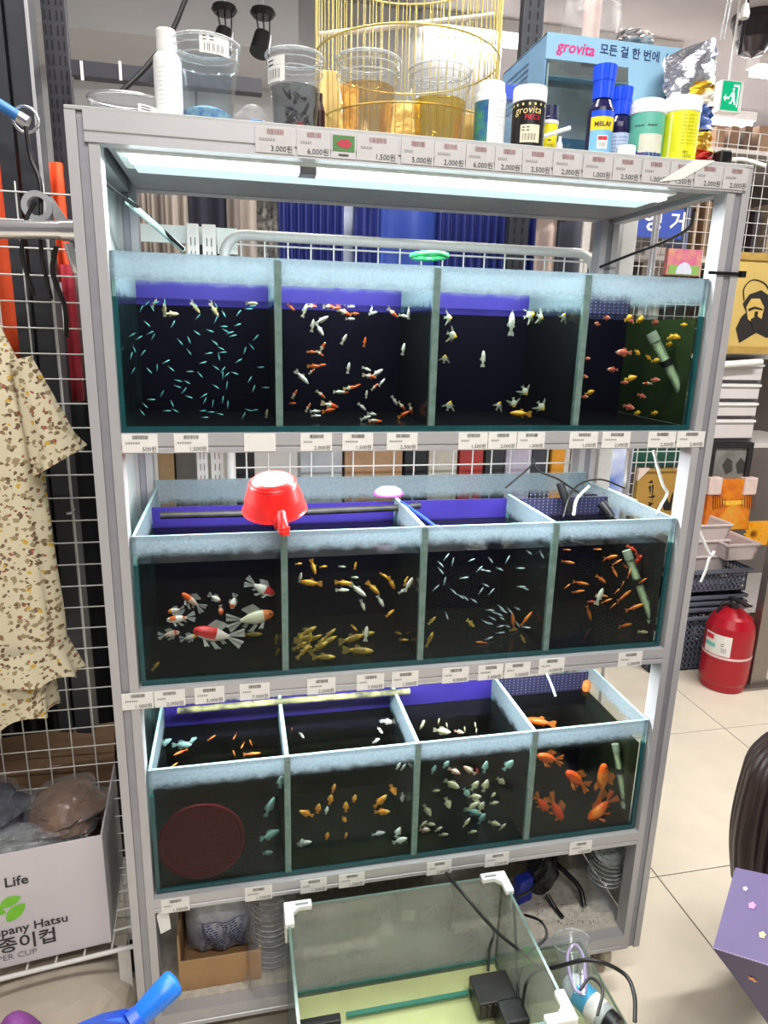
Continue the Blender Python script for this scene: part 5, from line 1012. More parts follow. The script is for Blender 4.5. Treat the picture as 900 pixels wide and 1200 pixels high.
# ------------------------------------------------------------------ left: carton, wire shelf, dress, wire panel, posts
lb = empty('paper_cup_carton', (-.25, .17, .29), 'white cardboard carton with green leaves and cup lettering, open top', 'carton')
a = Vector((-.108, .095, .285)); ux = Vector((-math.cos(math.radians(7)), -math.sin(math.radians(7)), 0)); uy = Vector((-.05, 1, 0)).normalized()
WCARD = pm('carton_white', (206, 200, 206), .6, 0, .03, 8); BRC = pm('carton_inside', (128, 100, 74), .8, 0, .08, 14)
W2, D2, H2 = .36, .27, .295
def slab(nm, o0, u, v, t, m): return MB().prism([o0, o0 + u, o0 + u + v, o0 + v], t).build(nm, m, lb, bevel=.001)
slab('front_wall', a, ux * W2, Z * H2, uy * .004, WCARD); slab('side_wall', a + uy * .004, uy * D2, Z * (H2 + .0), ux * .004, WCARD)
slab('back_wall', a + uy * D2, ux * W2, Z * (H2 + .02), uy * .004, BRC); slab('side_wall', a + ux * W2, uy * D2, Z * H2, -ux * .004, BRC); slab('bottom_wall', a + uy * .004, ux * W2, uy * D2, Z * .004, BRC)
slab('back_flap', a + uy * (D2 + .004) + Z * (H2 + .02), ux * W2, Z * .07 + uy * .05, uy * .003, BRC)
fo_, Rr = a - uy * .0006, -ux
def onbox(px, py):
    """point of the carton front under a pixel"""
    n = ux.cross(Z); v = ray(px, py); t = (a - CAM).dot(n) / v.dot(n); return CAM + v * t
LW = lambda p, q: (onbox(*q) - onbox(*p)).length
for txt, p0, p1, nm, m in (('*l Life', (-4, 1042), (34, 1034), 'lettering', INK), ('*company Hatsu', (-30, 1104), (80, 1082), 'lettering', INK), ('*친환경종이컵', (-74, 1134), (66, 1105), 'lettering', INK), ('PAPER CUP', (-17, 1131), (44, 1117), 'lettering', pm('ink_grey', (110, 108, 112), .6))):
    MB().textw(txt, onbox(*p0), Rr, Z, LW(p0, p1), 0, 'l', 0, .0012).build(nm, m, lb)
for cx_, cy_, L_, an in ((12, 1057, 26, 20), (19, 1069, 30, 45), (-4, 1066, 24, 140)):
    c0 = onbox(cx_, cy_); s2 = L_ * mpp(c0); ca, sa = math.cos(math.radians(an)), math.sin(math.radians(an)); R_ = Rr * ca + Z * sa; U_ = Z * ca - Rr * sa
    pts = [c0 + R_ * s2 * (t - .5) + U_ * s2 * .30 * math.sin(math.pi * t) ** .8 for t in [k / 8 for k in range(9)]] + [c0 + R_ * s2 * (t - .5) - U_ * s2 * .22 * math.sin(math.pi * t) ** .8 for t in [k / 8 for k in range(7, 0, -1)]]
    MB().add([p_ - uy * .0012 for p_ in pts], [tuple(range(len(pts)))]).build('leaf_print', pm('leaf_green', (120, 196, 50), .5), lb)
mb = MB()
for k in range(10):
    for j in range(9): 
        o0 = a + uy * (.05 + .016 * k) + Z * (.04 + .022 * j) - ux * .0006; mb.add([o0, o0 + uy * .010, o0 + uy * .010 + Z * .012, o0 + Z * .012], [(0, 1, 2, 3)])
tag(mb.build('side_print', pm('side_print', (150, 146, 150), .6), lb), kind='stuff')
SKF = glass('bag_film', (248, 248, 250), .06, 1.6, .05, bump=1.0, bscale=30)
cen = a + ux * .09 + uy * .12 + Z * (H2 - .05); crumple('wrapped_garment', cen, .075, .085, .05, pm('brown_cloth', (134, 100, 74), .9, 0, .1, 30, .8, c2=(88, 64, 50)), 'brown folded cloth in clear film at the right of the open carton', 'garment', .25, 31)
crumple('film_bag', cen + Vector((0, 0, -.004)), .085, .095, .058, SKF, 'crinkled clear film around the brown cloth in the carton', 'film', .3, 31)
cen2 = a + ux * .25 + uy * .13 + Z * (H2 - .05); crumple('wrapped_garment', cen2, .07, .09, .055, pm('black_cloth', (26, 26, 36), .8, 0, .2, 30, .8, c2=(70, 72, 90)), 'black folded cloth in film at the left of the open carton', 'garment', .3, 33)
crumple('film_bag', cen2 + Vector((0, 0, -.004)), .08, .1, .064, SKF, 'crinkled clear film around the black cloth in the carton', 'film', .3, 33)
crumple('film_bag', a + ux * .19 + uy * .055 + Z * (H2 - .04), .10, .04, .028, glass('bag_film_white', (244, 245, 247), .2, 1.45, .2, bump=.5, bscale=40), 'whitish crumpled film along the front edge of the carton', 'film', .4, 35)
ws = empty('wire_shelf', (-.3, .2, .27), 'white wire shelf carrying the paper cup carton', 'shelf')
for yy in (.0, .06, .12, .18, .24, .30): MB().tube([a + ux * .55 + uy * (yy - .02) - Z * .008, a - ux * .05 + uy * (yy - .02) - Z * .008], .0055 if yy == 0 else .003, 6).build('wire', WIREW, ws)
for k in range(9): MB().tube([a + ux * (.06 * k) - uy * .02 - Z * .014, a + ux * (.06 * k) + uy * .29 - Z * .014], .0026, 5).build('wire', WIREW, ws)
for k in (0, 8): MB().tube([a + ux * (.06 * k) + uy * .27 - Z * .012, Vector((a.x + ux.x * .06 * k, .31, .27)), Vector((a.x + ux.x * .06 * k, .31, .0))], .008, 6).build('leg', WIREW, ws)
crumple('sack', (-.26, .12, 0), .2, .16, .105, pm('beige_sack', (186, 174, 158), .7, 0, .06, 8), 'large beige sack on the floor under the wire shelf', 'sack', .08, 41)
crumple('purple_bag', (-.245, -.14, 0), .06, .06, .19, pm('purple_bag', (140, 70, 150), .6, 0, .1, 12), 'purple bag top peeking in at the lower left corner', 'bag', .1, 42)
fbox('black_strip', (-.085, .14, .0), (-.06, .18, .20), BLACK, 'black post foot beside the left rack post', 'foot'); fbox('white_card', (-.098, .10, .09), (-.07, .104, .26), PAPER, 'white card tucked beside the left rack post under the wire shelf', 'card', .0005)
# wire grid panel
GY = .30
gp = empty('wire_grid_panel', (-.4, GY, .03), 'tall white wire grid panel left of the rack, behind the floral dress', 'grid panel')
hz = MB().tube([(-.78, GY, .05), (-.085, GY, .05)], .0017, 5).build('wire', WIREW, gp)
for k in range(1, 37): copy_of(hz, gp, (0, 0, .0525 * k))
vt = MB().tube([(-.10, GY + .003, .03), (-.10, GY + .003, 1.96)], .0019, 5).build('wire', WIREW, gp)
for k in range(1, 14): copy_of(vt, gp, (-.0525 * k, 0, 0))
pg_ = pipe('peg', [(-.15, GY - .002, 1.285), (-.15, GY - .03, 1.283), (-.15, GY - .06, 1.29)], .003, 'short chrome peg on the wire grid beside the left post', CHROME, 'peg')
# chrome rail with its bracket
cr = empty('clothes_rail', (-.3, .12, 1.83), 'chrome clothes rail ending at the left rack post, above the dress', 'rail')
r0, r1 = at(-60, 268, .12), at(86, 270, .12)
MB().tube([r0, r1], .016, 16).build('tube', CHROME, cr); MB().tube([at(72, 270, .12), at(88, 270, .12)], .0185, 16).build('end_sleeve', CHROME, cr)
MB().tube([at(80, 285, .12), at(84, 300, .12), at(90, 318, .13)], .008, 8).build('hook_plate', CHROME, cr)
br = empty('rail_bracket', at(46, 240, .14), 'grey bracket plate with a round hole above the chrome rail', 'bracket')
bm = pm('bracket_grey', (190, 192, 196), .35, .3); ctr = at(44, 242, .135); rr = 17 * mpp(ctr)
MB().lathe([(rr * .62, -.006), (rr, -.006), (rr, .006), (rr * .62, .006), (rr * .62, -.006)], ctr, 24, 0, Matrix.Rotation(math.pi / 2, 4, 'X'), capb=False, capt=False).build('ring', bm, br)
MB().prism([at(54, 232, .135), at(60, 230, .135), at(84, 266, .135), at(66, 262, .135)], (0, .008, 0)).build('arm', bm, br)
cable(K((30, 148, .16), (36, 185, .16), (47, 215, .15), (48, 262, .14), (49, 300, .15), (60, 350, .2)), .004, 'black cord falling from the ring past the chrome rail')
cable(K((42, 236, .13), (34, 250, .13), (30, 262, .13), (26, 300, .15), (40, 345, .2)), .004, 'second black cord through the bracket hole behind the rail')
cable(K((66, 288, .16), (62, 320, .18), (76, 360, .22), (78, 395, .25)), .005, 'thick black cord hanging beside the red cloth')
# blue tube with its ring on the dark post
bt = empty('blue_tube', at(20, 132, .3), 'blue tube with steel tip pushed through a ring on the dark post', 'tube')
MB().tube([at(-30, 104, .26), at(24, 138, .27)], .0105, 12).build('tube', pm('tube_blue', (50, 120, 190), .4), bt); MB().tube([at(22, 137, .27), at(33, 144, .27)], .012, 12).build('tip', CHROME, bt)
rc = at(30, 140, .29); MB().tube([rc + Vector((.023 * math.cos(t), 0, .023 * math.sin(t))) for t in [k * math.pi / 12 for k in range(24)]], .003, 6, closed=True).build('ring', CHROME, bt)
# posts
pA = empty('steel_column', (-.33, .42, 0), 'broad dark grey steel column at the upper left edge', 'column')
xa, xb = at(4, 200, .42).x, at(53, 200, .42).x
xm = xa + (xb - xa) * .42
MB().box((xa, .40, .0), (xm - .003, .46, 3.0)).build('column_half', DGREY, pA); MB().box((xm + .003, .40, 0), (xb, .46, 3.0)).build('column_half', DGREY, pA, bevel=.002); MB().box((xb - .006, .396, 0), (xb, .40, 3.0)).build('bright_edge', ALU, pA)
def slotted(name, px0, px1, pyr, y, z0, z1, mat, label, cols, smat, cat='slotted post'):
    x0, x1 = at(px0, pyr, y).x, at(px1, pyr, y).x; o = empty(name, ((x0 + x1) / 2, y, z0), label, cat)
    MB().box((x0, y, z0), (x1, y + .03, z1)).build('upright', mat, o, bevel=.001)
    mb = MB(); w_ = (x1 - x0)
    z = z0 + .02
    while z < z1 - .03:
        for cfr in cols: mb.box((x0 + w_ * cfr - w_ * .035, y - .0012, z), (x0 + w_ * cfr + w_ * .035, y + .001, z + .019))
        z += .031
    s = mb.build('slot', smat, o); tag(s, kind='stuff'); return o
slotted('slotted_post', 52, 80, 60, .66, 0, 3.2, DGREY2, 'dark twin-slotted steel post rising behind the left rack post', (.14, .36, .64, .86), pm('slot_black', (10, 10, 12), .8))
hb = MB().box((-.14, .62, at(120, 82, .62).z - .016), (.30, .655, at(120, 82, .62).z + .016)).build('hanging_bar', DGREY2); recenter(hb); tag(hb, 'dark horizontal bar with white ties above the rack top left', 'bar')
for px in (96, 141): 
    q = at(px, 82, .615); z_ = MB().box((q.x - .003, .612, q.z - .022), (q.x + .003, .617, q.z + .018)).build('zip_tie', WHITE); recenter(z_); tag(z_, 'white cable tie round the dark bar, %s one' % ('left' if px < 100 else 'right'), 'cable tie')
cable(K((222, -12, .58), (200, 40, .58), (172, 78, .57), (142, 108, .56)), .006, 'thick black cable slanting across the wall at upper left')
slotted('slotted_post', 612, 636, 40, .75, 1.0, 3.2, DGREY, 'dark slotted post behind the boxed aquarium', (.3, .7), pm('slot_black', (10, 10, 12), .8))
# orange and red cloth
def cloth(name, px0, px1, py0, py1, y, mat, label, folds=4, depth=.03, cat='garment', group=None, taper=.0, parent=None, thick=.02):
    tl_, tr_ = at(px0, py0, y), at(px1, py0, y); bz = at((px0 + px1) / 2, py1, y).z; w_ = tr_.x - tl_.x; z1 = (tl_.z + tr_.z) / 2
    def fn(u, v, s_): 
        x = tl_.x + w_ * (u + taper * (u - .5) * (1 - v)); return Vector((x, y + thick * s_ + depth * .5 * math.sin(u * folds * 2 * math.pi + .8 * math.sin(3 * v)) * (.5 + .5 * (1 - v)), bz + (z1 - bz) * v))
    n = max(13, folds * 6 + 1); mb = MB().sheet(n, 6, lambda u, v: fn(u, v, 0)); mb.sheet(n, 6, lambda u, v: fn(u, v, 1))
    m_ = n; f = lambda i, j, k: k * n * 6 + j * n + i
    for j in range(5):
        mb.f += [(f(0, j, 0), f(0, j + 1, 0), f(0, j + 1, 1), f(0, j, 1)), (f(n - 1, j, 0), f(n - 1, j, 1), f(n - 1, j + 1, 1), f(n - 1, j + 1, 0))]; mb.m += [0, 0]; mb.sm += [False, False]
    for i in range(n - 1): mb.f += [(f(i, 0, 0), f(i, 0, 1), f(i + 1, 0, 1), f(i + 1, 0, 0)), (f(i, 5, 0), f(i + 1, 5, 0), f(i + 1, 5, 1), f(i, 5, 1))]; mb.m += [0, 0]; mb.sm += [False, False]
    o = mb.build(name, mat, parent)
    if not parent: recenter(o); tag(o, label, cat, group)
    return o
cloth('orange_garment', -40, 34, 128, 430, .55, pm('orange_cloth', (236, 84, 36), .7, 0, .08, 10), 'bright orange garment hanging behind the wire grid at the left edge', 2, .03)
cloth('orange_garment', 54, 72, 190, 330, .645, pm('orange_cloth', (236, 84, 36), .7, 0, .08, 10), 'narrow strip of orange garment beside the dark slotted post', 1, .02)
cloth('red_garment', 70, 84, 310, 470, .50, pm('crimson_cloth', (170, 40, 56), .8, 0, .1, 10), 'crimson garment strip beside the left rack post', 1, .02)
cloth('grey_garment', 78, 100, 310, 470, .60, pm('grey_cloth', (128, 124, 124), .8, 0, .1, 10), 'grey garment strip next to the left rack post', 1, .02)
cloth('black_garment', -60, 120, 395, 900, .60, pm('black_cloth2', (22, 22, 26), .85, 0, .2, 10), 'long black garments behind the wire grid under the orange one', 6, .04)
# floral dress
FLO = None
def floral():
    m, nt, N, L = newmat('floral_cotton'); out = N.new('ShaderNodeOutputMaterial'); b = N.new('ShaderNodeBsdfPrincipled'); b.inputs['Roughness'].default_value = .85
    tc = N.new('ShaderNodeTexCoord'); col = None; prev = lin((206, 196, 168))
    base = N.new('ShaderNodeRGB'); base.outputs[0].default_value = prev; cur = base.outputs[0]
    mp = N.new('ShaderNodeMapping'); mp.inputs['Scale'].default_value = (1, .25, 1); L.new(tc.outputs['Object'], mp.inputs[0])
    for sc, th, c, seed in ((75, .40, (150, 134, 100), .0), (90, .34, (104, 82, 62), 3.1), (48, .22, (196, 160, 60), 7.7), (70, .30, (130, 104, 80), 5.3), (60, .2, (150, 84, 66), 1.3)):
        m2 = N.new('ShaderNodeVectorMath'); m2.operation = 'ADD'; m2.inputs[1].default_value = (seed, seed * .7, seed * 1.3); L.new(mp.outputs[0], m2.inputs[0])
        ns = N.new('ShaderNodeTexNoise'); ns.inputs['Scale'].default_value = 120; L.new(m2.outputs[0], ns.inputs['Vector']); sc_ = N.new('ShaderNodeVectorMath'); sc_.operation = 'SCALE'; sc_.inputs[3].default_value = .012; L.new(ns.outputs['Color'], sc_.inputs[0])
        ad = N.new('ShaderNodeVectorMath'); ad.operation = 'ADD'; L.new(m2.outputs[0], ad.inputs[0]); L.new(sc_.outputs[0], ad.inputs[1])
        v = N.new('ShaderNodeTexVoronoi'); v.inputs['Scale'].default_value = sc; L.new(ad.outputs[0], v.inputs['Vector'])
        lt = N.new('ShaderNodeMath'); lt.operation = 'LESS_THAN'; lt.inputs[1].default_value = th; L.new(v.outputs['Distance'], lt.inputs[0])
        wn = N.new('ShaderNodeSeparateColor'); L.new(v.outputs['Color'], wn.inputs[0]); g2 = N.new('ShaderNodeMath'); g2.operation = 'LESS_THAN'; g2.inputs[1].default_value = .5; L.new(wn.outputs[0], g2.inputs[0])
        mu = N.new('ShaderNodeMath'); mu.operation = 'MULTIPLY'; L.new(lt.outputs[0], mu.inputs[0]); L.new(g2.outputs[0], mu.inputs[1])
        mx = N.new('ShaderNodeMix'); mx.data_type = 'RGBA'; L.new(mu.outputs[0], mx.inputs['Factor']); L.new(cur, mx.inputs['A']); mx.inputs['B'].default_value = lin(c); cur = mx.outputs['Result']
    L.new(cur, b.inputs['Base Color']); L.new(b.outputs[0], out.inputs['Surface']); return m
FLO = floral()
DY = .16
dr = empty('floral_dress', at(-30, 860, DY), 'cream floral dress with ruffled hem and sleeve hanging at the left edge', 'dress')
edge = [(350, -8), (385, 2), (420, 20), (470, 45), (520, 56), (560, 52), (600, 58), (660, 66), (720, 76), (760, 80)]
cxm = -95
def dress(u, v):      # v: 0 bottom, 1 top; u round
    py = 350 + (760 - 350) * (1 - v); k = 0
    while k < len(edge) - 2 and edge[k + 1][0] < py: k += 1
    (p0, e0), (p1, e1) = edge[k], edge[k + 1]; e = e0 + (e1 - e0) * (py - p0) / (p1 - p0); a = 2 * math.pi * u
    r_ = at(e, py, DY); c_ = at(cxm, py, DY); hw = r_.x - c_.x; fo2 = 1 + (.02 + .05 * (1 - v)) * math.sin(9 * a + 2 * v)
    return Vector((c_.x + hw * math.cos(a) * (1 if abs(math.cos(a)) > .9 else fo2), DY + .085 * math.sin(a) * fo2 * (.6 + .4 * (1 - v)), (r_.z + c_.z) / 2))
MB().sheet(72, 24, dress).build('bodice_and_skirt', FLO, dr)
def ruffle(pyt, pyb, et, eb, nm, wav=.10, fq=14):
    def fn(u, v):
        py = pyb + (pyt - pyb) * v; e = eb + (et - eb) * v; a = 2 * math.pi * u; r_ = at(e, py, DY); c_ = at(cxm, py, DY); hw = r_.x - c_.x
        f2 = 1 + wav * (1 - v) * math.sin(fq * a) * (.5 + .5 * abs(math.sin(a))); return Vector((c_.x + hw * math.cos(a) * (1 + (f2 - 1) * .5), DY + .10 * math.sin(a) * f2, r_.z * .7 + c_.z * .3 + .006 * (1 - v) * math.cos(fq * a)))
    MB().sheet(112, 5, fn).build(nm, FLO, dr)
ruffle(752, 788, 80, 97, 'hem_ruffle'); ruffle(784, 832, 62, 66, 'under_ruffle', .14, 11)
def slv(u, v):
    a = 2 * math.pi * u; p0, p1 = at(24, 420, DY - .03), at(66, 535, DY - .035); c_ = p0 + (p1 - p0) * (1 - v); d_ = (p1 - p0).normalized(); n1 = Vector((d_.z, 0, -d_.x)); r_ = .020 + .030 * (1 - v) * (1 + .12 * math.sin(7 * a))
    return c_ + n1 * r_ * math.cos(a) * -1 + Vector((0, r_ * .7 * math.sin(a), 0))
MB().sheet(40, 9, slv).build('sleeve', FLO, dr)
def cuff(u, v):
    a = 2 * math.pi * u; p0, p1 = at(62, 520, DY - .035), at(70, 540, DY - .035); c_ = p0 + (p1 - p0) * (1 - v); d_ = Vector((.5, 0, -.85)); n1 = Vector((d_.z, 0, -d_.x)); r_ = .046 + .012 * (1 - v) * (1 + .35 * math.sin(9 * a))
    return c_ + n1 * r_ * math.cos(a) * -1 + Vector((0, r_ * .7 * math.sin(a), 0))
MB().sheet(60, 4, cuff).build('sleeve_ruffle', FLO, dr)
hg = MB().tube([at(-95, 352, DY), at(-95, 300, DY), at(-95, 285, .12)], .003, 6).tube([at(-20, 372, DY), at(-95, 345, DY), at(-170, 372, DY)], .006, 8).build('clothes_hanger', BLACK); recenter(hg); tag(hg, 'black clothes hanger carrying the floral dress, just outside the frame', 'hanger')
# ------------------------------------------------------------------ behind the rack: grid, standards, hanging clothes
GB = .50
g2 = empty('back_grid_panel', (.6, GB, .9), 'white wire grid with rounded frame bar behind the rack', 'grid panel')
fz = at(480, 286, GB).z; fx0, fx1 = at(262, 272, GB).x, at(697, 300, GB).x
fp_ = [Vector((fx0, GB, .6)), Vector((fx0, GB, fz - .06))] + [Vector((fx0 + .05 * (1 - math.cos(t)), GB, fz - .05 + .05 * math.sin(t))) for t in [k * math.pi / 14 for k in range(8)]]
fp_ += [Vector((fx1 - .05 * (1 - math.cos(t)), GB, fz - .05 + .05 * math.sin(t))) for t in [k * math.pi / 14 for k in range(7, -1, -1)]] + [Vector((fx1, GB, fz - .06)), Vector((fx1, GB, .6))]
MB().tube(fp_, .0125, 8).build('frame_bar', WIREW, g2)
hz = MB().tube([(fx0, GB, fz - .022), (fx1, GB, fz - .022)], .0024, 5).build('wire', WIREW, g2)
for k in range(1, 23): copy_of(hz, g2, (0, 0, -.055 * k))
vt = MB().tube([(fx0 + .04, GB, .6), (fx0 + .04, GB, fz)], .0024, 5).build('wire', WIREW, g2)
for k in range(1, int((fx1 - fx0 - .06) / .0567) + 1): copy_of(vt, g2, (.0567 * k, 0, 0))
for px0, px1, nm in ((219, 233, 'left'), (237, 253, 'right')):
    slotted('slotted_standard', px0, px1, 280, .53, .0, at(228, 262, .53).z, WIREW, 'short white slotted standard behind the rack, %s of the pair' % nm, (.33, .67), pm('slot_grey', (96, 98, 96), .7), 'slotted standard')
wbd = MB().box((at(158, 270, .56).x, .56, at(190, 284, .56).z), (at(258, 270, .56).x, .572, at(190, 263, .56).z)).box((at(254, 270, .55).x, .545, at(270, 298, .55).z), (at(278, 270, .55).x, .552, at(270, 268, .55).z)).build('white_crossboard', WPANEL); recenter(wbd); tag(wbd, 'white crossboard joining the slotted standards behind the rack', 'board')
fbox('white_upright', (at(728, 290, .52).x, .52, .0), (at(745, 290, .52).x, .56, 2.05), WIREW, 'white upright behind the right rear rack post', 'upright'); fbox('black_upright', (at(716, 290, .60).x, .60, .0), (at(727, 290, .60).x, .62, 2.05), DGREY2, 'dark upright strip behind the right rear rack post', 'upright')
TR = [pm('trouser_a', (150, 138, 128), .85, 0, .08, 12), pm('trouser_b', (116, 106, 100), .85, 0, .08, 12), pm('trouser_c', (158, 146, 136), .85, 0, .08, 12)]
gar = [(156, 170, 0, 'brownish trousers hanging first from the left behind the rack'), (170, 180, 2, 'pale taupe trousers hanging second behind the rack'), (179, 192, 1, 'dark taupe trousers hanging third behind the rack'), (191, 206, 2, 'light grey-brown trousers hanging fourth, left of the navy ones'), (205, 219, 0, 'grey-brown trousers hanging right beside the navy pairs')]
for a, b, m, l in gar: cloth('hanging_trousers', a, b, 200, 345, .86 + random.uniform(-.02, .02), TR[m], l, 1, .03, 'trousers', 'hanging trousers')
NV = pm('navy_cloth', (30, 30, 44), .85, 0, .12, 12)
cloth('hanging_trousers', 219, 242, 200, 345, .86, NV, 'navy trousers behind the rack, left of the two navy pairs', 1, .03, 'trousers', 'hanging trousers'); cloth('hanging_trousers', 241, 266, 200, 345, .88, NV, 'navy trousers behind the rack, right of the two navy pairs', 1, .03, 'trousers', 'hanging trousers')
cloth('hanging_trousers', 264, 280, 200, 345, .86, TR[1], 'taupe trousers hanging right of the navy pairs', 1, .03, 'trousers', 'hanging trousers'); cloth('hanging_trousers', 279, 300, 200, 345, .87, TR[2], 'broad beige trousers left of the black floral skirt', 1, .03, 'trousers', 'hanging trousers')
cloth('hanging_skirt', 300, 328, 200, 345, .9, pm('black_floral', (30, 28, 34), .8, 0, 0, 60, c2=(150, 146, 138)), 'black skirt with pale flecks beside the pleated blue skirt', 2, .03, 'skirt', 'hanging skirts')
BLV = pm('blue_satin', (36, 46, 112), .4, 0, .15, 12)
cloth('hanging_skirt', 326, 404, 200, 345, .86, BLV, 'wide pleated royal blue skirt behind the rack', 9, .035, 'skirt', 'hanging skirts'); cloth('hanging_skirt', 416, 450, 200, 345, .88, BLV, 'smooth royal blue skirt right of the white gap', 2, .04, 'skirt', 'hanging skirts')
cloth('hanging_skirt', 448, 514, 200, 345, .85, pm('blue_satin2', (40, 66, 150), .4, 0, .1, 12), 'bright plain blue skirt in the middle behind the rack', 1, .04, 'skirt', 'hanging skirts'); cloth('hanging_skirt', 512, 634, 200, 345, .87, BLV, 'wide pleated dark blue skirt at the right behind the rack', 13, .035, 'skirt', 'hanging skirts')
cloth('hanging_scarf', 634, 660, 200, 345, .90, pm('pink_cloth', (206, 184, 172), .8, 0, .1, 12), 'pale pink scarf right of the blue pleated skirts', 1, .02, 'scarf')
cloth('hanging_trousers', 662, 690, 200, 345, .88, pm('charcoal_cloth', (60, 62, 74), .85, 0, .1, 12), 'charcoal trousers at the right end behind the rack', 1, .03, 'trousers', 'hanging trousers')
fbox('white_blue_card', (at(402, 260, .95).x, .95, 1.75), (at(418, 260, .95).x, .955, 2.1), pm('card_white_blue', (206, 216, 236), .5), 'white card glimpsed between the blue skirts', 'card')
rl2 = empty('garment_rail', (.6, .87, 2.06), 'steel garment rail carrying the clothes behind the rack, hidden by the top', 'rail')
MB().tube([(-.15, .87, 2.105), (1.6, .87, 2.105)], .012, 10).build('bar', CHROME, rl2)
for x_ in (-.14, 1.58): MB().tube([(x_, .87, 0), (x_, .87, 2.105)], .012, 10).build('upright', CHROME, rl2)
# goods glimpsed through the gap over the middle row
shf = empty('goods_shelf', (.6, .95, 1.1), 'white goods shelf behind the rack, seen over the middle tanks', 'shelf')
MB().box((-.1, .66, 1.155), (1.5, 1.0, 1.175)).build('board', WPANEL, shf); 
for x_ in (-.09, 1.48): MB().box((x_, .95, 0), (x_ + .02, .98, 1.155)).build('leg', WIREW, shf)
for px0, px1, pt, m, l in ((146, 172, 528, (150, 144, 138), 'grey book behind the middle row, leftmost'), (186, 206, 528, (180, 150, 110), 'tan book on the shelf behind the middle row'), (207, 232, 524, (120, 116, 112), 'grey-brown book on the shelf behind the middle row'), (262, 300, 526, (26, 26, 30), 'black carton behind the left end of the middle row'), (352, 402, 524, (170, 172, 176), 'pale grey carton behind the dipper'),
        (404, 472, 528, (168, 130, 96), 'kraft carton behind the middle row second tank'), (474, 500, 524, (30, 30, 32), 'dark gadget box left of the power leads behind the middle row'), (502, 536, 526, (196, 186, 172), 'cream carton behind the middle row third tank'), (538, 566, 528, (176, 60, 56), 'red patterned box behind the middle row third tank'), (568, 590, 526, (60, 58, 60), 'dark bottle box behind the third tank'), (592, 622, 530, (196, 186, 206), 'pale lilac box behind the middle right tank'), (622, 642, 522, (70, 72, 80), 'slate box beside the yellow packet'), (645, 662, 520, (236, 160, 50), 'yellow and orange packet behind the right rear post')):
    p0, p1 = at(px0, 560, .70), at(px1, 560, .70); zt2 = at((px0 + px1) / 2, pt, .7).z + .06; fbox('carton' if 'carton' in l or 'box' in l else 'book' if 'book' in l else 'packet', (p0.x, .70, 1.1755), (p1.x - .003, .80, zt2), pm('goods_%d_%d_%d' % m, m, .6, 0, .15, 30), l, 'book' if 'book' in l else 'box')
# slotted standards continue below
for px0, px1, nm in ((233, 248, 'left'), (257, 271, 'right')):
    slotted('slotted_standard', px0, px1, 555, .60, .0, 1.45, pm('standard_cream', (220, 214, 196), .5), 'cream slotted standard behind the middle row, %s of the pair' % nm, (.33, .67), pm('slot_grey', (96, 98, 96), .7), 'slotted standard')
# ------------------------------------------------------------------ right: gondola with grid, pictures, drawers, baskets
RY = 1.95
sp = empty('gondola', (2.7, 2.3, 0), 'tall shop shelving unit with white wire grid, right of the rack', 'shelving')
for z_ in (.12, 1.62, 2.10, 2.62):
    MB().box((1.9, RY + .06, z_ - .02), (4.6, 2.6, z_)).build('shelf_board', pm('shelf_cream', (206, 200, 196), .6), sp)
MB().box((1.9, 2.6, 0), (4.6, 2.63, 2.9)).build('back_board', pm('gondola_back', (120, 112, 108), .7, 0, .1, 3), sp)
for x_ in (1.9, 4.56): MB().box((x_, RY + .05, 0), (x_ + .04, 2.6, 2.9)).build('side_board', pm('shelf_cream', (206, 200, 196), .6), sp)
hz = MB().tube([(1.95, RY, 1.75), (3.7, RY, 1.75)], .0022, 5).build('grid_wire', WIREW, sp)
for k in range(1, 17): copy_of(hz, sp, (0, 0, .058 * k))
vt = MB().tube([(1.96, RY + .004, 1.75), (1.96, RY + .004, 2.68)], .0022, 5).build('grid_wire', WIREW, sp)
for k in range(1, 30): copy_of(vt, sp, (.058 * k, 0, 0))
hz = MB().tube([(1.95, RY, .76), (2.6, RY, .76)], .003, 5).build('grid_wire', WIREW, sp)
for k in range(1, 9): copy_of(hz, sp, (0, 0, .058 * k))
vt = MB().tube([(1.96, RY + .004, .76), (1.96, RY + .004, 1.25)], .003, 5).build('grid_wire', WIREW, sp)
for k in range(1, 12): copy_of(vt, sp, (.058 * k, 0, 0))
def plate(name, px0, px1, py0, py1, y, mats, label, cat, t=.02, frame=None, par=None):
    a, b, c_ = at(px0, py0, y), at(px1, py0, y), at(px0, py1, y); z1, z0 = (a.z + b.z) / 2, c_.z; o = empty(name, ((a.x + b.x) / 2, y + t, z0), label, cat)
    MB().box((a.x, y, z0), (b.x, y + t, z1)).build('panel', mats[0], o, bevel=.001)
    if frame:
        f = frame
        for p0, p1 in (((a.x - f, z0 - f), (b.x + f, z0)), ((a.x - f, z1), (b.x + f, z1 + f)), ((a.x - f, z0), (a.x, z1)), ((b.x, z0), (b.x + f, z1))): MB().box((p0[0], y - .012, p0[1]), (p1[0], y + t, p1[1])).build('frame_bar', mats[1], o)
    return o, Vector((a.x, y, z0)), b.x - a.x, z1 - z0
SGB = pm('sign_blue', (44, 72, 164), .5, 0, .04, 10)
o, q, w_, h_ = plate('hanger_sign', 742, 803, 243, 277, 1.85, [SGB], 'blue sign with white lettering on the wire grid, right of the rack', 'sign', .006)
for u in (.1, .9): MB().tube([(q.x + w_ * u, 1.856, q.z + h_ * .8), (q.x + w_ * u, RY, q.z + h_ * .8)], .004, 5).build('fixing', WIREW, o)
f1, f2 = at(753, 273, 1.85), at(775, 250, 1.85)
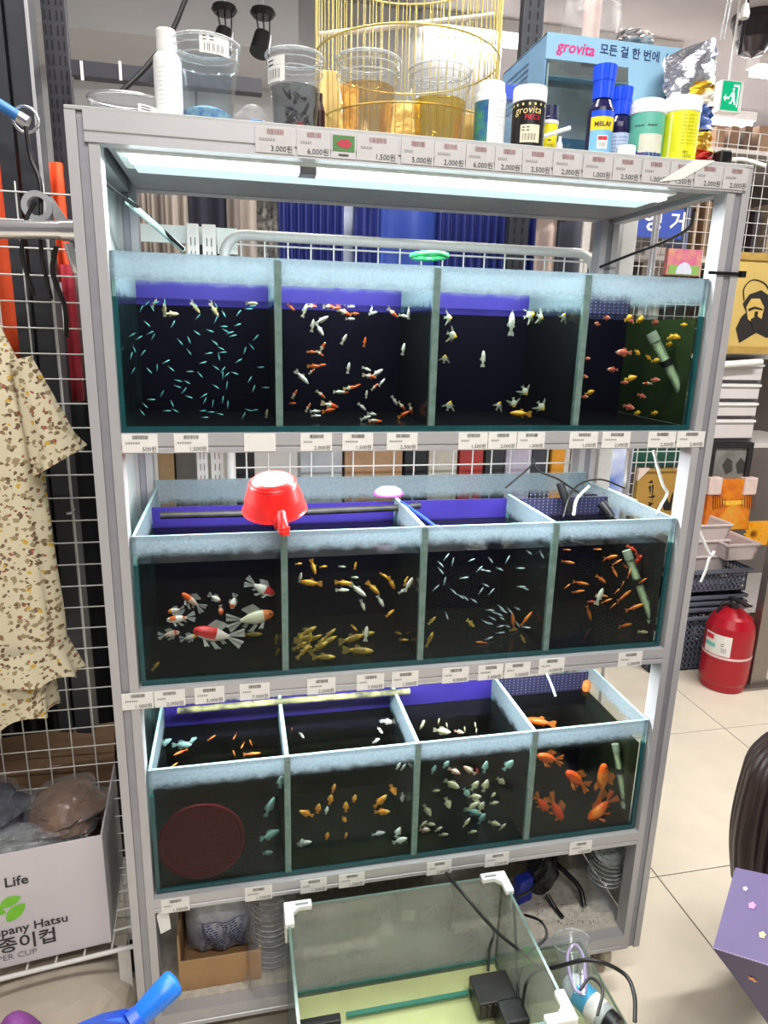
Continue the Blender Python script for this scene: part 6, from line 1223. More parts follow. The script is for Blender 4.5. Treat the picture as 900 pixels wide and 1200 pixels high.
for ch, px, wpx in (('행', 753, 22), ('거', 785, 17)): MB().textw('*' + ch, (at(px, 262, 1.85).x, 1.85, q.z + h_ * .28), X, Z, at(px + wpx, 262, 1.85).x - at(px, 262, 1.85).x, 0, 'l').build('lettering', WHITE, o)
# boxes behind the grid
for i, (px0, px1, py0, py1, c, l) in enumerate(((812, 822, 236, 275, (168, 140, 110), 'brown carton behind the wire grid, first right of the blue sign'), (823, 836, 236, 275, (150, 122, 92), 'darker brown carton second right of the blue sign'), (837, 850, 236, 275, (160, 130, 100), 'brown carton third right of the blue sign'), (804, 812, 240, 275, (120, 130, 160), 'blue-grey box touching the blue sign'),
     (752, 782, 290, 325, (186, 176, 170), 'pale box under the blue sign'), (832, 842, 280, 325, (110, 84, 64), 'dark brown box at the right under the sign'), (742, 752, 300, 330, (70, 64, 62), 'dark box at the left under the sign'),
     (852, 866, 240, 298, (150, 144, 150), 'pale grey parcel right of the rack post behind the grid'), (867, 877, 246, 298, (196, 40, 60), 'tall red packet behind the grid right of the post'), (878, 894, 246, 298, (60, 54, 60), 'dark packet beside the tall red one'), (896, 930, 240, 298, (170, 150, 130), 'tan packet at the right edge behind the grid'))):
    p0, p1 = at(px0, py1, 2.12), at(px1, py0, 2.12); z0 = p0.z if i not in (0, 1, 2, 3) else max(p0.z, 2.1); fbox('carton', (p0.x, 2.12, 2.101 if p1.z > 2.25 else 1.6205), (p1.x - .004, 2.3, max(p1.z, 1.75)), pm('ctn_%d_%d_%d' % c, c, .7, 0, .1, 12), l)
o, q, w_, h_ = plate('toy_packet', 784, 824, 292, 322, 1.90, [pm('packet_pink', (196, 84, 140), .35, 0, 0, 22, c2=(206, 150, 120))], 'pink and green illustrated packet hanging on the wire grid', 'packet', .03)
MB().rect(q + X * w_ * .05 + Z * h_ * .02, X, Z, w_ * .9, h_ * .36, 0, .002).build('green_print', pm('packet_green', (130, 170, 90), .4), o); 
cxp = q + X * w_ * .5 + Z * h_ * .05; MB().add([cxp + Vector((w_ * .24 * math.cos(t), -.0035, h_ * .45 * math.sin(t))) for t in [k * math.pi / 12 for k in range(13)]], [tuple(range(13))]).build('pale_window', pm('packet_window', (200, 204, 220), .3), o)
# gold framed picture of a bearded figure
o, q, w_, h_ = plate('gold_picture', 862, 935, 306, 406, 1.86, [pm('picture_gold', (206, 178, 104), .4, .15, .08, 5), pm('frame_gold', (190, 156, 84), .4, .3, .1, 30)], 'large gold picture with a black ink bearded figure at the right edge', 'picture', .02, .035)
def blob(o, pts, nm, m, y, lift=.0015):
    MB().add([at(px, py, y) - Y * lift for px, py in pts], [tuple(range(len(pts)))]).build(nm, m, o)
INKB = pm('ink_black', (34, 30, 26), .5)
blob(o, [(866, 402), (862, 385), (868, 372), (874, 366), (870, 356), (878, 345), (892, 340), (906, 350), (915, 372), (912, 392), (898, 396), (886, 390), (876, 396)], 'ink_robe', INKB, 1.86); blob(o, [(874, 360), (880, 350), (890, 350), (895, 360), (892, 374), (884, 380), (876, 374)], 'gold_face', pm('picture_gold_face', (200, 168, 90), .4), 1.86, .003)
blob(o, [(876, 362), (884, 359), (893, 362), (893, 364), (884, 362), (877, 365)], 'ink_brow', INKB, 1.86, .0045); blob(o, [(879, 374), (886, 370), (892, 374), (890, 386), (882, 388)], 'ink_beard', INKB, 1.86, .0045); blob(o, [(884, 365), (888, 365), (887, 371), (883, 371)], 'ink_nose', INKB, 1.86, .0045)
MB().tube(curve([at(872, 352, 1.857), at(872, 338, 1.857), at(882, 328, 1.857), at(896, 332, 1.857), at(904, 345, 1.857)], 6), .003, 5).build('ink_halo', INKB, o)
# white drawers stack
dw = empty('drawer_unit', (2.95, 2.0, 1.25), 'stack of pale drawers under the gold picture', 'drawer unit'); DM = pm('drawer_pale', (206, 200, 200), .4, 0, .03, 10)
dx0, dx1 = at(838, 460, 1.92).x, at(888, 470, 1.92).x; zz = [at(860, y_, 1.92).z for y_ in (424, 448, 470, 490, 516)]
MB().box((dx0 - .02, 1.945, zz[-1] - .02), (dx1 + .02, 2.3, zz[0] + .02)).build('carcass', pm('drawer_dark', (110, 108, 112), .6), dw)
for i in range(4):
    d_ = MB().box((dx0, 1.92, zz[i + 1] + .012), (dx1, 1.944, zz[i] - .008)).build('drawer', DM, dw, bevel=.003); MB().box((dx0, 1.908, zz[i] - .022), (dx1, 1.92, zz[i] - .010)).build('lip', WHITE, d_)
pipe('white_roll', [at(836, 428, 1.88), at(892, 424, 1.88)], .018, 'white paper roll lying on the pale drawers', WHITE, 'roll')
fbox('stand_shelf', (dx0 - .1, 1.93, zz[-1] - .045), (dx1 + .5, 2.45, zz[-1] - .021), pm('shelf_cream', (206, 200, 196), .6), 'cream ledge under the pale drawers', 'shelf')
o, q, w_, h_ = plate('dark_picture', 838, 876, 525, 562, 1.93, [pm('picture_grey', (104, 104, 100), .35, 0, 0, 10, c2=(140, 140, 136)), pm('frame_black', (34, 32, 34), .4)], 'grey photo print in a black frame above the autumn picture', 'picture', .02, .03)
blob(o, [(846, 545), (852, 536), (858, 540), (858, 552), (850, 556)], 'dark_figure', pm('pic_dark', (60, 60, 58), .5), 1.93); blob(o, [(862, 544), (868, 536), (873, 542), (872, 554), (864, 555)], 'dark_figure', pm('pic_dark', (60, 60, 58), .5), 1.93)
# autumn picture
y_ = 1.90; o, q, w_, h_ = plate('autumn_picture', 833, 885, 562, 622, y_, [pm('autumn_leaves', (240, 150, 26), .35, 0, 0, 14, c2=(206, 96, 24)), WHITE], 'bright orange autumn avenue picture with white padded corners', 'picture', .03)
AUT = pm('autumn_path', (244, 140, 40), .4, 0, 0, 30, c2=(226, 176, 60)); blob(o, [(834, 620), (856, 590), (862, 590), (884, 620)], 'path', AUT, y_); blob(o, [(846, 587), (872, 586), (870, 591), (849, 592)], 'sunny_horizon', pm('autumn_yellow', (250, 196, 60), .5), y_, .002)
for k, px in enumerate((835, 837.5, 840, 843, 846, 849, 869, 872, 875, 877.5, 880, 882.5)):
    d_ = abs(px - 859) / 26; blob(o, [(px, 588 - 12 * d_), (px + .4 + .7 * d_, 588 - 12 * d_), (px + .4 + .7 * d_, 592 + 6 * d_), (px, 592 + 6 * d_)], 'trunk', pm('autumn_dark', (110, 56, 26), .5), y_, .003)
for px, py in ((833, 562), (885, 562)):
    c_ = at(px, py, y_); sx = 1 if px < 850 else -1; MB().box((min(c_.x - sx * .012, c_.x + sx * .07), y_ - .012, c_.z - .085), (max(c_.x - sx * .012, c_.x + sx * .07), y_ + .035, c_.z + .012)).build('corner_pad', pm('pad_pinkish', (226, 204, 196), .6), o, bevel=.006)
sf = empty('sunflower_picture', at(880, 628, 1.84), 'yellow sunflower picture leaning in front of the autumn picture', 'picture'); c_ = at(883, 626, 1.84)
MB().lathe([(0, -.006), (.012, -.006), (.012, .0)], c_, 14, 0, Matrix.Rotation(math.pi / 2, 4, 'X')).build('seed_head', pm('seed_brown', (120, 70, 20), .7), sf)
for k in range(14):
    t = 2 * math.pi * k / 14; d_ = Vector((math.cos(t), 0, math.sin(t))); n_ = Vector((-d_.z, 0, d_.x)); MB().prism([c_ + d_ * .02, c_ + d_ * .038 + n_ * .011, c_ + d_ * .064, c_ + d_ * .038 - n_ * .011], (0, .004, 0)).build('petal', pm('petal_yellow', (250, 176, 20), .5), sf)
MB().box((c_.x - .03, 1.85, at(880, 640, 1.84).z), (c_.x + .14, 1.86, c_.z + .07)).build('canvas', pm('canvas_orange', (240, 166, 40), .5), sf)
# white trays and baskets
def tray(name, x0, x1, y0, y1, z0, z1, mat, label, cat='tray', t=.012, flare=.02):
    o = empty(name, ((x0 + x1) / 2, (y0 + y1) / 2, z0), label, cat); f = flare
    def wall(p0, p1, q1, q0): return [p0, p1, q1, q0]
    b = [(x0, y0, z0), (x1, y0, z0), (x1, y1, z0), (x0, y1, z0)]; tp = [(x0 - f, y0 - f, z1), (x1 + f, y0 - f, z1), (x1 + f, y1 + f, z1), (x0 - f, y1 + f, z1)]; ins = [Vector((0, t, 0)), Vector((-t, 0, 0)), Vector((0, -t, 0)), Vector((t, 0, 0))]
    for k in range(4): MB().prism([b[k], b[(k + 1) % 4], tp[(k + 1) % 4], tp[k]], ins[k]).build('wall', mat, o)
    MB().box((x0, y0, z0), (x1, y1, z0 + t)).build('floor_plate', mat, o)
    for k in range(4): MB().tube([Vector(tp[k]), Vector(tp[(k + 1) % 4])], .009, 6).build('rim', mat, o)
    return o
TW = pm('tray_pinkwhite', (214, 200, 198), .45, 0, .03, 12); ty = 1.74
def px2(px, y, ref=640): return at(px, ref, y).x
tzs = [at(850, q_, ty).z for q_ in (672, 650, 632, 614)]
for k in range(3): tray('white_tray', px2(800, ty), px2(850 - 4 * 0, ty), ty, ty + .3, tzs[k], tzs[k + 1] - .004, TW, 'pale plastic tray in the stack over the baskets, %s' % ('bottom one', 'middle one', 'top one')[k], flare=.012)
tray('white_tray', px2(852, 1.66, 650), px2(884, 1.66, 650), 1.66, 1.9, at(868, 656, 1.66).z, at(868, 638, 1.66).z, TW, 'separate pale tray right of the tray stack', flare=.012)
BKM = pm('basket_grey', (92, 96, 112), .45, 0, .06, 20)
def basket(x0, x1, y0, y1, z0, z1, label):
    o = empty('shopping_basket', ((x0 + x1) / 2, (y0 + y1) / 2, z0), label, 'basket', 'grey perforated baskets'); h = z1 - z0
    def lat(p0, p1, nm):
        d_ = Vector(p1) - Vector(p0); L_ = d_.length; u = d_ / L_; n_ = Z.cross(u); mb = MB(); k = 0
        def bar(a, b, c, d): mb.prism([Vector(p0) + u * a + Z * c, Vector(p0) + u * b + Z * c, Vector(p0) + u * b + Z * d, Vector(p0) + u * a + Z * d], n_ * .006)
        nb = max(6, int(L_ / .026))
        for k in range(nb + 1): s_ = (L_ - .010) * k / nb; bar(s_, s_ + .010, 0, h)
        nr_ = max(2, int(h / .03))
        for k in range(nr_ + 1): s_ = (h - .010) * k / nr_; bar(0, L_, s_, s_ + .010)
        mb.build(nm, BKM, o)
    lat((x0, y0, z0), (x1, y0, z0), 'lattice_wall'); lat((x1, y0, z0), (x1, y1, z0), 'lattice_wall'); lat((x1, y1, z0), (x0, y1, z0), 'lattice_wall'); lat((x0, y1, z0), (x0, y0, z0), 'lattice_wall')
    MB().box((x0, y0, z0), (x1, y1, z0 + .006)).build('floor_plate', BKM, o)
    MB().tube([(x0 - .012, y0 - .012, z1), (x1 + .012, y0 - .012, z1), (x1 + .012, y1 + .012, z1), (x0 - .012, y1 + .012, z1)], .011, 6, closed=True).build('rim', BKM, o); return o
by = 1.58; bx0, bx1 = px2(770, by, 720), px2(870, by, 700); zb = [0.0, .165, .26, .29, .32, .35, .56]
bz = [at(840, q_, by).z for q_ in (768, 722)]
basket(bx0, bx1, by, by + .36, .002, max(.2, bz[1]), 'grey perforated basket at the bottom, standing on the floor behind the extinguisher')
b0 = max(.2, bz[1]); bt_ = at(845, 668, by).z; n_ = 3
for k in range(n_): basket(bx0 + .002 * k, bx1, by, by + .36, b0 + .016 + (bt_ - b0) * .13 * k, b0 + .016 + (bt_ - b0) * (.13 * k + .12), 'shallow grey basket rim in the nested stack, %s' % ('lowest', 'middle', 'upper')[k])
basket(bx0 - .004, bx1 + .004, by - .004, by + .36, b0 + .03 + (bt_ - b0) * .42, bt_, 'topmost grey perforated basket under the pale trays')
# sky picture and calligraphy picture seen over the middle right tank
o, q, w_, h_ = plate('sky_picture', 700, 744, 518, 612, 1.0, [pm('sky_print', (60, 110, 206), .4, 0, 0, 9, c2=(236, 240, 250))], 'picture of blue sky and white clouds behind the right rear post', 'picture', .02)
o, q, w_, h_ = plate('calligraphy_picture', 750, 800, 552, 606, 1.925, [pm('picture_ochre', (186, 146, 72), .4, .15, .06, 5), pm('frame_gold', (190, 156, 84), .4, .3, .1, 30)], 'ochre picture with black brush calligraphy and pale corner pads', 'picture', .02, .012)
for pts in ([(759, 566), (764, 562), (765, 566)], [(760, 570), (763, 569), (762, 580)], [(764, 568), (766, 568), (764, 590)], [(758, 583), (767, 580), (767, 583)], [(760, 588), (766, 590), (760, 594)]): blob(o, pts, 'brush_stroke', INKB, 1.925)
blob(o, [(776, 592), (780, 578), (784, 590), (788, 576), (789, 580), (786, 598), (778, 598)], 'brush_figure', INKB, 1.925)
for px, sx in ((750, 1), (800, -1)):
    c_ = at(px, 552, 1.925); MB().prism([c_ + Vector((-sx * .016, -.016, .016)), c_ + Vector((sx * .05, -.016, .016)), c_ + Vector((-sx * .016, -.016, -.05))][::sx], (0, .02, 0)).build('corner_pad', pm('pad_pinkish', (226, 204, 196), .6), o)
fbox('green_board', (2.0, 2.0, 1.02), (2.72, 2.02, 1.25), pm('board_green', (30, 84, 70), .6), 'dark green board behind the lower wire grid', 'board')
pl = empty('sale_pole', (2.72, 1.42, 0), 'brushed steel post with a wooden knob beside the fire extinguisher', 'post'); p0 = atz(884, 803, 0.0)
STEEL = pm('brushed_steel', (150, 142, 136), .35, .8, .1, 40, stretch=(40, 40, 1)); MB().box((p0.x - .045, p0.y - .02, 0), (p0.x + .045, p0.y + .03, 1.75)).build('post', STEEL, pl, bevel=.004); MB().box((p0.x - .11, p0.y - .05, 0), (p0.x + .09, p0.y + .06, .014)).build('foot_plate', STEEL, pl)
kz = at(885, 510, p0.y).z; MB().tube([(p0.x - .07, p0.y - .08, kz), (p0.x + .16, p0.y - .08, kz - .0)], [.020, .016], 12).build('wooden_bar', pm('wood_knob', (190, 140, 90), .5, 0, .15, 14), pl); MB().tube([(p0.x - .005, p0.y - .08, kz - .03), (p0.x, p0.y - .08, kz - .055), (p0.x + .02, p0.y - .08, kz - .05)], .004, 6).build('hook', CHROME, pl)
MB().tube([(p0.x, p0.y - .085, kz), (p0.x, p0.y - .02, kz)], .008, 8).build('bracket', CHROME, pl)
# fire extinguisher
EXR = pm('extinguisher_red', (164, 12, 32), .28, 0, .04, 10); c_ = atz(848, 808, 0.0); c_.z = 0; c_.y += .05; c_.x += .025; rr = 26.5 * mpp(c_ + Z * .2); hh = .36
ex = empty('fire_extinguisher', c_, 'red fire extinguisher standing on the floor beside the steel post', 'fire extinguisher')
zt2 = at(853, 712, c_.y).z
MB().lathe([(rr * .86, 0), (rr * .93, .008), (rr * .93, .035), (rr * .99, .05), (rr, .065), (rr, zt2 * .70), (rr * .95, zt2 * .80), (rr * .78, zt2 * .90), (rr * .45, zt2 * .97), (rr * .28, zt2), (0, zt2)], c_, 32).build('cylinder', EXR, ex)
MB().lathe([(rr * 1.005, zt2 * .43), (rr * 1.012, zt2 * .435), (rr * 1.012, zt2 * .455), (rr * 1.005, zt2 * .46)], c_, 32, capb=False, capt=False).build('white_band', pm('band_pale', (220, 190, 190), .4), ex)
sticker(ex, c_, rr * 1.006, zt2, facing(c_) - 1.05, facing(c_) + .15, zt2 * .47, zt2 * .72, False, PAPER); sticker(ex, c_, rr * 1.010, zt2, facing(c_) - .30, facing(c_) + .05, zt2 * .5, zt2 * .64, True, PAPER); sticker(ex, c_, rr * 1.009, zt2, facing(c_) - 1.02, facing(c_) - .6, zt2 * .64, zt2 * .70, False, pm('ink_red', (206, 40, 60), .4)); sticker(ex, c_, rr * 1.009, zt2, facing(c_) - 1.02, facing(c_) - .5, zt2 * .55, zt2 * .6, False, pm('sticker_teal', (110, 190, 180), .4))
MB().lathe([(.022, 0), (.022, .03), (.016, .04), (0, .042)], c_ + Z * zt2, 14).build('valve', BLACK, ex); MB().box((c_.x - .015, c_.y - .10, c_.z + zt2 + .038), (c_.x + .015, c_.y + .03, c_.z + zt2 + .048)).build('lever', BLACK, ex, bevel=.002)
MB().tube(curve([c_ + Vector((-.02, 0, zt2 + .02)), c_ + Vector((-.055, .01, zt2 + .02)), c_ + Vector((-.075, .02, zt2 - .03))], 6), .008, 8).build('hose', BLACK, ex)
rc = c_ + Vector((.075, -.02, zt2 + .005)); MB().tube([rc + Vector((.016 * math.cos(t), 0, .016 * math.sin(t))) for t in [k * math.pi / 8 for k in range(16)]], .0025, 5, closed=True).tube([c_ + Vector((.02, -.01, zt2 + .02)), rc - X * .016], .003, 5).build('pull_pin', CHROME, ex)
# cord twist hanging by the right post
for nm, pts in (('first', ((815, 612, .03), (832, 650, .03), (837, 646, .03), (831, 655, .03), (827, 668, .03), (821, 682, .03))), ('second', ((766, 528, .06), (776, 566, .06), (782, 578, .06), (776, 590, .06), (770, 602, .06)))):
    cable(K(*pts), .0032, 'white twisted cord tie hanging by the right posts, %s' % ('lower one' if nm == 'first' else 'upper one'), WHITE, 'twine', 'white_twine')
# ceiling things and boxes on top of the gondola
for i, (px0, px1, c) in enumerate(((836, 852, (150, 116, 90)), (853, 868, (136, 104, 80)), (869, 884, (110, 86, 70)), (885, 905, (156, 124, 100)))):
    p0, p1 = at(px0, 186, 2.2), at(px1, 148, 2.2); fbox('brown_carton', (p0.x, 2.2, 2.621), (p1.x - .005, 2.5, p1.z), pm('bctn_%d' % i, c, .75, 0, .1, 12), 'brown carton on the topmost shelf, %s from the left' % ('first', 'second', 'third', 'fourth')[i], 'box', .002, 0, 'cartons on the topmost shelf')
ey = 1.95; eo = empty('exit_sign', at(856, 116, ey), 'hanging green exit sign with running figure and arrow', 'exit sign')
e = [at(843, 133, ey), at(866, 126, ey - .0), at(869, 93, ey), at(846, 98, ey)]; exz = [(e[0].z + e[1].z) / 2, (e[2].z + e[3].z) / 2]; ex0, ex1 = e[0].x, e[2].x
MB().box((ex0 - .006, ey, exz[0] - .006), (ex1 + .02, ey + .05, exz[1] + .006)).build('housing', WHITE, eo, bevel=.003); MB().box((ex0, ey - .002, exz[0]), (ex1, ey, exz[1])).build('green_face', emis('exit_green', (30, 190, 130), .9), eo)
ew, eh = ex1 - ex0, exz[1] - exz[0]; W = emis('exit_white', (225, 255, 240), 1.0)
def epoly(pts, nm): MB().add([Vector((ex0 + u * ew, ey - .0035, exz[0] + v * eh)) for u, v in pts], [tuple(range(len(pts)))]).build(nm, W, eo)
epoly([(.08, .42), (.22, .56), (.22, .46), (.42, .46), (.42, .38), (.22, .38), (.22, .28)], 'arrow'); epoly([(.6, .9), (.94, .9), (.94, .12), (.86, .12), (.86, .82), (.6, .82)], 'door_shape')
epoly([(.62 + .06 * math.cos(t), .72 + .07 * math.sin(t)) for t in [k * math.pi / 5 for k in range(10)]], 'head'); epoly([(.55, .64), (.70, .62), (.74, .40), (.82, .22), (.74, .18), (.64, .36), (.56, .22), (.44, .22), (.44, .29), (.53, .30), (.58, .44), (.50, .50), (.46, .44), (.42, .48)], 'body')
MB().tube([(ex0 + ew * .5, ey + .025, exz[1]), (ex0 + ew * .5, ey + .025, CEIL)], .005, 6).build('drop_rod', WHITE, eo)
dc = atz(884, 44, 3.30) ; dm = empty('dome_camera', (dc.x, dc.y, CEIL), 'dark dome fitting on the ceiling at upper right', 'dome'); MB().lathe([(0, -.20), (.06, -.18), (.10, -.12), (.115, -.06), (.115, 0)], (dc.x, dc.y, CEIL), 24).build('dome', pm('dome_dark', (60, 56, 58), .2, .4), dm); MB().lathe([(.13, -.03), (.13, 0)], (dc.x, dc.y, CEIL), 24).build('collar', pm('dome_dark', (60, 56, 58), .2, .4), dm)
pc_ = at(873, 12, 1.2); po = empty('pull_cord', (pc_.x, 1.2, pc_.z), 'white pull cord weight hanging at the top right corner', 'cord'); MB().lathe([(0, -.028), (.016, -.026), (.018, -.01), (.010, .018), (.004, .024)], pc_, 14).build('weight', WHITE, po); MB().tube([pc_ + Z * .02, (pc_.x, 1.2, CEIL)], .003, 5).build('cord', WHITE, po)
for px, yb in ((846, 46), (850, 46)): q = at(px - 2, yb, 1.0); z_ = MB().tube([q, (q.x + .06, 1.0, CEIL)], .0025, 5).build('hanging_wire', PLB); recenter(z_); tag(z_, 'thin clear wire hanging over the foil bag, %s of the two' % ('left' if px == 846 else 'right'), 'wire')
z_ = MB().tube([at(876, 0, 2.2), at(866, 64, 2.2)], .010, 8).build('conduit', DGREY2); recenter(z_); tag(z_, 'dark conduit running down beside the dome fitting', 'conduit')
for px, pyt, nm in ((263, 12, 'left'), (308, 16, 'right')):
    y_ = 1.5; c_ = at(px, pyt, y_); so = empty('spotlight', (c_.x, y_, c_.z), 'black hanging spotlight above the cups, %s one' % nm, 'lamp'); MB().lathe([(.0, -.012), (.035, -.012), (.045, 0), (.04, .012), (0, .014)], c_, 20).build('canopy', BLACK, so)
    MB().tube([c_ + Z * .012, (c_.x, y_, CEIL)], .003, 5).build('wire', ALU2, so)
    for dx in (-.025, 0, .025): MB().tube([c_ + X * dx, c_ + Vector((dx * .7 + .004, -.01, -.07))], .003, 5).build('cord', BLACK, so)
    MB().tube([c_ + Vector((0, 0, -.065)), c_ + Vector((-.015, -.02, -.13))], [.03, .036], 14).build('lamp_head', BLACK, so)
# ------------------------------------------------------------------ the crouching child and the purple carton at the lower right
PUR = pm('carton_purple', (50, 28, 86), .45, 0, .05, 8); PURL = pm('carton_lilac', (76, 60, 104), .5, 0, .08, 14)
A0 = CAM + ray(836, 1112) * 1.30
def camdir(x, y, z): return (RM @ Vector((x, -y, -z))).normalized()      # right, down, away as seen by the viewer
e2 = camdir(64, -19, -80); e3 = camdir(64, 88, 30); e3 = (e3 - e2 * e3.dot(e2)).normalized(); ex_ = e2.cross(e3)
if ex_.dot(A0 - CAM) < 0: ex_ = -ex_
px_ = empty('purple_carton', A0 + e2 * .15 + ex_ * .1 + e3 * .25, 'purple carton printed with stars, tilted against the child at the lower right corner', 'carton')
MB().prism([A0, A0 + e3 * .30, A0 + e3 * .30 + e2 * .30, A0 + e2 * .30], ex_ * .17).build('body', PUR, px_, bevel=.002)
MB().prism([A0 - e3 * .0004, A0 + e2 * .30 - e3 * .0004, A0 + e2 * .30 + ex_ * .17 - e3 * .0004, A0 + ex_ * .17 - e3 * .0004], -e3 * .002).build('top_panel', PURL, px_)
mb = MB()
for k in range(46): mb.prism([A0 + e2 * (.0065 * k) - ex_ * .0006, A0 + e2 * (.0065 * k + .004) - ex_ * .0006, A0 + e2 * (.0065 * k + .004) - ex_ * .0006 - e3 * .0045, A0 + e2 * (.0065 * k) - ex_ * .0006 - e3 * .0045], ex_ * .0015)
tag(mb.build('perforation', pm('perf_pale', (150, 132, 160), .6), px_), kind='stuff')
def star(c, r1_, m, U_, R_, N_, nm='star_print', n=10, q_=.45):
    pts = [c + (R_ * math.sin(k * 2 * math.pi / n) + U_ * math.cos(k * 2 * math.pi / n)) * (r1_ if k % 2 == 0 else r1_ * q_) + N_ * .0012 for k in range(n)]; MB().add(pts, [tuple(range(n))]).build(nm, m, px_)
def onf(px, py): v = ray(px, py); t = (A0 - CAM).dot(ex_) / v.dot(ex_); return CAM + v * t
up_ = camdir(.3, -1, 0); up_ = (up_ - ex_ * up_.dot(ex_)).normalized(); rt_ = up_.cross(ex_).normalized()
star(onf(882, 1147), .011, pm('star_orange', (226, 150, 90), .5), up_, rt_, -ex_)
for u, v, r1_, c in ((.2, .12, .013, (226, 150, 90)), (.12, .2, .009, (214, 200, 226)), (.26, .2, .012, (214, 200, 226))): star(A0 + e2 * u + e3 * v, r1_, pm('st_%d_%d_%d' % c, c, .5), up_, rt_, -ex_)
for u, v, r1_, c in ((.05, .10, .008, (206, 120, 190)), (.08, .05, .007, (226, 200, 120)), (.10, .12, .016, (190, 190, 220)), (.17, .08, .014, (214, 150, 90)), (.03, .13, .005, (230, 220, 240)), (.22, .12, .012, (190, 190, 220))):
    star(A0 + e2 * u + ex_ * v - e3 * .0025, r1_, pm('flp_%d_%d_%d' % c, c, .5), ex_, e2, -e3, 'top_print', 10, .7)
# child: one continuous skinned body, crouching and facing away to the right
ch = empty('person', (1.50, -.12, 0), 'crouching child with long dark brown hair seen from behind, at the right edge', 'person')
def skin(name, pts, edges, mat, par, sub=2, root=0):
    me = bpy.data.meshes.new(name); me.from_pydata([tuple(Vector(p[:3]) - parent_world(par)) for p in pts], edges, []); o = bpy.data.objects.new(name, me); COL.objects.link(o); o.parent = par; me.materials.append(mat)
    sk = o.modifiers.new('skin', 'SKIN'); sk.use_smooth_shade = True; lay = me.skin_vertices[0].data if len(me.skin_vertices) else None
    if lay is None:
        bpy.context.view_layer.objects.active = o; bpy.ops.mesh.customdata_skin_add(); lay = me.skin_vertices[0].data
    for i, p in enumerate(pts): lay[i].radius = (p[3], p[3]); lay[i].use_root = (i == root)
    o.modifiers.new('subsurf', 'SUBSURF').levels = sub; o.modifiers['subsurf'].render_levels = sub; return o
HC = CAM + ray(935, 925) * 1.50
bx_, by_ = HC.x, HC.y; hz_ = HC.z
SKN = pm('skin_tone', (222, 178, 152), .5, 0, .05, 12); HAIR = pm('hair_dark_brown', (40, 26, 24), .38, 0, .3, 90, .3, stretch=(1, 1, .06)); CLO = pm('child_sweater', (94, 92, 120), .85, 0, .08, 20); PAN = pm('child_trousers', (58, 60, 76), .85, 0, .08, 20)
fx = Vector((.97, .24, 0)); sd = Vector((-.24, .97, 0))
def bp(f, s_, z, r_): p = Vector((bx_, by_, 0)) + fx * f + sd * s_; return (p.x, p.y, z, r_)
zs = hz_ - .20
pts = [bp(.03, 0, .26, .10), bp(.05, 0, .36, .085), bp(.05, 0, zs - .06, .08), bp(.04, 0, zs + .02, .05), bp(.02, 0, zs + .08, .038), bp(.02, 0, hz_ - .02, .06),
       bp(.05, .10, zs - .02, .04), bp(.10, .15, zs - .16, .036), bp(.24, .10, zs - .17, .028), bp(.05, -.10, zs - .02, .04), bp(.10, -.15, zs - .16, .036), bp(.24, -.10, zs - .17, .028),
       bp(.10, .08, .25, .06), bp(.34, .10, .33, .045), bp(.24, .10, .1, .036), bp(.28, .11, .05, .026), bp(.10, -.08, .25, .06), bp(.34, -.10, .33, .045), bp(.24, -.10, .1, .036), bp(.28, -.11, .05, .026)]
ed = [(0, 1), (1, 2), (2, 3), (3, 4), (4, 5), (3, 6), (6, 7), (7, 8), (3, 9), (9, 10), (10, 11), (0, 12), (12, 13), (13, 14), (14, 15), (0, 16), (16, 17), (17, 18), (18, 19)]
bd = skin('body', pts, ed, CLO, ch)
def limb(nm, q, m): skin(nm, q, [(i, i + 1) for i in range(len(q) - 1)], m, ch, 1)
for s_ in (1, -1):
    limb('trouser_leg', [bp(.08, .07 * s_, .255, .075), bp(.14, .085 * s_, .27, .07), bp(.34, .10 * s_, .335, .062), bp(.27, .10 * s_, .2, .052), bp(.20, .10 * s_, .085, .046)], PAN)
    limb('shoe', [bp(.17, .10 * s_, .036, .032), bp(.25, .105 * s_, .036, .034), bp(.34, .11 * s_, .028, .025)], pm('shoe_white', (220, 216, 214), .6))
    hb_ = bp(.27, .095 * s_, zs - .172, 0); limb('hand', [bp(.235, .10 * s_, zs - .17, .024), bp(.265, .097 * s_, zs - .172, .026), bp(.295, .092 * s_, zs - .176, .024)], SKN)
    for k in range(4): o2 = -.018 + .012 * k; limb('finger', [bp(.29, .092 * s_ + o2, zs - .176, .0085), bp(.318, .09 * s_ + o2, zs - .178 - .002 * k, .0078), bp(.335 - .004 * abs(k - 1), .088 * s_ + o2, zs - .192, .007)], SKN)
    limb('thumb', [bp(.262, .075 * s_, zs - .170, .009), bp(.282, .062 * s_, zs - .172, .008), bp(.298, .058 * s_, zs - .180, .007)], SKN)
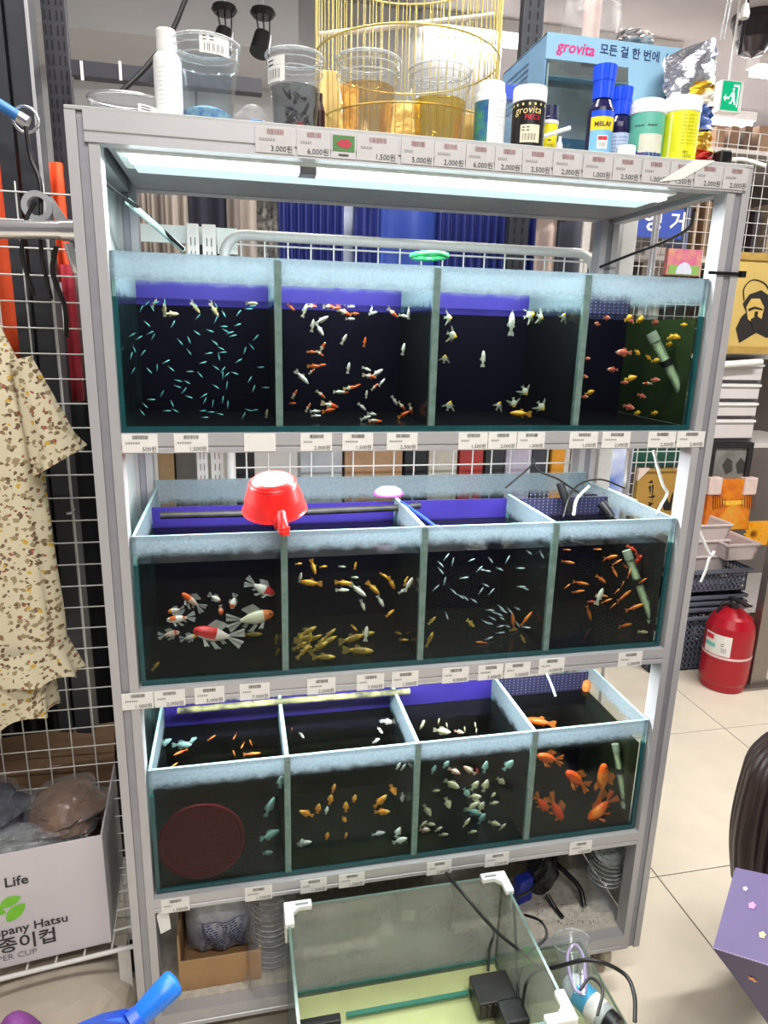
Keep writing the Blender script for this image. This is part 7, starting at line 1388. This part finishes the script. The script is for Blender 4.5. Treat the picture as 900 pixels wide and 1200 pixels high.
# head with a face, turned away from the viewer
def hd(u, v):
    a = 2 * math.pi * u; t = math.pi * (v - .5); r_ = Vector((math.cos(t) * math.cos(a), math.cos(t) * math.sin(a), math.sin(t))); x_ = r_.x * .083 * (1 + .04 * r_.z); y_ = r_.y * .070 * (1 - .10 * max(0, -r_.z)); z_ = r_.z * .100
    if r_.x > .3 and abs(r_.y) < .25: x_ += .012 * math.exp(-((r_.z + .12) / .14) ** 2) * math.exp(-(r_.y / .12) ** 2)
    return HC + fx * x_ + sd * y_ + Z * z_
MB().sheet(33, 21, hd).build('head', SKN, ch)
for s_ in (1, -1):
    MB().lathe([(0, -.01), (.012, -.004), (.012, .004), (0, .01)], HC + fx * .073 + sd * .027 * s_ + Z * .005, 12).build('eye', EYE, ch); MB().lathe([(0, -.022), (.010, -.012), (.012, .006), (0, .022)], HC + sd * .072 * s_ - Z * .005, 10).build('ear', SKN, ch)
MB().tube(curve([HC + fx * .074 + sd * -.02 - Z * .05, HC + fx * .079 - Z * .053, HC + fx * .074 + sd * .02 - Z * .05], 4), .004, 6).build('mouth', pm('lip_tone', (190, 110, 104), .5), ch)
# long hair: a cap of overlapping locks that falls to the shoulders
rnd = random.Random(17); mbh = MB()
def hcap(u, v):
    a = math.radians(62) + math.radians(236) * u; lob = 1 + .035 * math.sin(29 * a) + .02 * math.sin(53 * a + 1)
    if v < .45: t = math.pi / 2 * (1 - v / .45); r0 = math.cos(t); z_ = .112 * math.sin(t); R_ = Vector((.098 * r0, .088 * r0, 0))
    else: w2 = (v - .45) / .55; z_ = -.27 * w2 - .01 * math.sin(17 * a) * w2; R_ = Vector((.098 + .012 * math.sin(math.pi * w2) - .022 * w2, .088 + .012 * math.sin(math.pi * w2) - .012 * w2, 0))
    return HC + fx * (R_.x * math.cos(a) * lob) + sd * (R_.y * math.sin(a) * lob) + Z * (z_ + .012)
mbh.sheet(90, 26, hcap); ho = mbh.build('hair', HAIR, ch); sl = ho.modifiers.new('solid', 'SOLIDIFY'); sl.thickness = .018; sl.offset = -1
mb = MB()
for k in range(120):
    u = rnd.uniform(0, 1); p0 = hcap(u, rnd.uniform(.5, .7)); p1 = hcap(min(1, max(0, u + rnd.uniform(-.02, .02))), .98); o_ = (p1 - HC); o_.z = 0; o_.normalize(); mb.tube([p0 + o_ * .002, p0 * .5 + p1 * .5 + o_ * rnd.uniform(.001, .008), p1 + o_ * rnd.uniform(0, .012) - Z * rnd.uniform(0, .03)], [.0016, .0014, .0004], 4)
tag(mb.build('loose_strands', HAIR, ch), kind='stuff')
